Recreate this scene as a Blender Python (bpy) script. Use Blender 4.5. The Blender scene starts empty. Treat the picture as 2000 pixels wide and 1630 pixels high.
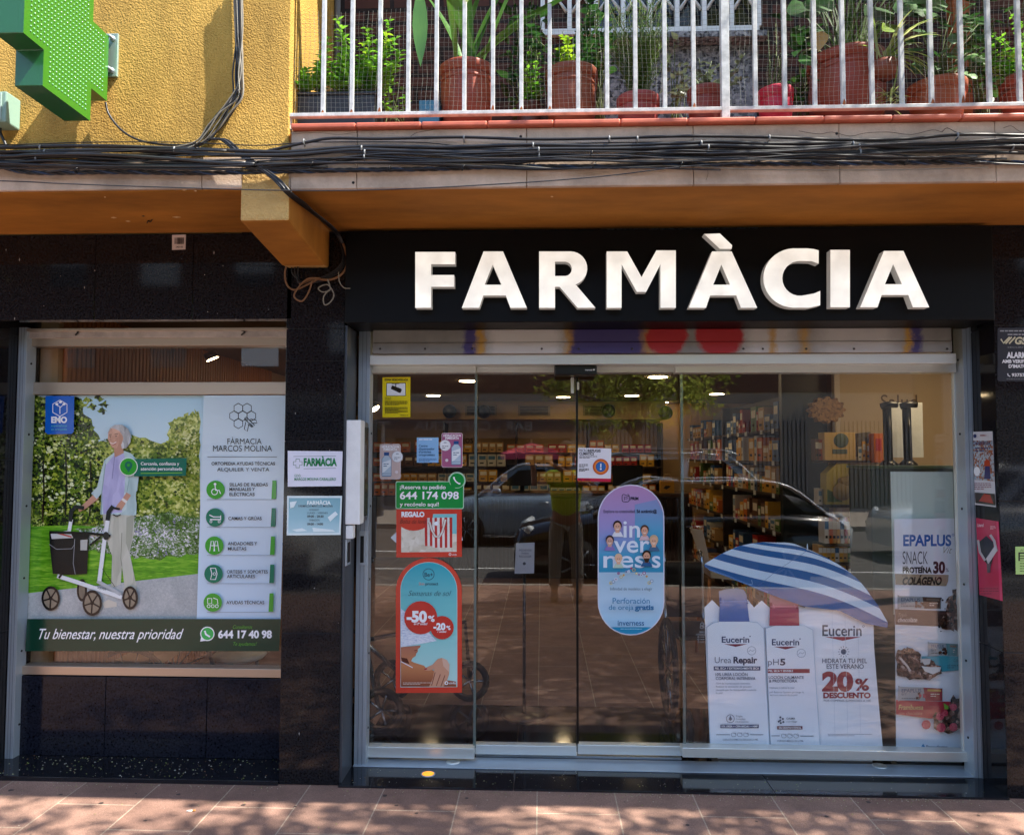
import bpy, bmesh, math, random
from mathutils import Vector, Matrix, noise
R = math.radians
random.seed(7)
scene = bpy.context.scene
COL = scene.collection

# ------------------------------------------------------------------ camera
F, CX, CY = 1500.0, 1000.0, 815.0
CAMP = Vector((0.0, -3.75, 1.6))
YAW, PIT, ROL = R(2.2), R(2.86), R(0.12)
fwd = Vector((-math.sin(YAW) * math.cos(PIT), math.cos(YAW) * math.cos(PIT), math.sin(PIT)))
rt = Vector((math.cos(YAW), math.sin(YAW), 0))
up = rt.cross(fwd)
rt, up = rt * math.cos(ROL) + up * math.sin(ROL), up * math.cos(ROL) - rt * math.sin(ROL)
cd = bpy.data.cameras.new("camera"); cam = bpy.data.objects.new("camera", cd); COL.objects.link(cam)
m = Matrix((rt, up, -fwd)).transposed().to_4x4(); m.translation = CAMP; cam.matrix_world = m
cd.sensor_width = 36; cd.sensor_fit = 'HORIZONTAL'; cd.lens = 27; cd.clip_start = 0.02; cd.clip_end = 500
scene.camera = cam

# ------------------------------------------------------------------ light
SUN = Vector((0.69, -0.175, 1.0)).normalized()
w = bpy.data.worlds.new("World"); scene.world = w; w.use_nodes = True
nt = w.node_tree; sky = nt.nodes.new('ShaderNodeTexSky'); sky.sky_type = 'NISHITA'; sky.sun_disc = False
sky.sun_elevation = math.asin(SUN.z); sky.sun_rotation = math.atan2(SUN.x, SUN.y)
bg = nt.nodes['Background']; bg.inputs[1].default_value = 0.15
nt.links.new(sky.outputs[0], bg.inputs[0])
sl = bpy.data.lights.new("sun", 'SUN'); sl.energy = 4.0; sl.angle = R(0.5); sl.color = (1.0, 0.93, 0.82)
so = bpy.data.objects.new("sun", sl); COL.objects.link(so); so.rotation_euler = SUN.to_track_quat('Z', 'Y').to_euler()
so.location = (6, -4, 12)
scene.view_settings.view_transform = 'Standard'; scene.view_settings.look = 'None'
scene.view_settings.exposure = 1.98; scene.view_settings.gamma = 1.0
scene.cycles.use_denoising = True
scene.cycles.max_bounces = 8; scene.cycles.transparent_max_bounces = 16; scene.cycles.sample_clamp_indirect = 6

# ------------------------------------------------------------------ pixel (of the 2000 x 1630 photo) -> point on a real plane
def ray(u, v): return fwd + rt * ((u - CX) / F) + up * ((CY - v) / F)
def at(u, v, Y=0.0):
    d = ray(u, v); return CAMP + d * ((Y - CAMP.y) / d.y)
def atx(u, v, X):
    d = ray(u, v); return CAMP + d * ((X - CAMP.x) / d.x)
def atz(u, v, Z=0.0):
    d = ray(u, v); return CAMP + d * ((Z - CAMP.z) / d.z)
def PX(u, Y=0.0, v=1000): return at(u, v, Y).x
def PZ(v, Y=0.0, u=1000): return at(u, v, Y).z

# ------------------------------------------------------------------ materials
def lin(h):
    if not isinstance(h, str): return tuple(h)
    h = h.lstrip('#'); c = [int(h[i:i + 2], 16) / 255 for i in (0, 2, 4)]
    return tuple(x / 12.92 if x <= .04045 else ((x + .055) / 1.055) ** 2.4 for x in c)
MATS = {}
def mat(name, col, rough=.5, metal=0, spec=.5, var=0, vscale=8, bump=0, bscale=60, bdist=.002, col2=None, detail=6, stretch=None, emit=0, coat=0, sub=None):
    if name in MATS: return MATS[name]
    M = bpy.data.materials.new(name); M.use_nodes = True; MATS[name] = M
    N, L = M.node_tree.nodes, M.node_tree.links; P = N['Principled BSDF']
    c = lin(col); P.inputs['Base Color'].default_value = (*c, 1)
    P.inputs['Roughness'].default_value = rough; P.inputs['Metallic'].default_value = metal
    P.inputs['Specular IOR Level'].default_value = spec; P.inputs['Coat Weight'].default_value = coat; P.inputs['Coat Roughness'].default_value = .03
    if emit: P.inputs['Emission Color'].default_value = (*c, 1); P.inputs['Emission Strength'].default_value = emit
    if var or bump or col2:
        tc = N.new('ShaderNodeTexCoord'); src = tc.outputs['Object']
        if stretch:
            mp = N.new('ShaderNodeMapping'); mp.inputs['Scale'].default_value = stretch; L.new(src, mp.inputs[0]); src = mp.outputs[0]
    if var or col2:
        nz = N.new('ShaderNodeTexNoise'); nz.inputs['Scale'].default_value = vscale; nz.inputs['Detail'].default_value = detail; nz.inputs['Roughness'].default_value = .65
        L.new(src, nz.inputs['Vector']); rp = N.new('ShaderNodeValToRGB'); L.new(nz.outputs['Fac'], rp.inputs[0])
        a = tuple(max(0, x * (1 - var)) for x in c); b = lin(col2) if col2 else tuple(min(1, x * (1 + var)) for x in c)
        rp.color_ramp.elements[0].position = .32; rp.color_ramp.elements[1].position = .68
        rp.color_ramp.elements[0].color = (*a, 1); rp.color_ramp.elements[1].color = (*b, 1)
        L.new(rp.outputs[0], P.inputs['Base Color'])
    if bump:
        nb = N.new('ShaderNodeTexNoise'); nb.inputs['Scale'].default_value = bscale; nb.inputs['Detail'].default_value = 3
        L.new(tc.outputs['Object'], nb.inputs['Vector']); bp = N.new('ShaderNodeBump'); bp.inputs['Strength'].default_value = bump; bp.inputs['Distance'].default_value = bdist
        L.new(nb.outputs['Fac'], bp.inputs['Height']); L.new(bp.outputs[0], P.inputs['Normal'])
    return M
def ink(h, rough=.16):                                   # printed vinyl or paper colour
    return mat('print_' + h.strip('#') + ('' if rough == .16 else '_matt'), h, rough)
def grad(name, stops, axis=2, rough=.16):                # printed gradient: stops = [(coordinate, colour), ...] along a world axis
    if name in MATS: return MATS[name]
    M = bpy.data.materials.new(name); M.use_nodes = True; MATS[name] = M
    N, L = M.node_tree.nodes, M.node_tree.links; P = N['Principled BSDF']; P.inputs['Roughness'].default_value = rough
    g = N.new('ShaderNodeNewGeometry'); s = N.new('ShaderNodeSeparateXYZ'); L.new(g.outputs['Position'], s.inputs[0])
    stops = sorted(stops); mr = N.new('ShaderNodeMapRange'); mr.inputs[1].default_value = stops[0][0]; mr.inputs[2].default_value = stops[-1][0]
    L.new(s.outputs[axis], mr.inputs[0]); rp = N.new('ShaderNodeValToRGB'); L.new(mr.outputs[0], rp.inputs[0])
    sp = stops[-1][0] - stops[0][0]; el = rp.color_ramp.elements
    while len(el) < len(stops): el.new(.5)
    for e, (p, c) in zip(el, stops): e.position = (p - stops[0][0]) / sp; e.color = (*lin(c), 1)
    L.new(rp.outputs[0], P.inputs['Base Color']); return M
def cells(name, cols, scale, rough=.16, kind='VORONOI', stretch=(1, 1, 1), pos=None, big=0):   # multi-colour blotchy pattern
    if name in MATS: return MATS[name]
    M = bpy.data.materials.new(name); M.use_nodes = True; MATS[name] = M
    N, L = M.node_tree.nodes, M.node_tree.links; P = N['Principled BSDF']; P.inputs['Roughness'].default_value = rough
    tc = N.new('ShaderNodeTexCoord'); mp = N.new('ShaderNodeMapping'); mp.inputs['Scale'].default_value = stretch; L.new(tc.outputs['Object'], mp.inputs[0])
    nz = N.new('ShaderNodeTexNoise'); nz.inputs['Scale'].default_value = scale * .45; nz.inputs['Detail'].default_value = 5; nz.inputs['Roughness'].default_value = .7; L.new(mp.outputs[0], nz.inputs['Vector'])
    f = nz.outputs['Fac']
    if kind == 'VORONOI':
        vo = N.new('ShaderNodeTexVoronoi'); vo.inputs['Scale'].default_value = scale; L.new(mp.outputs[0], vo.inputs['Vector'])
        sv = N.new('ShaderNodeSeparateColor'); L.new(vo.outputs['Color'], sv.inputs[0])
        mx = N.new('ShaderNodeMix'); mx.inputs[0].default_value = .42; L.new(nz.outputs['Fac'], mx.inputs[2]); L.new(sv.outputs[0], mx.inputs[3]); f = mx.outputs[0]
    if big:
        n2 = N.new('ShaderNodeTexNoise'); n2.inputs['Scale'].default_value = big; n2.inputs['Detail'].default_value = 4; n2.inputs['Distortion'].default_value = .6; L.new(mp.outputs[0], n2.inputs['Vector'])
        m3 = N.new('ShaderNodeMix'); m3.inputs[0].default_value = .5; L.new(f, m3.inputs[2]); L.new(n2.outputs['Fac'], m3.inputs[3]); f = m3.outputs[0]
    rp = N.new('ShaderNodeValToRGB'); L.new(f, rp.inputs[0]); el = rp.color_ramp.elements
    while len(el) < len(cols): el.new(.5)
    for i, (e, c) in enumerate(zip(el, cols)): e.position = (pos[i] if pos else .25 + .5 * i / (len(cols) - 1)); e.color = (*lin(c), 1)
    L.new(rp.outputs[0], P.inputs['Base Color']); return M
def glass_mat(name, f0=.045, tint=(1, 1, 1), haze=0):
    M = bpy.data.materials.new(name); M.use_nodes = True; MATS[name] = M
    N, L = M.node_tree.nodes, M.node_tree.links; N.remove(N['Principled BSDF']); out = N['Material Output']
    g = N.new('ShaderNodeNewGeometry'); d = N.new('ShaderNodeVectorMath'); d.operation = 'DOT_PRODUCT'
    L.new(g.outputs['Normal'], d.inputs[0]); L.new(g.outputs['Incoming'], d.inputs[1])
    def mth(op, a, b=None):
        n = N.new('ShaderNodeMath'); n.operation = op
        for i, x in enumerate((a, b)):
            if x is None: continue
            if isinstance(x, (int, float)): n.inputs[i].default_value = x
            else: L.new(x, n.inputs[i])
        return n.outputs[0]
    c = mth('ABSOLUTE', d.outputs['Value']); p = mth('POWER', mth('SUBTRACT', 1.0, c), 5.0)
    fr = mth('ADD', mth('MULTIPLY', p, 1 - f0), f0)
    tr = N.new('ShaderNodeBsdfTransparent'); tr.inputs[0].default_value = (*tint, 1)
    gl = N.new('ShaderNodeBsdfGlossy'); gl.inputs['Roughness'].default_value = 0.0
    mx = N.new('ShaderNodeMixShader'); L.new(fr, mx.inputs[0]); L.new(tr.outputs[0], mx.inputs[1]); L.new(gl.outputs[0], mx.inputs[2])
    res = mx.outputs[0]
    if haze:
        df = N.new('ShaderNodeBsdfDiffuse'); df.inputs[0].default_value = (.72, .85, .77, 1)
        m2 = N.new('ShaderNodeMixShader'); m2.inputs[0].default_value = haze; L.new(res, m2.inputs[1]); L.new(df.outputs[0], m2.inputs[2]); res = m2.outputs[0]
    L.new(res, out.inputs[0]); return M

# ------------------------------------------------------------------ mesh builder
class MB:
    def __init__(s): s.v, s.f, s.mi, s.ms, s.sm = [], [], [], [], []
    def slot(s, M):
        if M not in s.ms: s.ms.append(M)
        return s.ms.index(M)
    def add(s, vs, fs, M, smooth=False):
        b = len(s.v); s.v += [tuple(x) for x in vs]; k = s.slot(M)
        for f in fs: s.f.append(tuple(i + b for i in f)); s.mi.append(k); s.sm.append(smooth)
    def box(s, x0, x1, y0, y1, z0, z1, M):
        x0, x1 = sorted((x0, x1)); y0, y1 = sorted((y0, y1)); z0, z1 = sorted((z0, z1))
        s.add([(x, y, z) for x in (x0, x1) for y in (y0, y1) for z in (z0, z1)],
              [(0, 1, 3, 2), (4, 6, 7, 5), (0, 4, 5, 1), (2, 3, 7, 6), (0, 2, 6, 4), (1, 5, 7, 3)], M)
    def tbox(s, mtx, sx, sy, sz, M):                     # box of half sizes under a matrix
        s.add([mtx @ Vector((x, y, z)) for x in (-sx, sx) for y in (-sy, sy) for z in (-sz, sz)],
              [(0, 1, 3, 2), (4, 6, 7, 5), (0, 4, 5, 1), (2, 3, 7, 6), (0, 2, 6, 4), (1, 5, 7, 3)], M)
    def prism(s, front, depth, M, Mside=None):           # front: list of 3-D points; depth: vector to the back
        n = len(front); d = Vector(depth); vs = [Vector(p) for p in front] + [Vector(p) + d for p in front]
        s.add(vs, [tuple(range(n)), tuple(range(2 * n - 1, n - 1, -1))], M)
        s.add(vs, [(i, i + n, (i + 1) % n + n, (i + 1) % n) for i in range(n)], Mside or M)
    def tube(s, pts, r, M, n=6, caps=True, smooth=True):
        pts = [Vector(p) for p in pts]; rs = r if isinstance(r, (list, tuple)) else [r] * len(pts); vs = []
        nrm = None
        for i, p in enumerate(pts):
            t = (pts[min(i + 1, len(pts) - 1)] - pts[max(i - 1, 0)]);
            if t.length < 1e-9: t = Vector((0, 0, 1))
            t.normalize()
            if nrm is None:
                a = Vector((0, 0, 1)) if abs(t.z) < .9 else Vector((0, 1, 0)); nrm = t.cross(a).normalized()
            else:
                nrm = (nrm - t * nrm.dot(t)); nrm = nrm.normalized() if nrm.length > 1e-6 else t.orthogonal().normalized()
            b = t.cross(nrm)
            for k in range(n):
                a = 2 * math.pi * k / n; vs.append(p + (nrm * math.cos(a) + b * math.sin(a)) * rs[i])
        fs = [(i * n + k, i * n + (k + 1) % n, (i + 1) * n + (k + 1) % n, (i + 1) * n + k) for i in range(len(pts) - 1) for k in range(n)]
        if caps: fs += [tuple(range(n - 1, -1, -1)), tuple((len(pts) - 1) * n + k for k in range(n))]
        s.add(vs, fs, M, smooth)
    def lathe(s, prof, c, M, n=24, axis='Z', smooth=True):    # prof: [(radius, height), ...]
        c = Vector(c); vs = []
        for r, h in prof:
            for k in range(n):
                a = 2 * math.pi * k / n; x, y = r * math.cos(a), r * math.sin(a)
                vs.append(c + Vector((x, y, h) if axis == 'Z' else ((x, h, y) if axis == 'Y' else (h, x, y))))
        fs = [(i * n + k, i * n + (k + 1) % n, (i + 1) * n + (k + 1) % n, (i + 1) * n + k) for i in range(len(prof) - 1) for k in range(n)]
        fs += [tuple(range(n - 1, -1, -1)), tuple((len(prof) - 1) * n + k for k in range(n))]
        s.add(vs, fs, M, smooth)
    def quadgrid(s, rows, M, smooth=True):
        nr, nc = len(rows), len(rows[0]); vs = [p for r in rows for p in r]
        s.add(vs, [(i * nc + j, i * nc + j + 1, (i + 1) * nc + j + 1, (i + 1) * nc + j) for i in range(nr - 1) for j in range(nc - 1)], M, smooth)
    def build(s, name, parent=None, bevel=0, org=None):
        me = bpy.data.meshes.new(name)
        o3 = Vector(org) if org else Vector((0, 0, 0))
        me.from_pydata([tuple(Vector(p) - o3) for p in s.v], [], s.f)
        for M in s.ms: me.materials.append(M)
        me.polygons.foreach_set('material_index', s.mi); me.polygons.foreach_set('use_smooth', s.sm)
        bm = bmesh.new(); bm.from_mesh(me); bmesh.ops.recalc_face_normals(bm, faces=bm.faces); bm.to_mesh(me); bm.free()
        o = bpy.data.objects.new(name, me); COL.objects.link(o); o.location = o3
        if parent: o.parent = parent; o.matrix_parent_inverse = parent.matrix_world.inverted() if False else Matrix.Translation(-Vector(parent.location))
        if bevel:
            b = o.modifiers.new('edge', 'BEVEL'); b.width = bevel; b.segments = 2; b.limit_method = 'ANGLE'; b.angle_limit = R(40)
        return o
def tag(o, label, cat, group=None, kind=None):
    if label: o['label'] = label
    if cat: o['category'] = cat
    if group: o['group'] = group
    if kind: o['kind'] = kind
    return o
def thing(name, label, cat, loc=(0, 0, 0), group=None):
    o = bpy.data.objects.new(name, None); COL.objects.link(o); o.location = loc; o.empty_display_size = .1
    return tag(o, label, cat, group)
def structure(o): o['kind'] = 'structure'; return o
def copy_tree(o, loc, label=None, group=None, rz=None):
    c = o.copy(); COL.objects.link(c); c.location = loc
    if rz is not None: c.rotation_euler = (0, 0, rz)
    if label: c['label'] = label
    if group: c['group'] = group
    for ch in list(o.children):
        d = ch.copy(); COL.objects.link(d); d.parent = c
        for g in list(ch.children):
            e = g.copy(); COL.objects.link(e); e.parent = d
    return c
def smooth_path(pts, n=6):
    P = [Vector(p) for p in pts]; P = [P[0] * 2 - P[1]] + P + [P[-1] * 2 - P[-2]]; out = []
    for i in range(1, len(P) - 2):
        a, b, c, d = P[i - 1:i + 3]
        for k in range(n):
            t = k / n; out.append(.5 * ((2 * b) + (c - a) * t + (2 * a - 5 * b + 4 * c - d) * t * t + (3 * b - a - 3 * c + d) * t ** 3))
    out.append(P[-2]); return out

# ------------------------------------------------------------------ text as flat outlines
_tc = bpy.data.curves.new('lettering_source', 'FONT'); _to = bpy.data.objects.new('lettering_source', _tc)
_tcache = {}
def glyphs(body, bold):
    k = (body, bold)
    if k not in _tcache:
        _tc.body = body; _tc.offset = bold; _tc.resolution_u = 4
        me = bpy.data.meshes.new_from_object(_to)
        vs = [(v.co.x, v.co.y) for v in me.vertices]; fs = [tuple(p.vertices) for p in me.polygons]; bpy.data.meshes.remove(me)
        _tcache[k] = (vs, fs)
    return _tcache[k]
class Art(MB):
    """A flat printed sheet: every shape is a layer a hair in front of the one below, on the plane Y = const (or X = const)."""
    def __init__(s, Y, axis='Y', sign=-1, eps=.0003):
        super().__init__(); s.Y, s.axis, s.sign, s.eps, s.k = Y, axis, sign, eps, 0
    def p(s, u, v):
        d = s.Y + s.sign * s.eps * s.k; return at(u, v, d) if s.axis == 'Y' else atx(u, v, d)
    def nxt(s): s.k += 1
    def poly(s, pts, col, rough=.16, keep=False):
        if not keep: s.nxt()
        M = ink(col, rough) if isinstance(col, str) else col; s.add([s.p(*q) for q in pts], [tuple(range(len(pts)))], M)
    def base(s, pts, col, th=.0015):
        M = ink(col) if isinstance(col, str) else col; f = [s.p(*q) for q in pts]
        s.prism(f, (0, -s.sign * th, 0) if s.axis == 'Y' else (-s.sign * th, 0, 0), M)
    @staticmethod
    def rr(u0, v0, u1, v1, r, n=5):
        out = []
        for cx, cy, a0 in ((u1 - r, v0 + r, -90), (u1 - r, v1 - r, 0), (u0 + r, v1 - r, 90), (u0 + r, v0 + r, 180)):
            for i in range(n + 1):
                a = R(a0 + 90 * i / n); out.append((cx + r * math.cos(a), cy + r * math.sin(a)))
        return out
    def q(s, u0, v0, u1, v1):                             # rectangle, u measured at its mid height: upright on the wall
        D = F / math.tan(PIT); vm = (v0 + v1) / 2
        f = lambda u, v: (u + (u - CX) / D * (v - vm), v)
        return [f(u0, v0), f(u1, v0), f(u1, v1), f(u0, v1)]
    def rect(s, u0, v0, u1, v1, col, rough=.16): s.poly(s.q(u0, v0, u1, v1), col, rough)
    def circ(s, u, v, r, col, rv=None, n=24, ring=0, keep=False):
        rv = rv or r
        if ring:
            s.nxt(); M = ink(col); vs = []
            for k in range(n):
                a = 2 * math.pi * k / n; vs += [s.p(u + r * math.cos(a), v + rv * math.sin(a)), s.p(u + (r - ring) * math.cos(a), v + (rv - ring) * math.sin(a))]
            s.add(vs, [(2 * k, 2 * k + 1, (2 * k + 3) % (2 * n), (2 * k + 2) % (2 * n)) for k in range(n)], M)
        else: s.poly([(u + r * math.cos(2 * math.pi * k / n), v + rv * math.sin(2 * math.pi * k / n)) for k in range(n)], col, keep=keep)
    def line(s, pts, wd, col, keep=False):
        if not keep: s.nxt()
        M = ink(col) if isinstance(col, str) else col; L, Rr = [], []
        for i, q in enumerate(pts):
            a = pts[max(i - 1, 0)]; b = pts[min(i + 1, len(pts) - 1)]; dx, dy = b[0] - a[0], b[1] - a[1]; l = math.hypot(dx, dy) or 1
            ww = wd[i] if isinstance(wd, (list, tuple)) else wd
            L.append((q[0] - dy / l * ww / 2, q[1] + dx / l * ww / 2)); Rr.append((q[0] + dy / l * ww / 2, q[1] - dx / l * ww / 2))
        n = len(pts); s.add([s.p(*q) for q in L + Rr], [(i, i + 1, n + i + 1, n + i) for i in range(n - 1)], M)
    def hexa(s, u, v, r, wd, col):
        s.line([(u + r * math.sin(R(60 * k)), v - r * math.cos(R(60 * k))) for k in range(7)], wd, col)
    def text(s, body, u0, u1, vb, cap, col, bold=0, skew=0, slope=0):
        s.nxt(); vs, fs = glyphs(body, bold)
        if not vs: return
        a = min(x for x, y in vs); b = max(x for x, y in vs); M = ink(col) if isinstance(col, str) else col
        out = []
        for x, y in vs:
            uu = u0 + (x - a) / (b - a) * (u1 - u0) + skew * y / .69 * cap; out.append(s.p(uu, vb - y / .69 * cap + slope * (uu - u0)))
        s.add(out, fs, M)
    def words(s, u0, u1, v, h, col, n=1, gap=None):       # unreadably small print: broken thin bars
        rr = random.Random(int(u0 * 7 + v * 13)); s.nxt()
        for i in range(n):
            vv = v + i * (gap or h * 2); u = u0; e = u1 if i < n - 1 or n == 1 else u0 + (u1 - u0) * .6
            while u < e - 1:
                l = min(rr.uniform(2.5, 7) * h / 1.4, e - u)
                s.add([s.p(*q) for q in ((u, vv), (u + l, vv), (u + l, vv + h), (u, vv + h))], [(0, 1, 2, 3)], ink(col)); u += l + h * .7

# ------------------------------------------------------------------ shared materials
GZ = .012                                                # pavement height
ZS = PZ(449, 0)                                          # underside of the balcony slab
YF = -.61                                                # front of slab and stucco
m_stucco = mat('yellow_stucco', '#b8934a', .9, spec=.2, var=.3, vscale=2.2, stretch=(1.6, 1.6, .55), bump=1.0, bscale=150, bdist=.011)
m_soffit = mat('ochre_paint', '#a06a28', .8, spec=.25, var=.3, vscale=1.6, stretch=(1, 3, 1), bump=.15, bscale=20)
m_fascia = mat('fascia_render', '#bba693', .85, spec=.2, var=.32, vscale=4, bump=.35, bscale=130, bdist=.003)
m_corbel = mat('corbel_render', '#c2a066', .9, spec=.2, var=.18, vscale=6, bump=.8, bscale=95, bdist=.012)
m_granite = mat('black_granite', '#020203', .05, spec=.28, vscale=95, col2='#232327', detail=6)
m_granite2 = mat('black_granite_panel', '#030408', .08, spec=.2, vscale=95, col2='#222632', detail=6)
m_step = mat('granite_step', '#0c0d10', .08, vscale=240, col2='#22242a', detail=3)
m_alu = mat('aluminium', '#aab6c0', .34, .45, var=.08, vscale=3, stretch=(1, 1, .2))
m_alu_light = mat('pale_aluminium', '#d5d8d2', .3, .55, var=.05, vscale=2)
m_bronze = mat('champagne_aluminium', '#b5a898', .33, .75, var=.06, vscale=3, stretch=(.3, 1, 1))
m_black = mat('black_plastic', '#050506', .3)
m_dark = mat('dark_void', '#08080a', .7)
m_white = mat('white_paint_chipped', '#dfe2e2', .45, var=.06, vscale=14, bump=.12, bscale=40)
m_rust = mat('rust', '#8a4a22', .85, var=.4, vscale=60)
m_glass = glass_mat('shop_glass', .07)
m_brick_back = None
def brick(name, c1, c2, cm, scale, w=.26, h=.07, mortar=.012, rough=.85, bump=.5):
    M = bpy.data.materials.new(name); M.use_nodes = True; MATS[name] = M
    N, L = M.node_tree.nodes, M.node_tree.links; P = N['Principled BSDF']; P.inputs['Roughness'].default_value = rough
    tc = N.new('ShaderNodeTexCoord'); mp = N.new('ShaderNodeMapping'); mp.inputs['Rotation'].default_value = (R(90), 0, 0); L.new(tc.outputs['Object'], mp.inputs[0])
    b = N.new('ShaderNodeTexBrick'); b.inputs['Scale'].default_value = scale; b.inputs['Brick Width'].default_value = w; b.inputs['Row Height'].default_value = h; b.inputs['Mortar Size'].default_value = mortar
    b.inputs['Color1'].default_value = (*lin(c1), 1); b.inputs['Color2'].default_value = (*lin(c2), 1); b.inputs['Mortar'].default_value = (*lin(cm), 1)
    L.new(mp.outputs[0], b.inputs['Vector']); L.new(b.outputs['Color'], P.inputs['Base Color'])
    bp = N.new('ShaderNodeBump'); bp.inputs['Strength'].default_value = bump; bp.inputs['Distance'].default_value = .004; bp.invert = True
    L.new(b.outputs['Fac'], bp.inputs['Height']); L.new(bp.outputs[0], P.inputs['Normal']); return M
m_brick = brick('dark_red_brick', '#4c2a20', '#3a1f18', '#1a100e', 1)

# pavement: reddish slabs in columns running away from the shop, joints staggered
def pavement_mat():
    M = bpy.data.materials.new('pavement_slabs'); M.use_nodes = True; N, L = M.node_tree.nodes, M.node_tree.links; P = N['Principled BSDF']
    tc = N.new('ShaderNodeTexCoord'); mp = N.new('ShaderNodeMapping'); mp.inputs['Rotation'].default_value = (0, 0, R(90)); mp.inputs['Location'].default_value = (.13, .02, 0); L.new(tc.outputs['Object'], mp.inputs[0])
    b = N.new('ShaderNodeTexBrick'); b.inputs['Scale'].default_value = 1; b.inputs['Brick Width'].default_value = .6; b.inputs['Row Height'].default_value = .365; b.inputs['Mortar Size'].default_value = .0035; b.inputs['Mortar Smooth'].default_value = .3
    b.offset = .38; b.inputs['Color1'].default_value = (*lin('#8d7062'), 1); b.inputs['Color2'].default_value = (*lin('#7d6155'), 1); b.inputs['Mortar'].default_value = (*lin('#a3917f'), 1)
    L.new(mp.outputs[0], b.inputs['Vector'])
    n1 = N.new('ShaderNodeTexNoise'); n1.inputs['Scale'].default_value = 4; n1.inputs['Detail'].default_value = 8; n1.inputs['Roughness'].default_value = .7; L.new(tc.outputs['Object'], n1.inputs['Vector'])
    n2 = N.new('ShaderNodeTexNoise'); n2.inputs['Scale'].default_value = 230; n2.inputs['Detail'].default_value = 2; L.new(tc.outputs['Object'], n2.inputs['Vector'])
    r1 = N.new('ShaderNodeMapRange'); r1.inputs[1].default_value = .3; r1.inputs[2].default_value = .7; r1.inputs[3].default_value = .72; r1.inputs[4].default_value = 1.2; L.new(n1.outputs['Fac'], r1.inputs[0])
    r2 = N.new('ShaderNodeMapRange'); r2.inputs[1].default_value = .3; r2.inputs[2].default_value = .7; r2.inputs[3].default_value = .7; r2.inputs[4].default_value = 1.3; L.new(n2.outputs['Fac'], r2.inputs[0])
    mm = N.new('ShaderNodeMath'); mm.operation = 'MULTIPLY'; L.new(r1.outputs[0], mm.inputs[0]); L.new(r2.outputs[0], mm.inputs[1])
    vm = N.new('ShaderNodeVectorMath'); vm.operation = 'SCALE'; L.new(b.outputs['Color'], vm.inputs[0]); L.new(mm.outputs[0], vm.inputs['Scale']); L.new(vm.outputs[0], P.inputs['Base Color'])
    P.inputs['Roughness'].default_value = .75; P.inputs['Specular IOR Level'].default_value = .3
    bp = N.new('ShaderNodeBump'); bp.inputs['Strength'].default_value = .3; bp.inputs['Distance'].default_value = .002; L.new(n2.outputs['Fac'], bp.inputs['Height']); L.new(bp.outputs[0], P.inputs['Normal'])
    return M
m_pave = pavement_mat()
m_asphalt = mat('asphalt', '#4c4a48', .85, var=.18, vscale=2, bump=.4, bscale=180)
m_kerb = mat('kerb_stone', '#8c877f', .8, var=.15, vscale=9)

# ------------------------------------------------------------------ ground of the street (behind the camera it shows only as a reflection)
b = MB(); b.box(-40, 40, -5.05, 9.5, GZ - .3, GZ, m_pave); rr = random.Random(19)
for k in range(90):
    x, y, s = rr.uniform(-3, 3), -rr.uniform(.05, 1) ** 1.6 * 3, rr.uniform(.004, .014); b.add([(x + s * math.cos(a) * rr.uniform(.7, 1.2), y + s * math.sin(a) * rr.uniform(.7, 1.2), GZ + .0008) for a in (.785 * j for j in range(8))], [tuple(range(8))], mat('gum_stain', '#3c302c', .7))
structure(b.build('pavement'))
b = MB(); b.box(-40, 40, -5.17, -5.052, GZ - .3, GZ + .004, m_kerb); structure(b.build('kerb'))
b = MB(); b.box(-40, 40, -13.5, -5.172, GZ - .4, GZ - .11, m_asphalt)
for x in range(-36, 37, 3): b.box(x, x + 1.5, -9.36, -9.24, GZ - .11, GZ - .106, mat('road_paint', '#c9c9c4', .7))
b.box(-40, 40, -7.25, -7.17, GZ - .11, GZ - .106, mat('road_paint', '#c9c9c4', .7)); structure(b.build('road'))
b = MB(); b.box(-40, 40, -19.8, -13.502, GZ - .3, GZ, mat('far_paving', '#8f857a', .8, var=.15, vscale=3)); structure(b.build('far_pavement'))

# ------------------------------------------------------------------ the shop building
XL, XR = PX(668), PX(1952)                               # door opening between the two pillars
XW0, XW1 = PX(50, .0), PX(553)                           # window bay
YG = .30                                                 # glass line
ZT = PZ(640, .28)                                        # top of both openings
bld = thing('shop_building', 'yellow stuccoed building with ochre balcony underside and polished black granite shop front', 'building', (0, 0, GZ))
XYR = at(566, 120, YF).x                                 # right end of the yellow wall, where the balcony starts
# stucco wall above the left half
b = MB(); b.box(-12, XYR, YF, 9.5, PZ(300, YF), 9, m_stucco); b.build('stucco_wall', bld, .004)
# slab, fascia panels and tile edge
b = MB()
ZTILE = PZ(249, YF - .015)
b.box(-12, 9, YF + .012, -.004, ZS, ZTILE - .003, m_soffit); b.build('balcony_underside', bld)
b = MB(); xs = [-12, PX(380, YF), PX(558, YF), PX(690, YF), PX(1028, YF), PX(1360, YF), PX(1651, YF), PX(1962, YF), 5, 9]
for i, (x0, x1) in enumerate(zip(xs, xs[1:])):
    top = ZTILE - .002 if i >= 2 else PZ(300, YF) - .001
    b.box(x0 + .0012, x1 - .0012, YF - (.012 if i >= 2 else .004), YF + .0118, ZS - (.004 if i > 1 else -.006), top, m_fascia)
b.build('balcony_edge', bld, .003)
# red clay tile nosing along the balcony
m_tile = mat('clay_nosing', '#c0634a', .5, var=.2, vscale=7, bump=.1)
b = MB(); x = PX(556, -.64)
while x < 4.5: b.box(x, x + .272, -.648, .2, ZTILE, ZTILE + .022, m_tile); x += .2745
b.build('clay_tile_edge', bld, .006)
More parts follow.
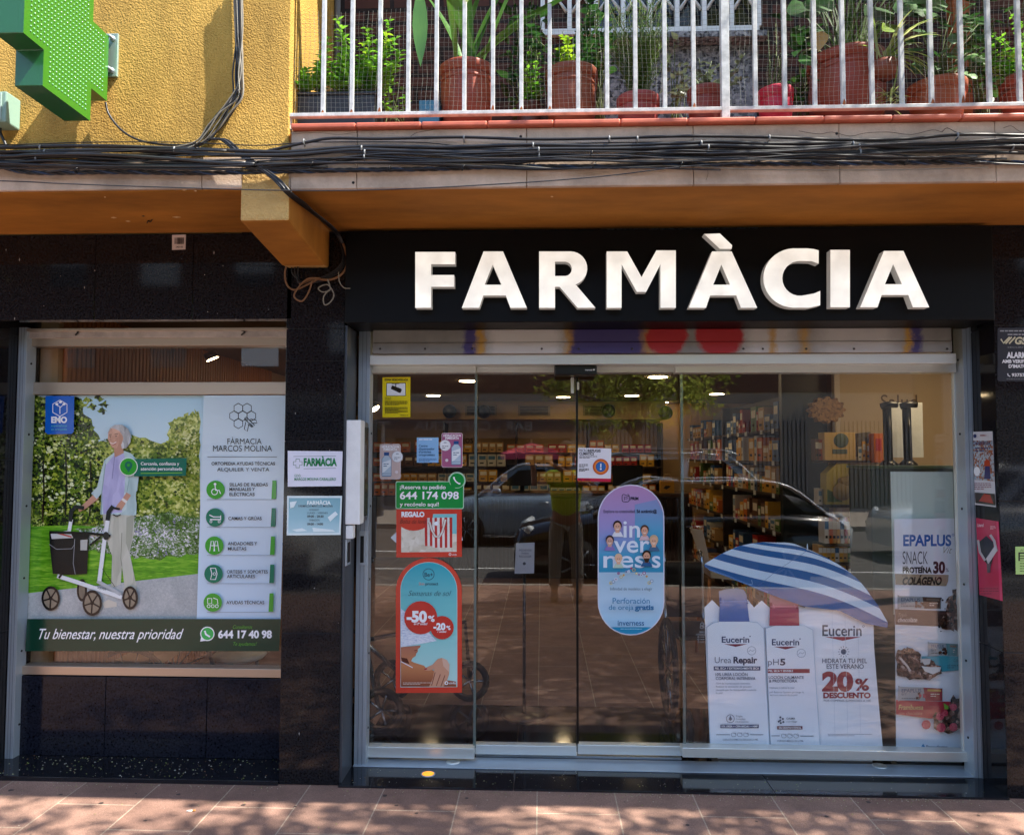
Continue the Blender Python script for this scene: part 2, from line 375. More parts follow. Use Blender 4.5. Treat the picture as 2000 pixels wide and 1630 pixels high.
# corbel under the slab, deeper towards the wall
b = MB(); x0, x1 = at(470, 400, YF).x, at(566, 400, YF).x
zf, zw = PZ(432, YF, 520), PZ(527, -.002, 620)
vs = [(x, y, z) for x in (x0, x1) for y, z in ((YF - .006, ZS + .12), (YF - .006, zf), (-.09, zw), (-.001, zw + .01), (-.001, ZS + .12))]
b.add(vs, [(0, 1, 6, 5), (1, 2, 7, 6), (2, 3, 8, 7), (4, 3, 2, 1, 0), (5, 6, 7, 8, 9), (0, 5, 9, 4), (3, 4, 9, 8)], m_corbel)
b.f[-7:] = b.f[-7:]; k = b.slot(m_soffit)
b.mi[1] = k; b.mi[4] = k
b.build('corbel', bld, .01)
def crack(pts, y=YF - .0125, r=.0009):
    q = MB(); q.tube(smooth_path([at(u, v, y) for u, v in pts], 3), r, mat('crack_dark', '#3a3029', .9), 4); q.build('crack', bld)
crack([(1560, 256), (1600, 262), (1625, 258), (1660, 266), (1690, 260), (1735, 258), (1780, 263), (1820, 254), (1840, 258)]); crack([(1840, 258), (1850, 250), (1870, 259), (1900, 262)], r=.0012); crack([(1960, 250), (1975, 246), (1990, 256), (2010, 262)]); crack([(800, 268), (815, 259), (838, 255), (850, 252)]); crack([(570, 262), (620, 259), (660, 263), (700, 258)], r=.0006); crack([(1380, 325), (1383, 338), (1379, 352)], r=.0006)
for u, v in ((1017, 267), (1634, 261), (690, 357)): q = MB(); q.lathe([(.006, 0), (.006, -.0015)], at(u, v, YF - .0115), m_dark, 10, 'Y'); q.build('drill_hole', bld)
m_flake = mat('bare_plaster', '#d8b98c', .9)
for k, (u, v, du) in enumerate(((222, 425, 6), (250, 432, 5), (360, 371, 5), (382, 373, 3), (205, 385, 2), (1078, 384, 3), (345, 424, 9), (280, 422, 4))):
    q = MB(); q.prism([atz(u - du, v, ZS - .0005), atz(u, v - 1.2, ZS - .0005), atz(u + du, v + .5, ZS - .0005), atz(u, v + 1.6, ZS - .0005)], (0, 0, .0004), m_flake if k < 7 else m_dark); q.build('paint_flake', bld)
q = MB(); q.tube(smooth_path([atz(u, v, ZS - .004) for u, v in ((287, 436), (290, 431), (293, 434), (297, 429))]), .002, m_dark, 5); q.build('wire_stub', bld)
# granite cladding, in panels with hairline joints
b = MB(); g = .0015
jt = [-6, -3.2, PX(172), PX(366), PX(563)]
for a, c in zip(jt, jt[1:]): b.box(a + g, c - g, 0, .06, ZT + .002, ZS - .004, m_granite)      # band over the window
b.build('granite_band', bld, .0015)
def pillar(xa, xb, cuts, dep):
    zs = [GZ + .001] + [PZ(v) for v in cuts] + [ZS - .004]
    b = MB()
    for a, c in zip(zs, zs[1:]): b.box(xa, xb, 0, dep, a + g, c - g, m_granite)
    b.box(xa + .004, xb - .004, .004, dep - .004, GZ + .004, ZS - .008, m_dark); b.build('granite_pillar', bld, .0015)
pillar(PX(553) + .001, XL, (1240, 862, 704, 640), YG + .1)
pillar(XR, PX(2600), (1540, 1262, 975, 640), YG + .1)
pillar(-6, PX(25, .2, 1000) - .004, (1260, 900, 640), YG + .1)
b = MB(); b.box(-6, 6, .07, .3, ZT + .15, ZS - .004, m_dark); b.build('lintel', bld)
rr = random.Random(31)
for k in range(26):
    u, v = (rr.uniform(5, 550), rr.uniform(470, 630)) if k < 16 else (rr.uniform(565, 665), rr.uniform(640, 1500))
    q = MB(); c = at(u, v, -.0004); s = rr.uniform(.001, .004); h = s * rr.choice((1, 1, 3)); q.prism([c + Vector((-s, 0, 0)), c + Vector((0, 0, h)), c + Vector((s, 0, 0)), c + Vector((0, 0, -h))], (0, .0003, 0), mat('paint_speck', '#8c8884', .8)); q.build('paint_speck', bld)
# granite riser under the window and the ledge in front of it
zr = PZ(1320, .26, 300); zl = PZ(1476, .26, 300)
b = MB(); jr = [XW0 - .3, PX(207, .26, 1400), PX(405, .26, 1400), XW1]
for a, c in zip(jr, jr[1:]): b.box(a + g, c - g, .25, .3, zl, zr - .003, m_granite2)
b.build('granite_riser', bld, .0015)
b = MB(); b.box(-6, XW1 - .001, -.012, .36, GZ - .02, zl - .001, m_step); b.build('window_ledge', bld, .003)
zst = PZ(1484, YG + .02)
b = MB(); xj = [XL + .001, PX(1004), PX(1504), XR - .001]
for a, c in zip(xj, xj[1:]): b.box(a + g / 2, c - g / 2, -.02, 1.2, GZ - .02, zst, m_step)
b.build('door_step', bld, .003)

# aluminium posts (shutter guides)
def post(u0, u1, v, ya, yb, z0, z1, nm='guide_post', holes=True, side=1):
    q = MB(); xa, xb = PX(u0, ya, v), PX(u1, ya, v); q.box(xa, xb, ya, yb, z0, z1, m_alu)
    n = 3
    for i in range(1, n): q.box(xa + (xb - xa) * i / n - .001, xa + (xb - xa) * i / n + .001, ya - .002, ya, z0, z1, mat('alu_groove', '#6d757d', .4, .8))
    o = q.build(nm, bld, .002)
    if holes:
        xs_ = xb if side > 0 else xa
        for i in range(6): h = MB(); h.lathe([(.006, -.002), (.006, .002)], (xs_ + side * .001, (ya + yb) / 2, z0 + (z1 - z0) * (i + .5) / 6), m_dark, 8, 'X', False); h.build('bolt_hole', o)
    return o
post(25, 41, 1000, .2, .28, zl - .03, ZT, side=1)
post(697, 720, 1000, .215, .29, GZ, PZ(632, .2), side=1)
post(1889, 1911, 1000, .2, .29, GZ, PZ(632, .2), side=-1)
b = MB(); b.box(XL + .0005, XL + .012, .012, .21, GZ, PZ(640, .1), mat('painted_jamb', '#4a5058', .35, .5, var=.15, vscale=4)); b.build('jamb_panel', bld)
b = MB(); b.box(PX(1868, .29), PX(1884, .29), .285, .31, PZ(1466, .29), PZ(726, .29), m_alu_light); b.build('edge_profile', bld, .002)
b = MB(); b.box(PX(50, .29, 1000), PX(57, .29, 1000), .27, .33, zr, ZT, mat('dark_profile', '#33363a', .4, .6)); b.build('edge_profile', bld, .002)

# ---- left shop window: shutter, frame rails, panes
win = MB()
u0, u1 = PX(57, .28, 1000), XW1 - .002
def rail(mb, va, vb, M, y0=.265, y1=.325, uu0=None, uu1=None):
    mb.box(uu0 if uu0 is not None else u0, uu1 if uu1 is not None else u1, y0, y1, PZ(vb, y0, 300), PZ(va, y0, 300), M)
for va, vb, ya in ((640, 646, .20), (659, 675, .24), (746, 770, .265), (1303, 1320, .25)): win = MB(); rail(win, va, vb, m_bronze, ya); win.build('window_rail', bld, .002)
b = MB(); b.box(u0, u1, .22, .28, PZ(659, .22, 300), PZ(645, .22, 300), mat('shutter_end', '#b4ada8', .5, .3, var=.2, vscale=12)); sh = b.build('roller_shutter', bld, .004)
for uu in (150, 474):
    b = MB(); p = at(uu, 648, .215); b.tube([p + Vector((-.006, 0, .008)), p + Vector((.015, -.012, -.002)), p + Vector((-.006, 0, -.016))], .005, m_black); b.build('shutter_hook', sh)
b = MB(); b.box(u0, u1, YG, YG + .008, PZ(748, YG, 300), PZ(673, YG, 300), m_glass); b.build('upper_pane', bld)
b = MB(); b.box(u0, u1, YG, YG + .008, PZ(1305, YG, 300), PZ(768, YG, 300), m_glass); b.build('window_pane', bld)

# ---- shutter above the door with spray paint
def graffiti():
    M = bpy.data.materials.new('painted_shutter'); M.use_nodes = True; N, L = M.node_tree.nodes, M.node_tree.links; P = N['Principled BSDF']
    P.inputs['Roughness'].default_value = .5; P.inputs['Metallic'].default_value = .2
    tc = N.new('ShaderNodeTexCoord'); nz = N.new('ShaderNodeTexNoise'); nz.inputs['Scale'].default_value = 9; nz.inputs['Detail'].default_value = 6; L.new(tc.outputs['Object'], nz.inputs['Vector'])
    rp = N.new('ShaderNodeValToRGB'); L.new(nz.outputs['Fac'], rp.inputs[0]); rp.color_ramp.elements[0].color = (*lin('#5c5a56'), 1); rp.color_ramp.elements[1].color = (*lin('#949089'), 1)
    L.new(rp.outputs[0], P.inputs['Base Color']); return M
m_shut = graffiti()
ys = .15; xa, xb = PX(724, ys), PX(1868, ys)
def spray(M):
    N, L = M.node_tree.nodes, M.node_tree.links; P = N['Principled BSDF']; base = P.inputs['Base Color'].links[0].from_socket
    g = N.new('ShaderNodeNewGeometry'); s = N.new('ShaderNodeSeparateXYZ'); L.new(g.outputs['Position'], s.inputs[0])
    nz = N.new('ShaderNodeTexNoise'); nz.inputs['Scale'].default_value = 7; nz.inputs['Detail'].default_value = 8; nz.inputs['Roughness'].default_value = .75; L.new(g.outputs['Position'], nz.inputs['Vector'])
    def mth(op, a, b):
        n = N.new('ShaderNodeMath'); n.operation = op
        for i, x in enumerate((a, b)):
            if isinstance(x, (int, float)): n.inputs[i].default_value = x
            else: L.new(x, n.inputs[i])
        return n.outputs[0]
    wx = mth('ADD', s.outputs[0], mth('MULTIPLY', mth('SUBTRACT', nz.outputs['Fac'], .5), .14)); zc = PZ(656, ys)
    for u0, u1, c, ed, am in ((950, 1100, '#c9c3bd', 14, .8), (908, 931, '#382c66', 5, .95), (931, 945, '#b08226', 5, .9), (1104, 1120, '#b08226', 6, .9), (1114, 1264, '#362b62', 7, .95), (1256, 1276, '#a87a24', 8, .7), (1460, 1560, '#cfc9c5', 20, .6), (1508, 1520, '#b08226', 5, .8), (1570, 1586, '#b08226', 7, .8), (1600, 1760, '#c8c2be', 25, .6), (1774, 1790, '#b08226', 5, .9), (1788, 1806, '#362b62', 5, .95)):
        cx, hw, e = (PX(u0, ys) + PX(u1, ys)) / 2, (PX(u1, ys) - PX(u0, ys)) / 2, ed / 370
        d = mth('ABSOLUTE', mth('SUBTRACT', wx, cx), 0.); mr = N.new('ShaderNodeMapRange'); mr.inputs[1].default_value = hw + e; mr.inputs[2].default_value = hw - e; mr.inputs[4].default_value = am; L.new(d, mr.inputs[0])
        mx = N.new('ShaderNodeMix'); mx.data_type = 'RGBA'; L.new(mr.outputs[0], mx.inputs[0]); L.new(base, mx.inputs[6]); mx.inputs[7].default_value = (*lin(c), 1); base = mx.outputs[2]
    for uc, ru in ((1303, 37), (1409, 45)):
        dx = mth('DIVIDE', mth('SUBTRACT', wx, PX(uc, ys)), ru / 385); dz = mth('DIVIDE', mth('SUBTRACT', s.outputs[2], zc), .105); d = mth('POWER', mth('ADD', mth('MULTIPLY', dx, dx), mth('MULTIPLY', dz, dz)), .5)
        mr = N.new('ShaderNodeMapRange'); mr.inputs[1].default_value = 1.15; mr.inputs[2].default_value = .92; mr.inputs[4].default_value = .96; L.new(d, mr.inputs[0])
        mx = N.new('ShaderNodeMix'); mx.data_type = 'RGBA'; L.new(mr.outputs[0], mx.inputs[0]); L.new(base, mx.inputs[6]); mx.inputs[7].default_value = (*lin('#9c1019'), 1); base = mx.outputs[2]
    L.new(base, P.inputs['Base Color'])
spray(m_shut)
b = MB()
for i, (va, vb) in enumerate(((632, 643), (643.5, 668), (668.5, 690))): b.box(xa, xb, ys - (.004 if i == 2 else 0), ys + .03, PZ(vb, ys), PZ(va, ys), m_shut)
dsh = b.build('roller_shutter', bld, .003)
for uu in (742, 830, 922, 1058, 1130, 1235, 1452, 1490, 1575, 1668, 1850): b = MB(); b.lathe([(.006, 0), (.004, -.006), (.001, -.007)], at(uu, 681, ys - .005), mat('rivet', '#4a4744', .5, .6), 8, 'Y'); b.build('rivet', dsh)

# ---- door front: header, rails, panes, sliding leaves
def hbox(mb, ua, ub, va, vb, y0, y1, M, vm=None): mb.box(PX(ua, y0, vm or (va + vb) / 2), PX(ub, y0, vm or (va + vb) / 2), y0, y1, PZ(vb, y0, (ua + ub) / 2), PZ(va, y0, (ua + ub) / 2), M)
b = MB(); hbox(b, 722, 1868, 691, 711, .17, .36, m_alu_light); hdr = b.build('door_header', bld, .003)
b = MB(); hbox(b, 724, 929, 713, 728, .26, .33, m_alu_light); b.build('top_rail', bld, .002)
b = MB(); hbox(b, 1320, 1868, 711, 727, .25, .33, m_alu_light); b.build('top_rail', bld, .002)
b = MB(); hbox(b, 931, 1318, 713, 727, .30, .40, m_alu_light); b.build('top_track', bld, .002)
b = MB(); hbox(b, 1083, 1166, 712, 732, .2, .30, m_black); sen = b.build('door_sensor', bld, .006)
a = Art(.1995); a.text('manusa', 1143, 1157, 723.5, 3, '#d8d8d8', .02); a.circ(1160, 722, 1.5, '#d8d8d8'); a.build('sensor_mark', sen)
b = MB(); hbox(b, 716, 927, 728, 1459, YG, YG + .01, m_glass, 1000); o = b.build('fixed_pane', bld)
b = MB(); hbox(b, 1330, 1886, 727, 1465, YG, YG + .01, m_glass, 1000); o = b.build('fixed_pane', bld)
b = MB(); hbox(b, 713, 926, 1459, 1480, .27, .33, m_alu_light); b.build('bottom_rail', bld, .003)
b = MB(); hbox(b, 1333, 1893, 1464, 1483, .26, .33, m_alu_light); b.build('bottom_rail', bld, .003)
for ua, ub in ((928, 1126.3), (1128.3, 1332)):
    d = MB(); hbox(d, ua, ub, 727, 1456, .355, .365, m_glass, 1000); leaf_ = d.build('sliding_door', bld)
    q = MB(); hbox(q, ua, ub, 1455, 1474, .335, .385, m_alu_light); q.build('door_rail', leaf_, .003)
    q = MB(); e = ub if ua < 1000 else ua
    hbox(q, e - 1.2, e + 1.2, 733, 1455, .352, .368, m_black, 1000); q.build('door_seal', leaf_)
b = MB(); hbox(b, 926, 931, 728, 1460, .31, .33, mat('glass_edge', '#5c6a66', .2, spec=.8), 1000); b.build('glass_edge', bld)
b = MB(); hbox(b, 1331, 1336, 728, 1464, .315, .33, mat('glass_edge', '#5c6a66', .2), 1000); b.build('glass_edge', bld)
b = MB()
hbox(b, 1115, 1121, 737, 768, .345, .352, m_alu_light); hbox(b, 1127, 1131, 746, 761, .345, .352, m_alu_light); b.build('door_catch', bld, .001)
b = MB(); b.box(XL + .02, XR - .01, .2, .34, zst, zst + .006, m_alu); b.box(PX(929, .3), PX(1331, .3), .36, .42, zst, zst + .012, m_alu); b.build('threshold_strip', bld, .002)

# ------------------------------------------------------------------ sign board with lit letters
sg = thing('shop_sign', 'black sign board with large glowing white capital letters above the glass doors', 'sign', tuple(at(1306, 540, -.05)))
b = MB(); yb = -.06; b.box(PX(674, yb, 540), PX(1941, yb, 540), yb, .2, PZ(629, yb), PZ(450, yb), mat('sign_board', '#020203', .45, spec=.18, bump=.03, bscale=4)); b.build('sign_board', sg, .004)
m_lit = mat('lit_acrylic', '#e9e6dd', .3, emit=.2, var=.07, vscale=9); m_side = mat('letter_return', '#c2bfb8', .35, emit=.05)
def uneven_light(M, lo, hi, sc):
    N, L = M.node_tree.nodes, M.node_tree.links; P = N['Principled BSDF']; g = N.new('ShaderNodeNewGeometry'); nz = N.new('ShaderNodeTexNoise'); nz.inputs['Scale'].default_value = sc; nz.inputs['Detail'].default_value = 2; L.new(g.outputs['Position'], nz.inputs['Vector'])
    mr = N.new('ShaderNodeMapRange'); mr.inputs[1].default_value = .35; mr.inputs[2].default_value = .65; mr.inputs[3].default_value = lo; mr.inputs[4].default_value = hi; L.new(nz.outputs['Fac'], mr.inputs[0]); L.new(mr.outputs[0], P.inputs['Emission Strength'])
uneven_light(m_lit, .16, .23, 11)
def vpoly(pts): return pts
def arc(cx, cy, rx, ry, a0, a1, n=14): return [(cx + rx * math.cos(R(a0 + (a1 - a0) * i / n)), cy + ry * math.sin(R(a0 + (a1 - a0) * i / n))) for i in range(n + 1)]
def letter(loops, nm):
    """loops: outer outline then holes, in photo pixels; a box letter 45 mm deep standing off the board"""
    bm = bmesh.new(); yf = yb - .05; edges = []
    for lp in loops:
        vv = [bm.verts.new(at(u, v, yf)) for u, v in lp]
        for i in range(len(vv)): edges.append(bm.edges.new((vv[i], vv[(i + 1) % len(vv)])))
    r = bmesh.ops.triangle_fill(bm, edges=edges, use_beauty=True); fs = [x for x in r['geom'] if isinstance(x, bmesh.types.BMFace)]
    bmesh.ops.recalc_face_normals(bm, faces=bm.faces)
    for f in bm.faces:
        f.material_index = 0
        if f.normal.y > 0: f.normal_flip()
    be = [e for e in bm.edges if e.is_boundary]
    ex = bmesh.ops.extrude_edge_only(bm, edges=be); nv = [x for x in ex['geom'] if isinstance(x, bmesh.types.BMVert)]
    bmesh.ops.translate(bm, verts=nv, vec=(0, .052, 0))
    for f in ex['geom']:
        if isinstance(f, bmesh.types.BMFace): f.material_index = 1
    me = bpy.data.meshes.new(nm); bm.to_mesh(me); bm.free(); me.materials.append(m_lit); me.materials.append(m_side)
    o = bpy.data.objects.new(nm, me); COL.objects.link(o); o.parent = sg; o.matrix_parent_inverse = Matrix.Translation(-sg.location); return o
def A(u0, u1, dv=0):
    c = (u0 + u1) / 2; t, bt = 491 + dv, 601 + dv; hw = (u1 - u0) / 2
    out = [(c - 21, t), (c + 17, t), (u1, bt), (u1 - 32, bt), (u1 - 41, 577 + dv), (u0 + 42, 577 + dv), (u0 + 34, bt), (u0, bt)]
    return [out, [(c - 3, 517 + dv), (c + 14, 556 + dv), (c - 19, 556 + dv)]]
letter([[(811, 492), (889, 492), (889, 516), (842, 516), (842, 537), (887, 537), (887, 560), (842, 560), (842, 601), (811, 601)]], 'letter')
letter(A(902, 1029), 'letter')
letter([[(1053, 491), (1112, 491)] + arc(1114, 524, 33, 33, -88, 72) + [(1163, 601), (1128, 601), (1093, 560), (1084, 560), (1084, 601), (1053, 601)],
        [(1084, 511), (1104, 511)] + arc(1103, 525, 14, 14, -85, 85, 8) + [(1084, 539)]], 'letter')
letter([[(1185, 491), (1225, 491), (1253, 541), (1282, 489), (1320, 489), (1320, 601), (1290, 601), (1290, 516), (1262, 570), (1244, 570), (1214, 516), (1214, 601), (1185, 601)]], 'letter')
letter(A(1345, 1479), 'letter')
letter([[(1375, 457), (1406, 456), (1430, 479), (1429, 486), (1406, 486)]], 'letter_accent')
letter([arc(1549, 544, 58, 58, -40, -320, 26)[0:0] + [(1599, 489)] + [(1590, 486.5), (1576, 485)] + arc(1552, 543, 61, 58, -85, -275, 22) + [(1580, 601), (1602, 596), (1602, 568), (1590, 573), (1574, 576)]
        + arc(1562, 543.5, 34, 34, 85, 275, 14) + [(1585, 510), (1599, 515)]], 'letter')
letter([[(1622, 488), (1660, 488), (1660, 600), (1622, 600)]], 'letter')
letter(A(1680, 1815, -1), 'letter')

# ------------------------------------------------------------------ foliage
def leaf_mat(name, c1, c2, scale=6, trans=.35, rough=.45, gloss=.4):
    M = bpy.data.materials.new(name); M.use_nodes = True; MATS[name] = M
    N, L = M.node_tree.nodes, M.node_tree.links; P = N['Principled BSDF']; P.inputs['Roughness'].default_value = rough; P.inputs['Specular IOR Level'].default_value = gloss
    tc = N.new('ShaderNodeTexCoord'); nz = N.new('ShaderNodeTexNoise'); nz.inputs['Scale'].default_value = scale; nz.inputs['Detail'].default_value = 3; L.new(tc.outputs['Object'], nz.inputs['Vector'])
    rp = N.new('ShaderNodeValToRGB'); L.new(nz.outputs['Fac'], rp.inputs[0]); rp.color_ramp.elements[0].position = .35; rp.color_ramp.elements[1].position = .65
    rp.color_ramp.elements[0].color = (*lin(c1), 1); rp.color_ramp.elements[1].color = (*lin(c2), 1); L.new(rp.outputs[0], P.inputs['Base Color'])
    t = N.new('ShaderNodeBsdfTranslucent'); L.new(rp.outputs[0], t.inputs[0]); mx = N.new('ShaderNodeMixShader'); mx.inputs[0].default_value = trans
    L.new(P.outputs[0], mx.inputs[1]); L.new(t.outputs[0], mx.inputs[2]); L.new(mx.outputs[0], N['Material Output'].inputs[0]); return M
m_leaf_tree = leaf_mat('street_tree_leaf', '#5c6a24', '#bcc458', 1.2)
m_bark = mat('bark', '#5b4f43', .9, var=.3, vscale=14, stretch=(1, 1, .25), bump=.6, bscale=30, bdist=.01)
def rdir(r):
    z = r.uniform(-1, 1); a = r.uniform(0, 2 * math.pi); s = math.sqrt(1 - z * z); return Vector((s * math.cos(a), s * math.sin(a), z))
def leaf(mb, base, d, ln, wd, M, droop=.3, seg=3, nrm=None, fold=.15, tip=1.6):
    """a curved pointed leaf from base along d"""
    d = Vector(d).normalized(); n0 = Vector(nrm) if nrm else Vector((0, 0, 1))
    s = d.cross(n0); s = s.normalized() if s.length > 1e-3 else d.orthogonal().normalized(); n0 = s.cross(d)
    p = Vector(base); L, C, Rr = [], [], []; dd = d.copy()
    for i in range(seg + 1):
        t = i / seg; ww = wd * .5 * (math.sin(math.pi * min(1, t ** (1 / tip) * .97 + .03)) + .02)
        L.append(p + s * ww + n0 * fold * ww); C.append(p.copy()); Rr.append(p - s * ww + n0 * fold * ww)
        p = p + dd * (ln / seg); dd = (dd + Vector((0, 0, -1)) * droop / seg).normalized()
    k = seg + 1; mb.add(L + C + Rr, [(i, i + 1, k + i + 1, k + i) for i in range(seg)] + [(k + i, k + i + 1, 2 * k + i + 1, 2 * k + i) for i in range(seg)], M, True)
def make_tree(name, label, group, base, fork, cen, rad, nclump, nleaf, seed=1, lsz=.075, shell=.5, extra=()):
    r = random.Random(seed); base, fork, cen = Vector(base), Vector(fork), Vector(cen); t = thing(name, label, 'tree', base, group)
    tb = MB(); tb.tube(smooth_path([base + Vector((0, 0, -.1)), base + Vector((.02, 0, .5)), base.lerp(fork, .6) + Vector((.05, .03, 0)), fork], 4), [.17] * 3 + [.15] * 4 + [.13] * 4 + [.12] * 2, m_bark, 10)
    cl = []
    for i in range(nclump):
        d = rdir(r); q = r.random() ** shell; cl.append(cen + Vector((d.x * rad[0], d.y * rad[1], d.z * rad[2])) * q)
    for i in range(11):
        e = cl[i * nclump // 11]; a = fork.lerp(e, .45) + rdir(r) * .25
        tb.tube(smooth_path([fork - Vector((0, 0, .15)), a, e], 4), [.085 - .008 * k for k in range(9)], m_bark, 6)
        for j in range(3):
            e2 = cl[r.randrange(nclump)]; s0 = a.lerp(e, r.uniform(.2, .8))
            if (e2 - s0).length < 2.2: tb.tube([s0, s0.lerp(e2, .5) + rdir(r) * .1, e2], [.03, .02, .008], m_bark, 5)
    tb.build('trunk', t)
    cl += [Vector(q) for q in extra]
    lb = MB(); vs, fs = [], []
    for c in cl:
        rr = r.uniform(.22, .5)
        for k in range(nleaf):
            p = c + Vector((r.gauss(0, 1), r.gauss(0, 1), r.gauss(0, .7))) * rr * .6; d = rdir(r); s = d.orthogonal().normalized(); l = lsz * r.uniform(.7, 1.3); b = len(vs)
            vs += [p, p + d * l * .5 + s * l * .3, p + d * l, p + d * l * .5 - s * l * .3]; fs.append((b, b + 1, b + 2, b + 3))
    lb.add(vs, fs, m_leaf_tree); lb.build('crown', t); return t
make_tree('street_tree', 'leafy street tree by the near kerb leaning towards the shop front', 'street trees', (4.3, -4.5, GZ), (4.1, -4.1, 3.6), (4.35, -3.3, 5.7), (3.3, 2.35, 1.6), 240, 145, 3, .085, .45, [(random.Random(50 + k).uniform(1.2, 5.6), random.Random(80 + k).uniform(-1.75, -1.0), random.Random(120 + k).uniform(4.9, 6.2)) for k in range(17)])
make_tree('street_tree', 'leafy street tree by the near kerb beyond the yellow wall', 'street trees', (-7.5, -4.5, GZ), (-7.5, -4.3, 3.2), (-7.4, -4, 5.2), (2.3, 1.9, 1.7), 70, 70, 9, .095, .45)
ft = make_tree('street_tree', 'tree with low crown across the road in front of the bar', 'street trees', (2.3, -14.3, GZ), (2.3, -14.3, 2.2), (2.2, -14.2, 3.75), (2.3, 2.0, 1.75), 100, 90, 5, .12, .45)
copy_tree(ft, (5.6, -14.4, GZ), 'tree across the road right of the bar front', 'street trees', 1.9)
copy_tree(ft, (-3.2, -14.4, GZ), 'tree across the road left of the bar parasol', 'street trees', 3.6)
copy_tree(ft, (-8.5, -14.4, GZ), 'tree across the road behind the white van', 'street trees', 5.1)
copy_tree(ft, (11.5, -14.4, GZ), 'tree across the road beyond the white hatchback', 'street trees', .7)

# ------------------------------------------------------------------ the other side of the street (seen only as reflections)
YB = -19.8
m_ob = brick('opposite_brick', '#6a4332', '#5a382a', '#4f4138', 1, .3, .08, .01)
m_blind = mat('white_blind', '#c9c6c2', .6); m_win = mat('window_dark', '#15181c', .08)
m_cream = mat('cream_render', '#8d8276', .85, var=.1, vscale=1)
ob = thing('apartment_block', 'brown brick apartment block with white roller blinds across the road', 'building', (0, YB, GZ))
b = MB(); b.box(-32, 32, YB - 6, YB, 3.6, 9.6, m_ob); b.box(-32, 32, YB - 6, YB - .05, GZ, 3.598, m_cream); b.build('wall', ob)
n = 0
for fl in range(2):
    for i, x in enumerate(range(-27, 28, 3)):
        if n > 76: break
        z0 = 4.4 + fl * 2.5; q = MB(); q.box(x - .6, x + .6, YB - .04, YB + .02, z0, z0 + 1.3, m_win); o = q.build('window', ob); n += 1
        h = (.35, .9, 1.25, .6)[(i * 7 + fl * 3) % 4]; q = MB(); q.box(x - .6, x + .6, YB + .021, YB + .05, z0 + 1.3 - h, z0 + 1.3, m_blind); q.build('blind', o)
m_corr = mat('corrugated_shutter', '#7d7470', .5, .2, var=.1)
for x0, x1 in ((-12, -8.6), (-8, -5), (1.2, 3.6), (4.4, 8.2), (9, 13), (-17, -13)):
    q = MB(); x = x0
    while x < x1: q.box(x, x + .09, YB - .05, YB + .03, GZ, 2.7, m_corr); x += .13
    q.build('shutter', ob)
q = MB(); q.box(-4.6, .9, YB - .05, YB + .02, GZ, 2.4, m_win); q.build('bar_front', ob)
bs = thing('bar_sign', 'dark fascia of the bar across the road with pale capital lettering', 'sign', (-2, YB + .06, 2.6))
q = MB(); q.box(-9, 1, YB + .03, YB + .12, 2.15, 2.95, mat('bar_fascia', '#3c3a3a', .6)); q.build('sign_board', bs)
def flat_text(body, x0, x1, z, cap, y, M, par, flip=True, bold=.01):
    vs, fs = glyphs(body, bold); a = min(x for x, _ in vs); c = max(x for x, _ in vs); mb = MB()
    mb.add([(x0 + (x - a) / (c - a) * (x1 - x0), y, z + yy / .69 * cap) for x, yy in vs], fs, M); return mb.build('lettering', par)
flat_text('BAR - CAFETERIA', -.3, -4.0, 2.4, .28, YB + .125, mat('bar_letters', '#7d7974', .7), bs); flat_text('TAPES', -4.8, -6.4, 2.4, .28, YB + .125, mat('bar_letters', '#7d7974'), bs)

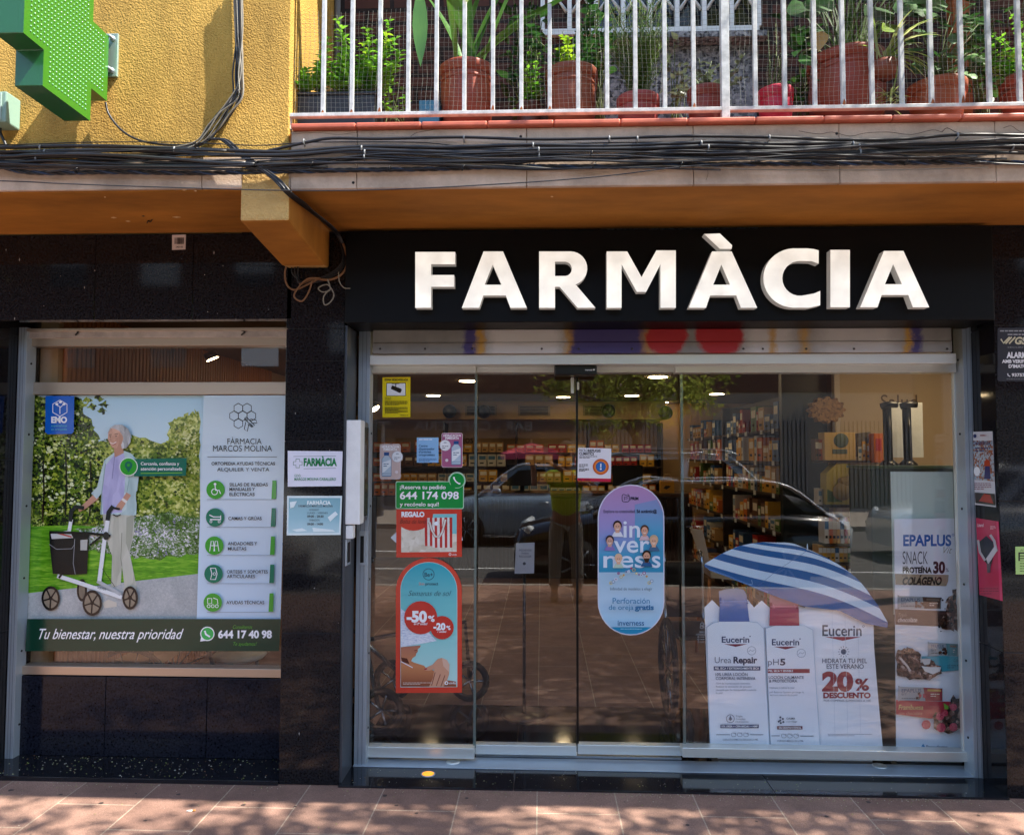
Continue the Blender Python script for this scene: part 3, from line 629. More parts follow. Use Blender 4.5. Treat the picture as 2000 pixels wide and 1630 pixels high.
# cars
m_tyre = mat('tyre', '#0d0d0e', .8); m_rim = mat('wheel_rim', '#8b8e92', .3, .9); m_cglass = mat('car_glass', '#0a0d0f', .03, spec=.9); m_lamp = mat('car_lamp', '#c7ced2', .08)
def car(name, label, x, y, z, L, W, H, col, flip=1, hood=.24, tail=.06, belt=.95, metal=.4, trim=None, group='cars parked along the road'):
    t = thing(name, label, 'car', (x, y, z), group); M = mat('car_paint_' + col.strip('#'), col, .18, metal, coat=1); hw = W / 2
    X = lambda s: x + flip * (s - .5) * L
    st = [(0, .62, .80), (.02, .74, .92), (.08, .80, .97), (hood, .93, 1), (.5, belt, 1), (.8, belt + .02, 1), (.95, belt, .97), (.99, belt - .12, .92), (1, .6, .82)]
    rows = []
    for s, zt, wf in st:
        w_ = hw * wf; pts = [(-.88, .2), (-.97, .32), (-1, .55), (-.97, zt - .1), (-.86, zt), (0, zt + .025), (.86, zt), (.97, zt - .1), (1, .55), (.97, .32), (.88, .2)]
        rows.append([Vector((X(s), y + k * w_, z + zz)) for k, zz in pts])
    b = MB(); b.quadgrid(rows, M); n = len(rows[0]); b.add(rows[0], [tuple(range(n))], M); b.add(rows[-1], [tuple(range(n))], M); body = b.build('body', t)
    c = MB(); sts = [(hood, 0, .86), (hood + .17, 1, .68), (hood + .3, 1.02, .68), (1 - tail - .14, .99, .67), (1 - tail, .05, .8)]; rows = []
    for s, k, wf in sts:
        zt = z + belt + (H - belt) * k; rows.append([Vector((X(s), y - hw * .86, z + belt - .02)), Vector((X(s), y - hw * wf, zt)), Vector((X(s), y, zt + .03 * k)), Vector((X(s), y + hw * wf, zt)), Vector((X(s), y + hw * .86, z + belt - .02))])
    c.quadgrid(rows, M); c.build('roof', t)
    g = MB()
    for sgn in (-1, 1):
        a = lambda s, k, wf: Vector((X(s), y + sgn * (hw * (.86 + (wf - .86) * k) + .012), z + belt + (H - belt) * k))
        g.add([a(hood + .06, .08, .68), a(hood + .18, .86, .68), a(hood + .3, .9, .68), a(hood + .32, .08, .68)], [(0, 1, 2, 3)], m_cglass)
        g.add([a(hood + .34, .08, .68), a(hood + .33, .9, .68), a(1 - tail - .15, .86, .68), a(1 - tail - .07, .08, .68)], [(0, 1, 2, 3)], m_cglass)
    o = flip * .012
    g.add([Vector((X(hood + .01) - o, y + k * hw * .78, z + belt + .05 + .02)) for k in (-1, 1)] + [Vector((X(hood + .155) - o, y + k * hw * .62, z + belt + (H - belt) * .93)) for k in (1, -1)], [(0, 1, 2, 3)], m_cglass)
    g.add([Vector((X(1 - tail - .02) + o, y + k * hw * .7, z + belt + .08)) for k in (-1, 1)] + [Vector((X(1 - tail - .12) + o, y + k * hw * .6, z + belt + (H - belt) * .88)) for k in (1, -1)], [(0, 1, 2, 3)], m_cglass)
    g.build('window', t)
    for sgn in (-1, 1):
        a = lambda s, k, wf: Vector((X(s), y + sgn * (hw * wf + .004), z + belt + (H - belt) * k))
        q = MB(); q.tube(smooth_path([a(hood, .0, .87), a(hood + .17, .98, .69), a(hood + .3, 1.0, .69), a(1 - tail - .14, .97, .68), a(1 - tail - .01, .1, .81)], 5), .022, trim or M, 8); q.build('roof_trim', t)
    for s in (.19, .8):
        for sgn in (-1, 1):
            q = MB(); yy = y + sgn * (hw - .1); q.lathe([(.31, -.11), (.335, -.06), (.335, .06), (.31, .11)], (X(s), yy, z + .33), m_tyre, 24, 'Y'); wh = q.build('wheel', t)
            q = MB(); q.lathe([(.22, 0), (.21, sgn * .02), (.05, sgn * .035)], (X(s), yy + sgn * .1, z + .33), m_dark, 20, 'Y')
            for k in range(7):
                a = 2 * math.pi * k / 7; q.tube([(X(s) + .03 * math.cos(a), yy + sgn * .128, z + .33 + .03 * math.sin(a)), (X(s) + .22 * math.cos(a), yy + sgn * .118, z + .33 + .22 * math.sin(a))], .016, m_rim, 5)
            q.build('rim', wh)
    for sgn in (-1, 1):
        q = MB(); q.tube([(X(.025), y + sgn * hw * .6, z + .7), (X(.05), y + sgn * hw * .86, z + .75)], .06, m_lamp, 8); q.build('headlight', t)
        q = MB(); q.tube([(X(hood + .1), y + sgn * (hw - .03), z + belt + .02), (X(hood + .09), y + sgn * (hw + .1), z + belt + .08), (X(hood + .09), y + sgn * (hw + .2), z + belt + .09)], [.03, .07, .06], M, 8); q.build('mirror', t)
        q = MB()
        q.tube([(X(hood + .27), y + sgn * (hw + .005), z + belt - .13), (X(hood + .32), y + sgn * (hw + .005), z + belt - .13)], .012, m_rim, 6); q.build('door_handle', t)
    return t
ZR = GZ - .106
car('parked_car', 'black hatchback parked at the near kerb behind the photographer', 1.75, -6.2, ZR, 4.2, 1.8, 1.36, '#050506', 1, trim=mat('bright_trim', '#c8ccd0', .25, .6))
car('parked_car', 'pale blue grey hatchback across the road by the bar terrace', -.1, -10.9, ZR, 4.2, 1.8, 1.5, '#8496a6', 1, metal=.1, trim=mat('bright_trim', '#c8ccd0', .25, .6))
est = car('parked_car', 'silver estate car with roof rails on the road behind the black hatchback', 2.65, -8.75, ZR, 4.5, 1.85, 1.72, '#c4c8ca', -1, metal=.1, trim=mat('bright_trim', '#c8ccd0', .25, .6), hood=.26, tail=.02, belt=1.0)
for yy in (-8.1, -9.4):
    q = MB(); q.tube(smooth_path([(.75, yy, ZR + 1.68), (1.05, yy, ZR + 1.79), (2.75, yy, ZR + 1.79), (3.15, yy, ZR + 1.71)]), .022, m_rim, 8); o = q.build('roof_rail', est)
car('parked_car', 'white hatchback behind the silver estate car on the road', 7.9, -9.0, ZR, 4.2, 1.8, 1.52, '#d6d8d8', 1)
# white delivery van
vt = thing('delivery_van', 'white delivery van with a teal panel parked at the near kerb', 'van', (-5.3, -6.3, ZR), 'cars parked along the road')
vw = mat('van_white', '#d9dcdc', .25, coat=.8); b = MB(); rows = []
for s, zt, wf in ((-2.75, .9, .85), (-2.8 + .1, 1.05, .95), (-3.5, 1.2, 1), (-4.25, 2.1, .97), (-4.7, 2.25, .97), (-8, 2.25, .97), (-8.15, 2.1, .95)):
    rows.append([Vector((s, -6.3 + k * wf, ZR + zz)) for k, zz in ((-.93, .3), (-1, .6), (-.98, min(zt - .05, 1.3)), (-.88, zt - .08), (-.7, zt), (.7, zt), (.88, zt - .08), (.98, min(zt - .05, 1.3)), (1, .6), (.93, .3))])
b.quadgrid(rows, vw); b.add(rows[0], [tuple(range(10))], vw); b.add(rows[-1], [tuple(range(10))], vw); b.build('body', vt)
q = MB(); q.box(-7.6, -4.9, -5.315, -5.305, ZR + .75, ZR + 1.75, mat('van_teal', '#1b6f7e', .3)); q.build('side_panel', vt)
q = MB(); q.add([(-3.62, -7.1, ZR + 1.28), (-3.62, -5.5, ZR + 1.28), (-4.2, -5.6, ZR + 2.02), (-4.2, -7.0, ZR + 2.02)], [(0, 1, 2, 3)], m_cglass); q.box(-4.8, -3.85, -5.33, -5.32, ZR + 1.3, ZR + 1.9, m_cglass); q.build('window', vt)
for x in (-3.5, -7.1):
    for yy in (-5.45, -7.15):
        q = MB(); q.lathe([(.31, -.11), (.34, -.06), (.34, .06), (.31, .11)], (x, yy, ZR + .34), m_tyre, 24, 'Y'); wh = q.build('wheel', vt)
        q = MB(); q.lathe([(.21, -.115), (.21, .115)], (x, yy, ZR + .34), m_rim, 20, 'Y'); q.build('rim', wh)
# parasol of the bar
pt = thing('parasol', 'pink square parasol open on the bar terrace across the road', 'parasol', (-.25, -15, GZ)); c0 = Vector((-.25, -15, 1.95))
b = MB(); cn = [c0 + Vector((math.cos(R(45 + 45 * k)), math.sin(R(45 + 45 * k)), 0)) * (.95 if k % 2 == 0 else .78) + Vector((0, 0, -.27 - (.03 if k % 2 == 0 else 0))) for k in range(8)]
b.add([c0] + cn + [p + Vector((0, 0, -.14)) for p in cn], [(0, 1 + k, 1 + (k + 1) % 8) for k in range(8)] + [(1 + k, 9 + k, 9 + (k + 1) % 8, 1 + (k + 1) % 8) for k in range(8)], mat('parasol_cloth', '#d8506a', .8)); b.build('canopy', pt)
b = MB(); b.tube([(-.25, -15, GZ + .05), (-.25, -15, 2.02)], .025, mat('parasol_pole', '#b98b5a', .5), 8); b.build('pole', pt)
b = MB(); b.lathe([(.28, 0), (.28, .06), (.06, .1)], (-.25, -15, GZ), m_dark, 16); b.build('base', pt)

# ------------------------------------------------------------------ the photographer, seen as a reflection
def skin(name, chains, M, par, sub=2):
    me = bpy.data.meshes.new(name); vs, es, rs, idx = [], [], [], {}
    for ch in chains:
        prev = None
        for co, r in ch:
            k = tuple(round(c, 4) for c in co)
            if k not in idx: idx[k] = len(vs); vs.append(co); rs.append(r)
            if prev is not None and prev != idx[k]: es.append((prev, idx[k]))
            prev = idx[k]
    me.from_pydata(vs, es, []); o = bpy.data.objects.new(name, me); COL.objects.link(o)
    mo = o.modifiers.new('skin', 'SKIN'); mo.use_smooth_shade = True
    for d, r in zip(me.skin_vertices[0].data, rs): d.radius = (r, r) if not isinstance(r, tuple) else r
    me.skin_vertices[0].data[0].use_root = True
    s = o.modifiers.new('sub', 'SUBSURF'); s.levels = s.render_levels = sub; me.materials.append(M)
    if par: o.parent = par; o.matrix_parent_inverse = Matrix.Translation(-Vector(par.location))
    return o
px_, py_ = .27, -4.08
m_skin = mat('skin', '#a8745a', .55); m_tee = mat('lime_shirt', '#c3d626', .85, var=.1, vscale=5); m_trs = mat('beige_trousers', '#9b9080', .85); m_hair = mat('dark_hair', '#241a14', .7, var=.4, vscale=40); m_shoe = mat('dark_trainer', '#2a2a2c', .6)
pe = thing('person', 'person in lime green shirt and beige trousers photographing the shop with a phone', 'person', (px_, py_, GZ))
P3 = lambda x, y, zz: (px_ + x, py_ + y, GZ + zz)
hips = (P3(0, 0, .93), (.14, .1)); chest = (P3(0, .0, 1.28), (.155, .1)); neck0 = (P3(0, .02, 1.43), (.07, .06))
ch = [[hips, (P3(0, 0, 1.08), (.135, .095)), chest, neck0, (P3(0, .04, 1.49), .052), (P3(0, .07, 1.56), (.07, .085)), (P3(0, .075, 1.63), (.078, .095)), (P3(0, .06, 1.70), (.06, .075))]]
for s, hx in ((-1, -.17), (1, .0)):
    ch.append([hips, (P3(s * .1, 0, .82), .085), (P3(s * .12, .03, .48), .06), (P3(s * .13, .0, .1), .042), (P3(s * .13, .1, .04), .04)])
    hnd = Vector((-.02 + s * .075 - px_, -3.80 - py_, 1.575 - GZ))
    el = Vector((s * .34, .12, 1.2))
    wr = hnd.lerp(el, .22) + Vector((0, 0, -.02))
    ch.append([chest, (P3(s * .17, 0, 1.38), .06), (P3(*el), .042), (P3(*wr), .028), (P3(*(hnd + Vector((s * .012, -.012, -.03)))), (.032, .02))])
skin('body', ch, m_skin, pe)
tch = [[(P3(0, 0, .88), (.175, .125)), (P3(0, 0, 1.08), (.165, .12)), (P3(0, 0, 1.28), (.18, .122)), (P3(0, .01, 1.40), (.11, .085))]]
for s in (-1, 1): tch.append([(P3(0, 0, 1.28), (.18, .122)), (P3(s * .18, .01, 1.37), .08), (P3(s * .25, .06, 1.29), .075)])
skin('shirt', tch, m_tee, pe)
rch = []
for s in (-1, 1): rch.append([(P3(0, 0, .95), (.16, .115)), (P3(s * .1, 0, .8), .1), (P3(s * .12, .03, .48), .078), (P3(s * .13, .0, .12), .066)])
skin('trousers', rch, m_trs, pe)
skin('hair', [[(P3(0, .02, 1.64), (.085, .08)), (P3(0, .04, 1.70), (.085, .1)), (P3(0, .08, 1.735), (.06, .07))]], m_hair, pe)
for s in (-1, 1): skin('shoe', [[(P3(s * .13, -.06, .05), .048), (P3(s * .13, .06, .05), .048), (P3(s * .135, .18, .04), (.042, .032))]], m_shoe, pe)
for s in (-1, 1):                                       # eyes, ears and fingers round the phone
    q = MB(); q.lathe([(.004, 0), (.012, .006), (.004, .012)], P3(s * .03, .155, 1.615), m_dark, 8, 'Y'); q.build('eye', pe)
    skin('ear', [[(P3(s * .082, .06, 1.6), .014), (P3(s * .088, .05, 1.63), .016)]], m_skin, pe, 1)
    for k in range(4):
        hx = -.02 + s * .075; zz = 1.575 - .028 + k * .019; l = (.03, .034, .032, .026)[k]
        skin('finger', [[((hx + s * .02, -3.815, zz), .009), ((hx + s * .012, -3.783, zz + .003), .0085), ((hx - s * l * .6, -3.781, zz + .004), .0075), ((hx - s * l, -3.786, zz + .004), .006)]], m_skin, pe, 1)
    skin('thumb', [[((-.02 + s * .095, -3.82, 1.55), .011), ((-.02 + s * .075, -3.83, 1.57), .01), ((-.02 + s * .05, -3.818, 1.58), .008)]], m_skin, pe, 1)
skin('nose', [[(P3(0, .15, 1.61), .012), (P3(0, .172, 1.585), .014)]], m_skin, pe, 1)
q = MB(); q.box(px_ - .025, px_ + .025, py_ + .158, py_ + .164, GZ + 1.545, GZ + 1.556, mat('lips', '#8a4a42', .5)); q.build('mouth', pe)
ph = MB(); ph.box(-.095, .055, -3.802, -3.794, 1.54, 1.615, m_black); tag(ph.build('phone', None, .003), 'black phone held up sideways in the photographer\'s hands', 'phone')

# ------------------------------------------------------------------ inside the shop
m_tan = mat('warm_wall', '#b08d62', .7, var=.06, vscale=2); m_floor = mat('dark_floor_tile', '#2a2624', .22, var=.15, vscale=3)
m_ceil = mat('shop_ceiling', '#5e4e3b', .8); m_slat = mat('wood_slat', '#a8642c', .5, var=.3, vscale=6, stretch=(8, 8, .6)); m_dwood = mat('dark_wood', '#2b1a11', .5, var=.35, vscale=7, stretch=(9, 9, .5))
m_shelf = mat('shelf_board', '#3b2a1e', .5); m_lampon = mat('lamp_disc', '#ffe2b0', .5, emit=11)
XLI, XRI, YBK, ZC = -2.66, 5.4, 8.3, 2.42
b = MB(); b.box(XLI - .1, XRI + .1, .37, YBK + .1, GZ - .2, zst - .012, m_floor); b.build('interior_floor', bld)
b = MB(); b.box(XLI - .1, XRI + .1, .31, YBK + .1, ZC, ZC + .06, m_ceil); b.build('interior_ceiling', bld)
b = MB(); b.box(XLI - .1, XRI + .1, YBK, YBK + .1, GZ, ZC - .001, m_tan); b.build('back_wall', bld)
b = MB(); b.box(XLI - .1, XLI, .36, YBK - .001, zst, ZC - .001, m_tan); b.box(XRI, XRI + .1, .31, YBK - .001, zst, ZC - .001, m_tan); b.build('side_wall', bld)
b = MB(); y = .4
while y < 3.6: b.box(XLI + .001, XLI + .03, y, y + .028, zst, ZC - .002, m_slat); y += .045
b.build('slatted_panel', bld)
b = MB(); b.box(XLI + .001, 1.85, 7.75, YBK - .001, 2.15, ZC - .002, mat('bulkhead', '#d6b37c', .6)); b.build('bulkhead', bld)
for x0 in (-1.15, -.35, .62):
    q = MB(); q.box(x0, x0 + .48, 7.738, 7.748, 2.2, 2.36, mat('vent_frame', '#a58c60', .5))
    for k in range(6): q.box(x0 + .03, x0 + .45, 7.73, 7.737, 2.215 + k * .022, 2.227 + k * .022, m_dark)
    q.build('air_vent', bld)
# downlights, all lit
def lamp_at(p, r, lab, tilt=None):
    t = thing('ceiling_light', lab, 'ceiling light', p, 'round lights on the shop ceiling')
    n = Vector(tilt or (0, 0, -1)).normalized(); s = n.orthogonal().normalized(); c = n.cross(s); p = Vector(p)
    q = MB(); ring = [p + (s * math.cos(a) + c * math.sin(a)) * r for a in (2 * math.pi * k / 20 for k in range(20))]
    q.add(ring, [tuple(range(20))], m_lampon); q.build('lamp_disc', t)
    q = MB(); q.tube([p - n * .004, p - n * .05], r * 1.08, m_white if not tilt else m_black, 20); q.build('lamp_body', t)
for i, (u, v) in enumerate(((846, 773), (810, 786), (935, 787), (1234, 773), (1164, 786), (1293, 786), (1100, 776), (1400, 770))):
    d = ray(u, v); p = CAMP + d * ((ZC - .008 - CAMP.z) / d.z); lamp_at(p, .095, 'round white downlight glowing in the shop ceiling behind the glass doors')
for x, y in ((3.1, 1.0), (0.2, 2.2), (2.6, 1.3), (-1.9, 3.2), (1.2, 4.2), (-.8, 4.6)):
    lamp_at((x, y, ZC - .008), .1, 'round white downlight glowing in the shop ceiling behind the glass doors')
lamp_at(at(415, 701, 1.6), .042, 'tilted spotlight glowing behind the upper pane of the shop window', (.35, .12, -.8)); lamp_at(at(733, 798, 4.5), .05, 'tilted spotlight glowing beside the yellow camera notice', (.55, -.2, -.7))
for i, (u, v) in enumerate(((878, 803), (945, 804), (1188, 802), (1300, 806))):
    p = at(u, v, 7.55); t = thing('speaker', ('black ball loudspeaker above the pink card sticker', 'black ball loudspeaker above the green message sticker', 'black ball loudspeaker above the white square sticker', 'black ball loudspeaker above the arched lilac sticker')[i], 'speaker', p)
    q = MB(); q.lathe([(.03, -.11), (.085, -.09), (.105, 0), (.085, .08), (.04, .1)], p, m_black, 16, 'Y'); q.build('body', t)
    q = MB(); q.tube([p + Vector((0, .1, 0)), p + Vector((0, .21, .05))], .025, m_black, 8); q.build('bracket', t)
# back shelves with rows of boxes
YS = 8.0
sv = thing('wall_shelving', 'dark wooden shelves across the back wall of the shop filled with small boxes', 'shelves', (0, YS, GZ))
lev = [PZ(v, YS) for v in (883, 910, 940, 967)]
for z in lev: q = MB(); q.box(-2.6, 1.82, YS - .12, YBK - .002, z - .02, z, m_shelf); q.build('shelf', sv)
q = MB()
for x in (-2.62, -1.5, -.4, .7, 1.8): q.box(x, x + .03, YS - .1, YBK - .003, GZ, 2.1, m_shelf)
q.build('upright', sv)
BOX = {'yellow': '#e0a52a', 'orange': '#d06a1c', 'white': '#d5d0c4', 'red': '#b3261f', 'tan': '#c79a5c', 'green': '#5c7a35', 'blue': '#3a5f8c', 'brown': '#6a4326'}
protos = {}
def product(colr, wd, dp, ht):
    k = (colr, wd, dp, ht)
    if k not in protos:
        q = MB(); M = mat('carton_' + colr, BOX[colr], .45); M2 = mat('carton_label', '#efe6cf', .5) if colr != 'white' else mat('carton_label2', '#4d7a9c', .5)
        q.box(-wd / 2, wd / 2, -dp / 2, dp / 2, 0, ht, M)
        o = q.build('product_box'); c = MB(); c.box(-wd * .38, wd * .38, -dp / 2 - .001, -dp / 2 + .001, ht * .55, ht * .85, M2); c.box(-wd * .3, wd * .15, -dp / 2 - .001, -dp / 2 + .001, ht * .2, ht * .3, m_dark); l = c.build('printed_label', o)
        protos[k] = (o.data, l.data); bpy.data.objects.remove(l); bpy.data.objects.remove(o)
    return protos[k]
def put_box(colr, wd, dp, ht, loc, lab, grp, rz=0):
    a, c = product(colr, wd, dp, ht); o = bpy.data.objects.new('product_box', a); COL.objects.link(o); o.location = loc; o.rotation_euler = (0, 0, rz)
    tag(o, lab, 'box', grp); l = bpy.data.objects.new('printed_label', c); COL.objects.link(l); l.parent = o
rb = random.Random(21)
for li, z in enumerate(lev):
    x = -2.5
    while x < 1.72:
        if rb.random() < .13: x += rb.uniform(.1, .3); continue
        c = rb.choice(['yellow', 'yellow', 'yellow', 'orange', 'white', 'red', 'tan'] if x > -.9 else ['yellow', 'tan', 'brown', 'orange', 'white']); run = rb.randint(2, 4); wd = rb.choice([.1, .13]); ht = rb.choice([.12, .15, .18])
        for _ in range(run):
            if x > 1.72: break
            put_box(c, wd, .1, ht, (x, YS - .05, z + .001), 'small %s carton on the lit shelves along the back wall' % c, 'cartons on the back wall shelves'); x += wd + .012
        x += rb.uniform(.0, .06)
# lettering on the back wall over the shelves
wl = MB(); vs, fs = glyphs('Consejos', 0); wl.add([(PX(858, 8.28) + x * .14, 8.285, 1.8 + y * .17) for x, y in vs], fs, m_dwood); wl.build('wall_lettering', bld)
# counter
ct = thing('sales_counter', 'long dark counter with wooden slatted front at the back of the shop', 'counter', (.3, 6.6, GZ))
q = MB(); q.box(-1.35, 1.95, 6.3, 7.0, zst, 1.08, m_dwood); q.build('counter_body', ct)
q = MB(); x = -1.34
while x < 1.93: q.box(x, x + .03, 6.275, 6.299, zst + .1, 1.04, m_dwood); x += .05
q.build('slat_front', ct); q = MB(); q.box(-1.4, 2.0, 6.24, 7.05, 1.081, 1.12, mat('counter_top', '#4a3220', .25)); q.build('counter_top', ct)
for i, (u, lab) in enumerate(((1020, 'black till monitor on the counter seen behind the photographer'), (1225, 'black till monitor on the counter above the arched lilac sticker'))):
    p = at(u, 930, 6.6); t = thing('till_monitor', lab, 'monitor', (p.x, 6.6, 1.12)); q = MB(); q.box(p.x - .2, p.x + .2, 6.55, 6.58, 1.2, 1.48, m_black); q.build('screen', t); q = MB(); q.tube([(p.x, 6.6, 1.12), (p.x, 6.6, 1.3)], .03, m_black, 8); q.box(p.x - .1, p.x + .1, 6.52, 6.68, 1.121, 1.135, m_black); q.build('stand', t)
# paper carrier bag on the counter
p = at(1302, 944, 6.5); t = thing('paper_bag', 'yellow paper carrier bag with a dark leaf print on the counter', 'bag', (p.x, 6.5, 1.12))
q = MB(); q.box(p.x - .09, p.x + .09, 6.44, 6.54, 1.121, 1.28, mat('carton_yellow', BOX['yellow'], .5)); q.build('bag_body', t)
q = MB(); q.tube(smooth_path([(p.x - .05, 6.44, 1.27), (p.x - .04, 6.44, 1.35), (p.x + .04, 6.44, 1.35), (p.x + .05, 6.44, 1.27)]), .006, m_tan, 6); q.build('handle', t)
q = MB(); leaf(q, (p.x - .05, 6.437, 1.18), (1, 0, .3), .1, .05, m_dark, 0, 3, (0, -1, 0)); q.build('print', t)
# shelving unit along the right, full of boxes
XS = 1.9
su = thing('display_shelving', 'tall dark shelving unit packed with coloured boxes on the right inside the shop', 'shelves', (XS, 4.2, GZ))
q = MB(); q.box(XS + .3, XS + .33, 2.4, 6.2, zst, 2.15, m_dwood); q.build('back_panel', su)
q = MB(); q.box(XS - .02, XS + .33, 2.33, 2.398, zst, 2.3, mat('dark_teal_panel', '#10201f', .4)); q.box(XS - .02, XS + .33, 4.3, 4.34, zst, 2.1, m_dwood); q.build('side_panel', su)
lv = [.35, .68, 1.0, 1.3, 1.56, 1.82]
for z in lv:
    q = MB(); q.box(XS - .03, XS + .299, 2.4, 4.298, z - .02, z, m_shelf); q.box(XS - .03, XS + .299, 4.342, 6.2, z - .02, z, m_shelf); o = q.build('shelf', su)
    q = MB(); y = 2.5
    while y < 6.1: q.box(XS - .034, XS - .031, y, y + .07, z - .035, z + .003, m_white); y += rb.uniform(.25, .7)
    q.build('price_tag', o)
for z in lv:
    y = 2.46
    while y < 6.05:
        if rb.random() < .12: y += rb.uniform(.08, .25); continue
        c = rb.choice(list(BOX)); wd = rb.choice([.05, .08, .12, .17]); ht = rb.choice([.09, .13, .17, .2, .22])
        if not (4.15 < y < 4.45): put_box(c, wd, .16, ht, (XS + .07, y + wd / 2, z + .001), '%s carton packed on the tall shelving unit on the right' % c, 'cartons on the right shelving unit', R(-90))
        y += wd + .008
# partition with hanging goods on the right
pw = MB(); YP = 2.2; pw.box(XS + .34, XRI - .001, YP, YP + .06, zst, ZC - .002, mat('display_wall', '#bfa985', .75)); pw.box(XS + .33, XS + .37, YP - .03, YP - .001, zst, ZC - .003, mat('display_trim', '#cbbda6', .6)); pw.build('display_wall', bld)
vs, fs = glyphs('Salud', 0); a0 = at(1719, 797, YP); wl = MB(); wl.add([(a0.x + x * .135, YP - .003, a0.z + y * .15) for x, y in vs], fs, mat('wall_script', '#6a5640', .7)); wl.build('wall_lettering', bld)
for v in (899, 986, 1062, 1098, 1150):
    z = PZ(v, 2.0, 1640); q = MB(); q.box(PX(1604, 2.0, 950), PX(1740, 2.0, 950), 1.96, YP - .001, z - .015, z, m_shelf)
    tag(q.build('wall_shelf'), {899: 'dark wall shelf holding the cream carton bag', 986: 'dark wall shelf under the house shaped box', 1062: 'dark wall shelf under the upright books row', 1098: 'dark wall shelf of slim cartons above the striped umbrella', 1150: 'lowest dark wall shelf hidden behind the striped umbrella'}[v], 'shelf', 'shelves on the display wall')
def goods(name, lab, cat, parts):
    t = thing(name, lab, cat, at(*parts[0][0], parts[0][1]))
    for _, _, nm, fn in parts: q = MB(); fn(q); q.build(nm, t, .003)
    return t
def pbox(u0, v0, u1, v1, y0, y1, M): return lambda q: q.box(PX(u0, y0, v1), PX(u1, y0, v1), y0, y1, PZ(v1, y0, (u0 + u1) / 2), PZ(v0, y0, (u0 + u1) / 2), M)
m_cream_c = mat('cream_carton', '#d9b36a', .6); m_pr = mat('carton_print', '#5d6a5c', .6)
goods('gift_box', 'cream carton bag with grey animal print on the top display shelf', 'gift box', [((1640, 898), 2.0, 'carton', pbox(1611, 844, 1672, 898.5, 1.97, 2.1, m_cream_c)), (0, 0, 'print', lambda q: (q.lathe([(.055, 0), (.05, -.002)], at(1643, 860, 1.968), m_pr, 16, 'Y'), q.box(*[k for pair in ((at(1626, 885, 1.968).x, at(1655, 885, 1.968).x), (1.966, 1.9695), (PZ(886, 1.97, 1640), PZ(877, 1.97, 1640))) for k in pair], m_pr)))])
goods('toy_house', 'yellow house shaped carton with slanted roof on the display shelf', 'gift box', [((1640, 985), 2.0, 'carton', lambda q: q.prism([at(u, v, 1.97) for u, v in ((1614, 985), (1614, 925), (1634, 905), (1660, 905), (1668, 930), (1668, 985))], (0, .12, 0), mat('yellow_carton', '#c2ad48', .6))), (0, 0, 'print', lambda q: q.prism([at(u, v, 1.968) for u, v in ((1616, 980), (1616, 955), (1645, 968), (1645, 980))], (0, .0015, 0), mat('carton_green', BOX['green'], .5)))])
goods('soft_toy', 'beige soft toy lying on the shelf beside the house shaped carton', 'soft toy', [((1650, 965), 1.95, 'body', lambda q: q.tube(smooth_path([at(1640, 948, 1.94), at(1655, 945, 1.94), at(1680, 942, 1.94), at(1698, 944, 1.94)]), [.02] + [.055] * 17 + [.03], mat('plush', '#a08a58', .95, bump=.5, bscale=80), 12)), (0, 0, 'head', lambda q: q.lathe([(.02, -.05), (.06, -.03), (.066, .01), (.03, .05)], at(1645, 960, 1.92), mat('plush', '#a08a58', .95), 14, 'Y'))])
goods('gingham_cushion', 'round brown gingham cushion with scalloped edge on the display wall', 'cushion', [((1617, 800), 2.1, 'cushion', lambda q: q.prism([at(1617 + (33 + 3 * math.cos(12 * a)) * math.cos(a), 800 + (24 + 3 * math.cos(12 * a)) * math.sin(a), 2.08) for a in (2 * math.pi * k / 60 for k in range(60))], (0, .09, 0), cells('gingham', ['#6f4a26', '#b58a54', '#4a2f18'], 60, .9)))])
goods('toy_blister_pack', 'grey mesh bag of goods hanging right of the cream carton bag', 'bag', [((1690, 870), 2.0, 'pouch', lambda q: q.prism([at(u, v, 2.02) for u, v in ((1673, 846), (1700, 843), (1708, 870), (1704, 890), (1675, 892))], (0, .06, 0), mat('mesh_bag', '#6d655c', .7, var=.4, vscale=60)))])
goods('orange_carton', 'orange upright carton beside the black crutches', 'box', [((1718, 903), 1.9, 'carton', pbox(1708, 846, 1726, 903, 1.9, 1.99, mat('carton_orange', BOX['orange'], .5))), (0, 0, 'print', pbox(1711, 856, 1722, 880, 1.896, 1.899, mat('carton_red', BOX['red'], .5)))])
for i in range(9): put_box(('white', 'orange', 'tan', 'yellow', 'white', 'red', 'tan', 'orange', 'red')[i], .035, .12, .19, (PX(1612 + i * 7.5, 2.02, 1040), 2.05, PZ(1061, 2.0, 1640) + .001), 'slim %s carton standing upright on the display wall shelf' % ('white', 'orange', 'tan', 'yellow', 'white', 'red', 'tan', 'orange', 'red')[i], 'slim cartons on the display wall')
for i in range(9): put_box(('tan', 'yellow', 'tan', 'yellow', 'white', 'yellow', 'tan', 'green', 'green')[i], .035, .12, .12, (PX(1600 + i * 8, 2.02, 1080), 2.05, PZ(1097, 2.0, 1640) + .001), 'small %s carton on the shelf just above the striped umbrella' % ('tan', 'yellow', 'tan', 'yellow', 'white', 'yellow', 'tan', 'green', 'green')[i], 'small cartons above the umbrella')
rz = random.Random(6)
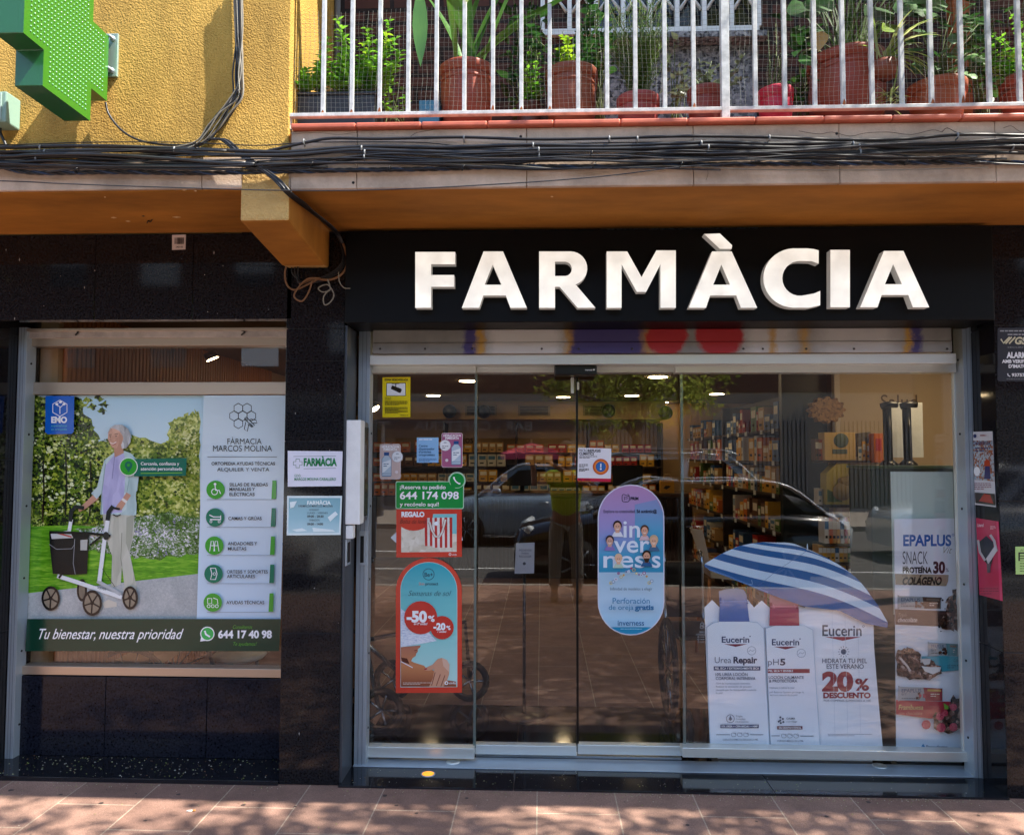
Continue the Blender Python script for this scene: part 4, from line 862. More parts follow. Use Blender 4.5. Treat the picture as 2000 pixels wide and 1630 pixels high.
for zv, us in ((899, (1598, 1604, 1682, 1690, 1698)), (986, (1604, 1674, 1682, 1690, 1700, 1708)), (1062, (1690, 1698, 1706, 1716)), (1098, (1680, 1690, 1702, 1712, 1722)), (1150, (1610, 1622, 1634, 1650, 1662, 1674, 1690, 1706))):
    for u in us: c = rz.choice(('white', 'tan', 'green', 'orange', 'brown', 'yellow')); put_box(c, .03, .09, rz.uniform(.1, .17), (PX(u, 2.0, zv), 2.06, PZ(zv, 2.0, 1640) + .001), 'narrow %s packet squeezed between the goods on the display wall' % c, 'packets on the display wall')
# crutches and white boards
for i, (u, lab) in enumerate(((1732, 'black forearm crutch against a white board, the one nearer the orange carton'), (1770, 'black forearm crutch against a white board, nearer the shutter guide'))):
    t = thing('crutch', lab, 'crutch', at(u, 905, 1.5), 'crutches on the white boards'); q = MB(); q.tube([at(u, 792, 1.5), at(u + 4, 910, 1.5)], .028, m_black, 10); q.build('shaft', t)
    q = MB(); q.tube(smooth_path([at(u - 12, 794, 1.48), at(u + 2, 790, 1.46), at(u + 20, 790, 1.46)]), .022, m_black, 10); q.build('handle', t)
    q = MB(); q.lathe([(.06, 0), (.06, .02), (.03, .05)], at(u + 4, 912, 1.5), m_black, 14); q.build('foot', t)
    q = MB(); q.box(PX(u + 6, 1.62, 850), PX(u + 33, 1.62, 850), 1.62, 1.63, PZ(893, 1.62, u), PZ(786, 1.62, u), m_white); tag(q.build('white_board'), ('white upright card behind the crutch nearer the orange carton', 'white upright card behind the crutch nearer the shutter guide')[i], 'board', 'white cards behind the crutches')
t = thing('divider_cabinet', 'dark green cabinet behind the white snack banner', 'cabinet', at(1760, 1460, 1.2)); q = MB(); q.box(PX(1702, 1.2, 1000), PX(1905, 1.2, 1000), 1.2, 1.55, zst, PZ(915, 1.2, 1750), mat('green_cabinet', '#3d4a3c', .5)); q.build('cabinet_body', t, .004)
q = MB(); q.box(PX(1702, 1.2, 1000) - .01, PX(1905, 1.2, 1000), 1.19, 1.56, PZ(915, 1.2, 1750) + .001, PZ(911, 1.2, 1750) + .006, mat('green_top', '#556a4c', .4)); q.build('cabinet_top', t)
q = MB(); pbox(1746, 921, 1868, 1200, .44, .446, glass_mat('frosted_green', .05, (.6, .75, .66), .82))(q); tag(q.build('frosted_panel'), 'pale green frosted glass panel standing behind the top of the snack banner', 'glass panel')
# wire chair, wheelchair, rollator, stool
m_chrome = mat('chrome', '#9aa0a6', .2, .9)
def wheel(q, c, r, M, spokes=8, ax='X', tw=.018):
    c = Vector(c); f = (lambda a, rr: c + Vector((0, rr * math.cos(a), rr * math.sin(a)))) if ax == 'X' else (lambda a, rr: c + Vector((rr * math.cos(a), 0, rr * math.sin(a))))
    q.tube([f(2 * math.pi * k / 24, r) for k in range(25)], tw, M, 6, False)
    for k in range(spokes): q.tube([f(0, .01) if 0 else c, f(2 * math.pi * k / spokes, r)], tw * .35, m_chrome, 4)
wc = thing('wheelchair', 'folded black wheelchair standing just inside the right sliding door', 'wheelchair', (1.0, 1.0, GZ)); x0 = PX(1310, .9, 1300)
q = MB(); wheel(q, (x0, 1.0, zst + .3), .28, m_tyre, 12); wheel(q, (x0 + .3, 1.0, zst + .3), .28, m_tyre, 12); q.build('wheel', wc)
q = MB()
for dx in (.03, .27):
    q.tube(smooth_path([(x0 + dx, .62, zst + .1), (x0 + dx, .66, zst + .5), (x0 + dx, .9, zst + .52), (x0 + dx, 1.25, zst + .52), (x0 + dx, 1.3, zst + .92), (x0 + dx, 1.42, zst + .94)]), .012, m_chrome, 8)
q.build('frame', wc); q = MB(); q.box(x0 + .04, x0 + .26, .85, 1.25, zst + .5, zst + .53, m_black); q.build('seat', wc); q = MB(); q.box(x0 + .04, x0 + .26, 1.27, 1.3, zst + .55, zst + .9, m_black); q.build('backrest', wc)
q = MB(); wheel(q, (x0 + .04, .58, zst + .09), .08, m_tyre, 5); wheel(q, (x0 + .26, .58, zst + .09), .08, m_tyre, 5); q.build('caster', wc)
rl = thing('rollator', 'black walking frame with wheels inside the fixed left pane', 'walking frame', (-.9, .75, GZ)); x0 = PX(745, .7, 1370)
q = MB(); wheel(q, (x0, .7, zst + .12), .11, m_tyre, 5, 'Y', .022); wheel(q, (x0 - .05, 1.3, zst + .12), .11, m_tyre, 5, 'Y', .022); wheel(q, (x0 + .45, 1.3, zst + .12), .11, m_tyre, 5, 'Y', .022); q.build('wheel', rl)
q = MB(); q.tube([(x0 - .02, .72, zst + .12), (x0 - .12, .75, zst + .55), (x0 - .1, .8, zst + .95)], .014, m_chrome, 8); q.tube([(x0 - .12, .75, zst + .5), (x0 + .02, 1.3, zst + .14)], .014, m_chrome, 8); q.tube([(x0 - .12, .76, zst + .5), (x0 + .42, 1.3, zst + .5), (x0 + .45, 1.3, zst + .14)], .014, m_black, 8); q.build('frame', rl)
q = MB(); q.tube([(x0 - .1, .8, zst + .95), (x0 - .06, .66, zst + .98)], .018, m_black, 8); q.build('handle', rl)
ch_ = thing('wire_chair', 'pale shell chair with wooden legs seen under the striped umbrella tip', 'chair', tuple(at(1378, 1180, 2.4))); c0 = at(1378, 1125, 2.4)
q = MB(); q.quadgrid([[c0 + Vector((-.12 + .03 * abs(j), -.2 + .1 * j + .2, .38)), c0 + Vector((-.06 + .02 * abs(j), -.2 + .1 * j + .2, .2)), c0 + Vector((.0, -.2 + .1 * j + .2, .02)), c0 + Vector((.2, -.2 + .1 * j + .2, 0)), c0 + Vector((.36, -.2 + .1 * j + .2, .03))] for j in range(-2, 3)], m_white); q.build('seat', ch_)
for dx, dy in ((0, -.15), (.3, -.15), (0, .15), (.3, .15)): q = MB(); q.tube([c0 + Vector((dx, dy, 0)), Vector((c0.x + dx * 1.25 - .04, c0.y + dy * 1.3, zst))], .013, m_slat, 8); q.build('leg', ch_)
st_ = thing('stool', 'round white stool behind the lower edge of the shop window', 'stool', tuple(at(468, 1300, 1.2))); c0 = at(468, 1278, 1.2)
q = MB(); q.lathe([(.15, -.02), (.17, 0), (.15, .02)], c0, m_white, 24); q.build('seat', st_)
for k in range(3): a = 2.1 * k + .4; q = MB(); q.tube([c0 + Vector((.1 * math.cos(a), .1 * math.sin(a), -.02)), Vector((c0.x + .16 * math.cos(a), c0.y + .16 * math.sin(a), zst))], .012, m_chrome, 8); q.build('leg', st_)
w2 = thing('wheelchair', 'wheelchair wheel and cream seat behind the lower edge of the shop window', 'wheelchair', tuple(at(250, 1330, .9))); c0 = at(250, 1352, .9)
q = MB(); wheel(q, c0, .26, m_tyre, 14, 'Y'); wheel(q, c0 + Vector((.05, .5, 0)), .26, m_tyre, 14, 'Y'); q.build('wheel', w2); q = MB(); q.box(c0.x - .3, c0.x + .1, c0.y + .06, c0.y + .44, c0.z + .12, c0.z + .18, m_tan); q.build('seat', w2)
q = MB(); q.tube([c0 + Vector((-.3, .06, .15)), c0 + Vector((-.32, .06, -.2))], .012, m_chrome, 8); q.tube([c0 + Vector((.1, .06, .15)), c0 + Vector((.16, .06, .55))], .012, m_chrome, 8); q.build('frame', w2)
# notice on a stand inside
t = thing('notice_stand', 'white printed notice on a thin black stand behind the left sliding door', 'notice', tuple(at(1023, 1150, 1.0))); a = Art(1.0); a.base([(1008, 1060), (1044, 1059), (1043, 1119), (1005, 1120)], '#c2c8d0', .003); a.text('PEDIDOS', 1014, 1038, 1076, 4, '#555a66'); a.text('PARA', 1019, 1033, 1082, 4, '#555a66'); a.text('RECOGER', 1014, 1038, 1088, 4, '#555a66'); a.circ(1024, 1100, 3, '#555a66'); a.build('notice', t)
q = MB(); p = at(1024, 1120, 1.02); q.tube([(p.x, 1.02, zst), (p.x, 1.02, p.z + .05)], .01, m_black, 8); q.lathe([(.14, 0), (.13, .015)], (p.x, 1.02, zst), m_black, 20); q.build('stand', t)

# ------------------------------------------------------------------ balcony: back wall, window, railing, netting
YBW = .12; zfl = ZTILE + .02
b = MB(); b.box(XYR - .5, PX(1172, YBW, 150), YBW, .3, ZTILE - .2, 9, m_brick); b.box(PX(1482, YBW, 150), 9, YBW, .3, ZTILE - .2, 9, m_brick); b.box(PX(1172, YBW, 150), PX(1482, YBW, 150), YBW + .001, .3, 4.5, 9, m_brick)
b.build('brick_wall', bld)
m_terr = cells('pebble_dash', ['#15161a', '#6f737a', '#a4a6a8'], 75, .8)
b = MB(); b.box(PX(1174, YBW, 150), PX(1480, YBW, 150), YBW + .02, .3, ZTILE - .2, PZ(88, YBW, 1330), m_terr); b.box(PX(1168, YBW, 80), PX(1492, YBW, 80), YBW - .06, YBW + .1, PZ(85, YBW, 1330), PZ(74, YBW, 1330), m_terr); b.build('pebble_dash_panel', bld)
b = MB(); b.box(XYR, 9, -.55, .13, 5.55, 5.8, m_fascia); b.box(-12, 9, YF, 9.5, 9.001, 9.2, m_fascia); b.build('unseen_upper_slabs', bld)  # slabs out of view; the lower one is added to shade the balcony
# window with white lattice grille
gw = MB(); xa, xb = PX(1060, YBW, 40), PX(1480, YBW, 40); zb_ = PZ(70, YBW, 1300); gw.box(xa, xb, YBW + .03, YBW + .05, zb_, 4.4, m_win); go = gw.build('balcony_window', bld)
gw = MB(); gw.box(xa, xb, YBW - .03, YBW + .02, zb_, zb_ + .03, m_white)
for k in range(9):
    x = xa + (xb - xa) * k / 8; gw.box(x - .011, x + .011, YBW - .025, YBW + .015, zb_ + .0305, 4.4, m_white)
    if k < 8:
        dx = (xb - xa) / 16; gw.tube([(x + .015, YBW - .01, PZ(22, YBW, 1300)), (x + dx, YBW - .01, PZ(-8, YBW, 1300)), (x + 2 * dx - .015, YBW - .01, PZ(22, YBW, 1300))], .01, m_white, 4)
gw.build('grille', go)
# wooden post and drain pipes
b = MB(); b.box(PX(1862, .0, 60), PX(1896, .0, 60), .0, .06, ZTILE - .1, 4.6, mat('orange_post', '#8a4a1c', .6, var=.2, vscale=6, stretch=(6, 6, 1))); tag(b.build('wooden_post'), 'orange brown wooden post standing on the balcony behind the leafy pot', 'post')
for i, (u, rr_, lab) in enumerate(((617, .02, 'thin grey drain pipe nearest the yellow wall at the end of the balcony'), (638, .025, 'thick grey drain pipe in the middle of three on the balcony'), (656, .016, 'slim grey drain pipe nearest the brick wall on the balcony'))):
    b = MB(); b.tube([at(u, 250, .06), (at(u, 250, .06).x, .06, 5.4)], rr_, mat('grey_pipe', '#6b7076', .5), 12); tag(b.build('drain_pipe'), lab, 'pipe', 'drain pipes on the balcony')
# railing
YR = -.585
m_rail = mat('rail_white', '#aeb2b2', .4, var=.2, vscale=22, col2='#d0d3d2', bump=.1, bscale=50)
rlg = thing('balcony_railing', 'white square bar balcony railing with rust spots at the foot', 'railing', tuple(at(1300, 210, YR)))
bars = [631, 687, 741.5, 797, 852, 906.6, 962.5, 1018, 1073.5, 1129, 1185.6, 1241, 1298.5, 1355, 1416, 1475.6, 1533, 1591.5, 1647, 1703.6, 1762, 1819.6, 1879, 1933, 1992, 2050]
zr0 = PZ(213, YR, 1300)
b = MB(); b.box(at(566, 214, YR).x, 4.5, YR - .016, YR + .012, zr0 - .016, zr0, m_rail); b.build('bottom_rail', rlg, .002)
b = MB(); b.box(at(566, 214, YR).x, 4.5, YR - .02, YR + .02, 4.0, 4.03, m_rail); b.build('top_rail', rlg)
b = MB(); b.box(at(566, 220, YR).x, at(570, 220, YR).x, YR - .01, YR + .01, ZTILE + .02, zr0 - .017, m_rail); b.build('foot', rlg)
rr = random.Random(4)
for u in bars:
    x = at(u, 205, YR).x; h = .0085 if u != 1416 else .0165
    b = MB(); b.box(x - h, x + h, YR - h, YR + h, zr0 + .0005 if h < .01 else ZTILE + .022, 3.999, m_rail); o = b.build('bar', rlg, .0015)
    if rr.random() < .45:
        q = MB(); hh = rr.uniform(.012, .04); q.prism([(x - h * .8, YR - h - .0006, zr0 + .001), (x + h * .9, YR - h - .0006, zr0 + .001), (x + h * .7, YR - h - .0006, zr0 + hh * .6), (x + h * .1, YR - h - .0006, zr0 + hh), (x - h * .6, YR - h - .0006, zr0 + hh * .4)], (0, .001, 0), m_rust); q.build('rust_patch', o)
# wire netting tied behind the bars
b = MB(); m_net = mat('netting', '#9a9d94', .5, .3); x0, x1 = at(578, 120, -.56).x, 3.9; za, zb_ = zr0 + .001, PZ(8, -.56, 1300); n = int((x1 - x0) / .0195); rr = random.Random(8)
def wob(x, z): return Vector((x + .004 * math.sin(z * 23 + x * 7), -.562 + .006 * math.sin(x * 5.1 + z * 9), z + .005 * math.sin(x * 9.7)))
for i in range(n + 1): x = x0 + .0195 * i; b.tube([wob(x, za + (zb_ - za) * k / 6) for k in range(7)], .00052, m_net, 3, False)
for i in range(int((zb_ - za) / .0195) + 1): z = za + .0195 * i; b.tube([wob(x0 + (x1 - x0) * k / 40, z) for k in range(41)], .00052, m_net, 3, False)
tag(b.build('wire_netting'), 'fine pale wire netting stretched behind the balcony bars', 'netting')

# ------------------------------------------------------------------ balcony plants
m_soil = mat('soil', '#1d140e', .95, bump=.6, bscale=60)
m_mint = leaf_mat('mint_leaf', '#4c8a20', '#8cc83c', 10, .4); m_strap = leaf_mat('strap_leaf', '#2f5a26', '#5c8a3c', 3, .2, .3); m_deep = leaf_mat('deep_leaf', '#1c3a1a', '#3a6a2c', 6, .25, .35)
m_lime = leaf_mat('lime_leaf', '#6f9a1c', '#a9c832', 8, .45); m_spider = leaf_mat('spider_leaf', '#7d9a3c', '#d5d99a', 14, .4); m_fern = leaf_mat('feathery_leaf', '#3c5a24', '#5c7a30', 6, .3); m_stem = mat('green_stem', '#4c5a28', .7); m_grey = leaf_mat('silver_leaf', '#39452f', '#7d8a72', 12, .2)
def pot(u0, u1, vtop, y, mcol, t, rim=True, zb=None, flare=.8):
    """round flower pot whose rim spans u0..u1 at height vtop"""
    um = (u0 + u1) / 2; c = at(um, vtop, y); r = abs(at(u1, vtop, y).x - at(u0, vtop, y).x) / 2; zb = zfl if zb is None else zb; h = c.z - zb
    M = mat('pot_' + mcol.strip('#'), mcol, .5, var=.15, vscale=9)
    q = MB(); q.lathe([(r * flare, 0), (r * (flare + .12), h * .6), (r * .93, h - .05), (r * .93, h - .03)] , (c.x, c.y, zb), M, 32); q.build('pot', t)
    q = MB(); q.lathe([(r * .9, -.045), (r * .985, -.044), (r, -.006), (r * .99, 0), (r * .93, 0), (r * .91, -.02)], (c.x, c.y, c.z), M, 32)
    if h > .25: q.lathe([(r * .955, h * .0), (r * .965, .006), (r * .955, .012)], (c.x, c.y, c.z - .075), M, 32)
    q.build('pot_rim', t)
    q = MB(); q.lathe([(r * .9, -.02), (r * .5, -.008), (.001, -.004)], (c.x, c.y, c.z), m_soil, 24); q.build('soil', t); return c, r
def leafy(q, s, base, top, n, ln, wd, M, r, pairs=True, droop=.35, bend=.03):
    """an upright stem with leaves along it"""
    base, top = Vector(base), Vector(top); mid = base.lerp(top, .5) + Vector((r.uniform(-bend, bend), r.uniform(-bend, bend), 0)); P = smooth_path([base, mid, top], 5)
    s.tube(P, [.0035 - .0022 * i / (len(P) - 1) for i in range(len(P))], m_stem, 5)
    for i in range(n):
        t = .12 + .88 * i / n; k = min(len(P) - 2, int(t * (len(P) - 1))); p = P[k].lerp(P[k + 1], t * (len(P) - 1) - k); a0 = r.uniform(0, 6.28) if not pairs else i * 1.57 + r.uniform(-.3, .3); sc = 1 - .55 * t
        for j in range(2 if pairs else 1):
            a = a0 + math.pi * j; leaf(q, p, (math.cos(a), math.sin(a), r.uniform(.1, .7)), ln * sc * r.uniform(.8, 1.2), wd * sc * r.uniform(.85, 1.15), M, droop * r.uniform(.5, 1.6), 3)
# 1 planter box with mint
t = thing('planter_box', 'long dark grey planter box with sunlit bushy mint by the yellow wall', 'potted plant', tuple(at(655, 235, -.42)))
q = MB(); x0, x1 = at(580, 210, -.5).x, at(732, 210, -.5).x; q.box(x0, x1, -.5, -.3, zfl, PZ(186, -.5, 650), mat('planter_grey', '#2c3036', .5)); q.box(x0 - .008, x1 + .008, -.508, -.292, PZ(186, -.5, 650) + .0005, PZ(180, -.5, 650), mat('planter_grey', '#2c3036', .5)); q.build('planter', t, .004)
q, s = MB(), MB(); r = random.Random(5); zb = PZ(184, -.45, 650)
for u, v in ((658, 30), (716, 50), (763, 32), (640, 70), (690, 75), (735, 75), (776, 70), (632, 100), (668, 90), (705, 105), (750, 100), (784, 95), (620, 125), (650, 120), (690, 130), (725, 130), (770, 125), (580, 140), (615, 150), (600, 135), (640, 150), (675, 155), (745, 150), (700, 160), (760, 158), (584, 165), (755, 60), (665, 60), (710, 80)):
    y = r.uniform(-.56, -.4); p = at(u, v, y); bx = at(min(730, max(590, u + r.uniform(-25, 15))), 180, y); leafy(q, s, (bx.x, max(-.48, y), zb), p, 15, .066, .034, m_mint if r.random() > .2 else m_lime, r, True, .5)
s.build('stem', t); q.build('foliage', t)
# blue crate
t = thing('blue_box', 'small light blue plastic box between the mint planter and the big pot', 'box', tuple(at(838, 230, -.4)))
q = MB(); q.box(at(818, 215, -.45).x, at(858, 215, -.45).x, -.45, -.3, zfl, PZ(195, -.45, 838), mat('blue_plastic', '#3c7f9e', .45)); q.box(at(815, 215, -.45).x, at(861, 215, -.45).x, -.456, -.294, zfl + .05, zfl + .06, mat('blue_plastic', '#3c7f9e', .45)); q.build('box_body', t, .006)
# 2 strap leaved plant in big pot
t = thing('potted_plant', 'large terracotta pot with broad strap leaves hanging over the bars', 'potted plant', tuple(at(912, 235, -.38)), 'potted plants on the balcony')
c, r0 = pot(858, 967, 138, -.38, '#8a3c26', t); q = MB(); r = random.Random(2)
leaf(q, at(820, -30, -.615), (.02, -.02, -1), .36, .064, m_strap, .0, 6, (0, -1, .1), .1, 1.0)
for u, v, ln, wd in ((880, 20, .6, .06), (935, 10, .6, .06), (965, 40, .6, .05), (905, -10, .6, .06), (850, 30, .6, .05), (990, 30, .7, .05), (1010, 80, .6, .04), (870, -20, .7, .06), (950, 70, .5, .05), (1040, 60, .7, .04)):
    p0 = c + Vector((r.uniform(-.05, .05), r.uniform(-.05, .05), -.01)); d = at(u, v, -.38 + r.uniform(-.15, .2)) - p0; leaf(q, p0, d + Vector((0, 0, .1)), ln, wd, m_strap, .55, 8, None, .35, 1.2)
for u, v in ((910, 0), (895, -8)): leaf(q, at(u, v - 25, -.6), (.1, -.1, -1), .075, .04, m_spider, .1, 5, (0, -1, 0), .1)
q.build('foliage', t)
# others: (label, rim u0,u1,v, y, colour, plant builder)
def bush(t, c, r0, spots, M, ln, wd, seed, n=9, pairs=True, y0=-.1, droop=.5):
    q, s = MB(), MB(); r = random.Random(seed)
    for u, v in spots:
        y = c.y + r.uniform(-.12, .12); leafy(q, s, (c.x + r.uniform(-.5, .5) * r0, c.y + r.uniform(-.4, .4) * r0, c.z - .01), at(u, v, y), n, ln, wd, M, r, pairs, droop)
    s.build('stem', t); q.build('foliage', t)
t = thing('potted_plant', 'terracotta pot with a small bright lime green sprig on top', 'potted plant', tuple(at(1115, 235, -.36)), 'potted plants on the balcony'); c, r0 = pot(1064, 1168, 144, -.36, '#7d4028', t); bush(t, c, r0, ((1098, 62), (1108, 70), (1092, 90), (1118, 95)), m_lime, .06, .045, 3, 7)
q, s = MB(), MB(); r = random.Random(14)
for u, v in ((1150, 20), (1170, 60), (1135, 40), (1160, 90), (1180, 30), (1145, 70), (1175, 100), (1045, 75), (1060, 100), (1035, 100), (1190, 120), (1150, 110)): leafy(q, s, (c.x + r.uniform(-.07, .07), c.y, c.z), at(u, v, c.y + r.uniform(-.1, .15)), 8, .06, .035, m_deep, r)
q.build('dark_foliage', t); s.build('stem', t)
t = thing('potted_plant', 'low reddish bowl pot with tall feathery needle leaved stems', 'potted plant', tuple(at(1245, 235, -.4)), 'potted plants on the balcony'); c, r0 = pot(1204, 1288, 194, -.42, '#8a3a38', t)
q, s = MB(), MB(); r = random.Random(6)
for k in range(64):
    u, v = r.uniform(1185, 1305), r.uniform(-20, 130); P = smooth_path([(c.x + r.uniform(-.05, .05), c.y + r.uniform(-.05, .05), c.z), at((u + 1245) / 2 + r.uniform(-12, 12), (v + 190) / 2, c.y), at(u, v, c.y + r.uniform(-.1, .1))], 6); s.tube(P, .0012, m_stem, 4)
    for p in P[2:]:
        for j in range(5): d = rdir(r); d.z = abs(d.z) * .7 + .2; leaf(q, p + Vector((r.uniform(-.012, .012), 0, r.uniform(-.012, .012))), d, .032, .004, m_fern, .4, 2)
s.build('stem', t); q.build('foliage', t)
t = thing('potted_plant', 'brown pot with loose dull green succulent leaves beside the thick railing post', 'potted plant', tuple(at(1378, 235, -.36)), 'potted plants on the balcony'); c, r0 = pot(1342, 1414, 178, -.38, '#7a3024', t); bush(t, c, r0, ((1340, 130), (1365, 115), (1390, 120), (1420, 110), (1445, 130), (1330, 160), (1460, 150), (1380, 140), (1350, 150), (1410, 150), (1440, 165), (1310, 190), (1320, 145), (1455, 105)), m_grey, .06, .034, 8, 7, False, -.1, .6)
t = thing('potted_plant', 'pink red plastic pot with a silver foot and trailing dark stems', 'potted plant', tuple(at(1513, 235, -.45)), 'potted plants on the balcony'); c, r0 = pot(1480, 1549, 179, -.46, '#b01f3c', t, flare=.8); q, s = MB(), MB(); r = random.Random(9)
for u, v in ((1500, 60), (1515, 40), (1530, 80), (1520, 110), (1505, 120)): leafy(q, s, (c.x, c.y + .06, c.z - .01), at(u, v, -.2), 22, .03, .008, m_grey, r, True, .8)
s.build('stem', t); q.build('foliage', t)
t = thing('potted_plant', 'biggest terracotta pot with huge round leaves and grassy blades', 'potted plant', tuple(at(1652, 235, -.3)), 'potted plants on the balcony'); c, r0 = pot(1578, 1726, 120, -.34, '#8a3a28', t, flare=.84); q = MB(); r = random.Random(12)
for u, v, ln, wd, M in ((1550, 15, .2, .15, m_deep), (1620, 5, .2, .14, m_deep), (1690, 25, .18, .13, m_deep), (1760, 10, .22, .15, m_deep), (1810, 0, .2, .13, m_strap), (1570, 90, .13, .09, m_deep), (1565, 120, .12, .08, m_deep), (1725, 60, .1, .09, m_lime), (1740, -10, .2, .14, m_deep), (1660, -15, .2, .15, m_deep)):
    p = at(u, v - 15, c.y + r.uniform(-.15, .1)); leaf(q, p, (r.uniform(-.6, .6), -.5, -.6), ln, wd, M, .2, 5, (0, -.8, .6), -.15, .9); q.tube(smooth_path([(c.x + r.uniform(-.08, .08), c.y, c.z - .01), c.lerp(p, .6) + Vector((0, .05, .06)), p], 4), .004, m_stem, 5)
leaf(q, at(1606, 62, -.45), (-.25, -.1, -1), .1, .06, mat('dead_leaf', '#b0905c', .7, var=.2, vscale=30), .1, 4, (0, -1, .2), .6)
for k in range(38): a = r.uniform(-.5, .5); leaf(q, c + Vector((r.uniform(-.06, .1), r.uniform(-.05, .05), 0)), (a + .15, r.uniform(-.2, .2), 1), r.uniform(.3, .45), .008, m_fern, .35, 6, (0, -1, 0))
q.build('foliage', t)
t = thing('potted_plant', 'pale striped spider plant arching over the rim of the biggest pot', 'potted plant', tuple(at(1740, 200, -.5)), 'potted plants on the balcony'); q = MB(); r = random.Random(15); p0 = at(1725, 120, -.5)
for k in range(26): leaf(q, p0 + Vector((r.uniform(-.02, .02), r.uniform(-.02, .02), 0)), (r.uniform(-.25, 1), r.uniform(-.6, .2), r.uniform(.0, .9)), r.uniform(.14, .26), .011, m_spider, 1.6, 7, None, .3)
q.tube(smooth_path([p0, at(1738, 90, -.52), at(1752, 130, -.53), at(1742, 190, -.53)]), .003, m_spider, 5); p1 = at(1740, 205, -.53)
for k in range(34): d = rdir(r); leaf(q, p1 + Vector((0, 0, r.uniform(-.02, .06))), d, r.uniform(.05, .1), .008, m_spider, .9, 5, None, .3)
q.build('foliage', t); q = MB(); q.lathe([(.05, 0), (.06, .06), (.055, .06)], p0 - Vector((0, 0, .07)), mat('pot_#7d4028', '#7d4028'), 16); q.build('pot', t)
t = thing('potted_plant', 'orange terracotta pot with broad dark green heart leaves', 'potted plant', tuple(at(1828, 235, -.4)), 'potted plants on the balcony'); c, r0 = pot(1773, 1884, 170, -.4, '#a0522f', t, flare=.74); q, s = MB(), MB(); r = random.Random(22)
for k in range(46):
    u, v = r.uniform(1765, 1915), r.uniform(20, 165); p = at(u, v, c.y + r.uniform(-.15, .15)); leaf(q, p, (r.uniform(-.7, .7), -.6, r.uniform(-.8, .3)), r.uniform(.05, .1), r.uniform(.04, .075), m_deep if k % 4 else m_strap, .3, 4, (0, -.7, .7), -.1, .9); s.tube([(c.x + r.uniform(-.05, .05), c.y, c.z - .01), c.lerp(p, .5) + Vector((0, 0, .03)), p], .002, m_stem, 4)
s.build('stem', t); q.build('foliage', t)
t = thing('potted_plant', 'terracotta pot cut by the frame edge with small light green leaves', 'potted plant', tuple(at(1990, 235, -.35)), 'potted plants on the balcony'); c, r0 = pot(1956, 2050, 155, -.36, '#8c4530', t, flare=.78); bush(t, c, r0, ((1920, 70), (1935, 85), (1905, 95), (1945, 100), (1925, 115), (1960, 90), (1930, 60), (1910, 110), (1955, 60), (1985, 40), (1970, 20), (2000, 60)), m_mint, .05, .035, 25, 8)
t = thing('potted_plant', 'dark pot low behind the bars with a small yellow green creeper', 'potted plant', tuple(at(1030, 235, -.3)), 'potted plants on the balcony'); c, r0 = pot(1008, 1060, 205, -.32, '#4a2a20', t); bush(t, c, r0, ((1030, 175), (1045, 190), (1015, 185), (1005, 215), (1050, 205), (1025, 200), (1042, 170), (1040, 75), (1035, 90), (1050, 110), (1030, 120), (1045, 135)), m_mint, .045, .035, 27, 6)
for i, (u, v, lab) in enumerate(((1975, 30, 'dark red leaved climber high at the frame edge of the balcony'), (1025, 40, 'dark leafy climber on the brick wall behind the big terracotta pot'))):
    t = thing('climbing_plant', lab, 'plant', tuple(at(u, v, 0))); q, s = MB(), MB(); r = random.Random(40 + i)
    for k in range(10): leafy(q, s, at(u + r.uniform(-25, 25), 235, 0), at(u + r.uniform(-40, 40), v + r.uniform(-60, 90), -.1), 10, .045, .03, leaf_mat('red_leaf', '#3a1d1c', '#5a2a26', 8) if i == 0 and 'red_leaf' not in MATS else (MATS.get('red_leaf') if i == 0 else m_deep), r)
    s.build('stem', t); q.build('foliage', t)

for i, (ua, ub, va, vb, M, ln, wd, n, lab) in enumerate(((1130, 1200, -10, 150, m_deep, .07, .05, 90, 'dark bushy plant filling the gap left of the feathery pot'), (1300, 1345, 60, 200, m_grey, .05, .03, 40, 'dull trailing plant between the bowl pot and the brown pot'), (1545, 1600, 30, 215, m_deep, .1, .07, 40, 'dark broad leaves spilling beside the biggest pot'), (985, 1065, 20, 200, m_deep, .08, .05, 80, 'dark tangle of leaves right of the strap leaved pot'), (1880, 1960, -10, 200, m_deep, .07, .05, 90, 'dark bushy plant in front of the wooden post'), (740, 800, 150, 225, m_mint, .035, .025, 40, 'low green weed at the foot of the brick wall by the planter'))):
    t = thing('leafy_plant', lab, 'plant', tuple(at((ua + ub) / 2, vb, -.2))); q, s = MB(), MB(); r = random.Random(60 + i); c = at((ua + ub) / 2, 245, -.2)
    for k in range(n):
        p = at(r.uniform(ua, ub), va + (vb - va) * r.random() ** .8, r.uniform(-.38, -.05)); leaf(q, p, (r.uniform(-1, 1), r.uniform(-1, .2), r.uniform(-.6, .6)), ln * r.uniform(.6, 1.2), wd * r.uniform(.6, 1.2), M, .4, 4, None, .15)
        if k % 3 == 0: s.tube(smooth_path([c + Vector((r.uniform(-.05, .05), 0, 0)), c.lerp(p, .6) + Vector((0, .03, .04)), p], 3), .002, m_stem, 4)
    s.build('stem', t); q.build('foliage', t)

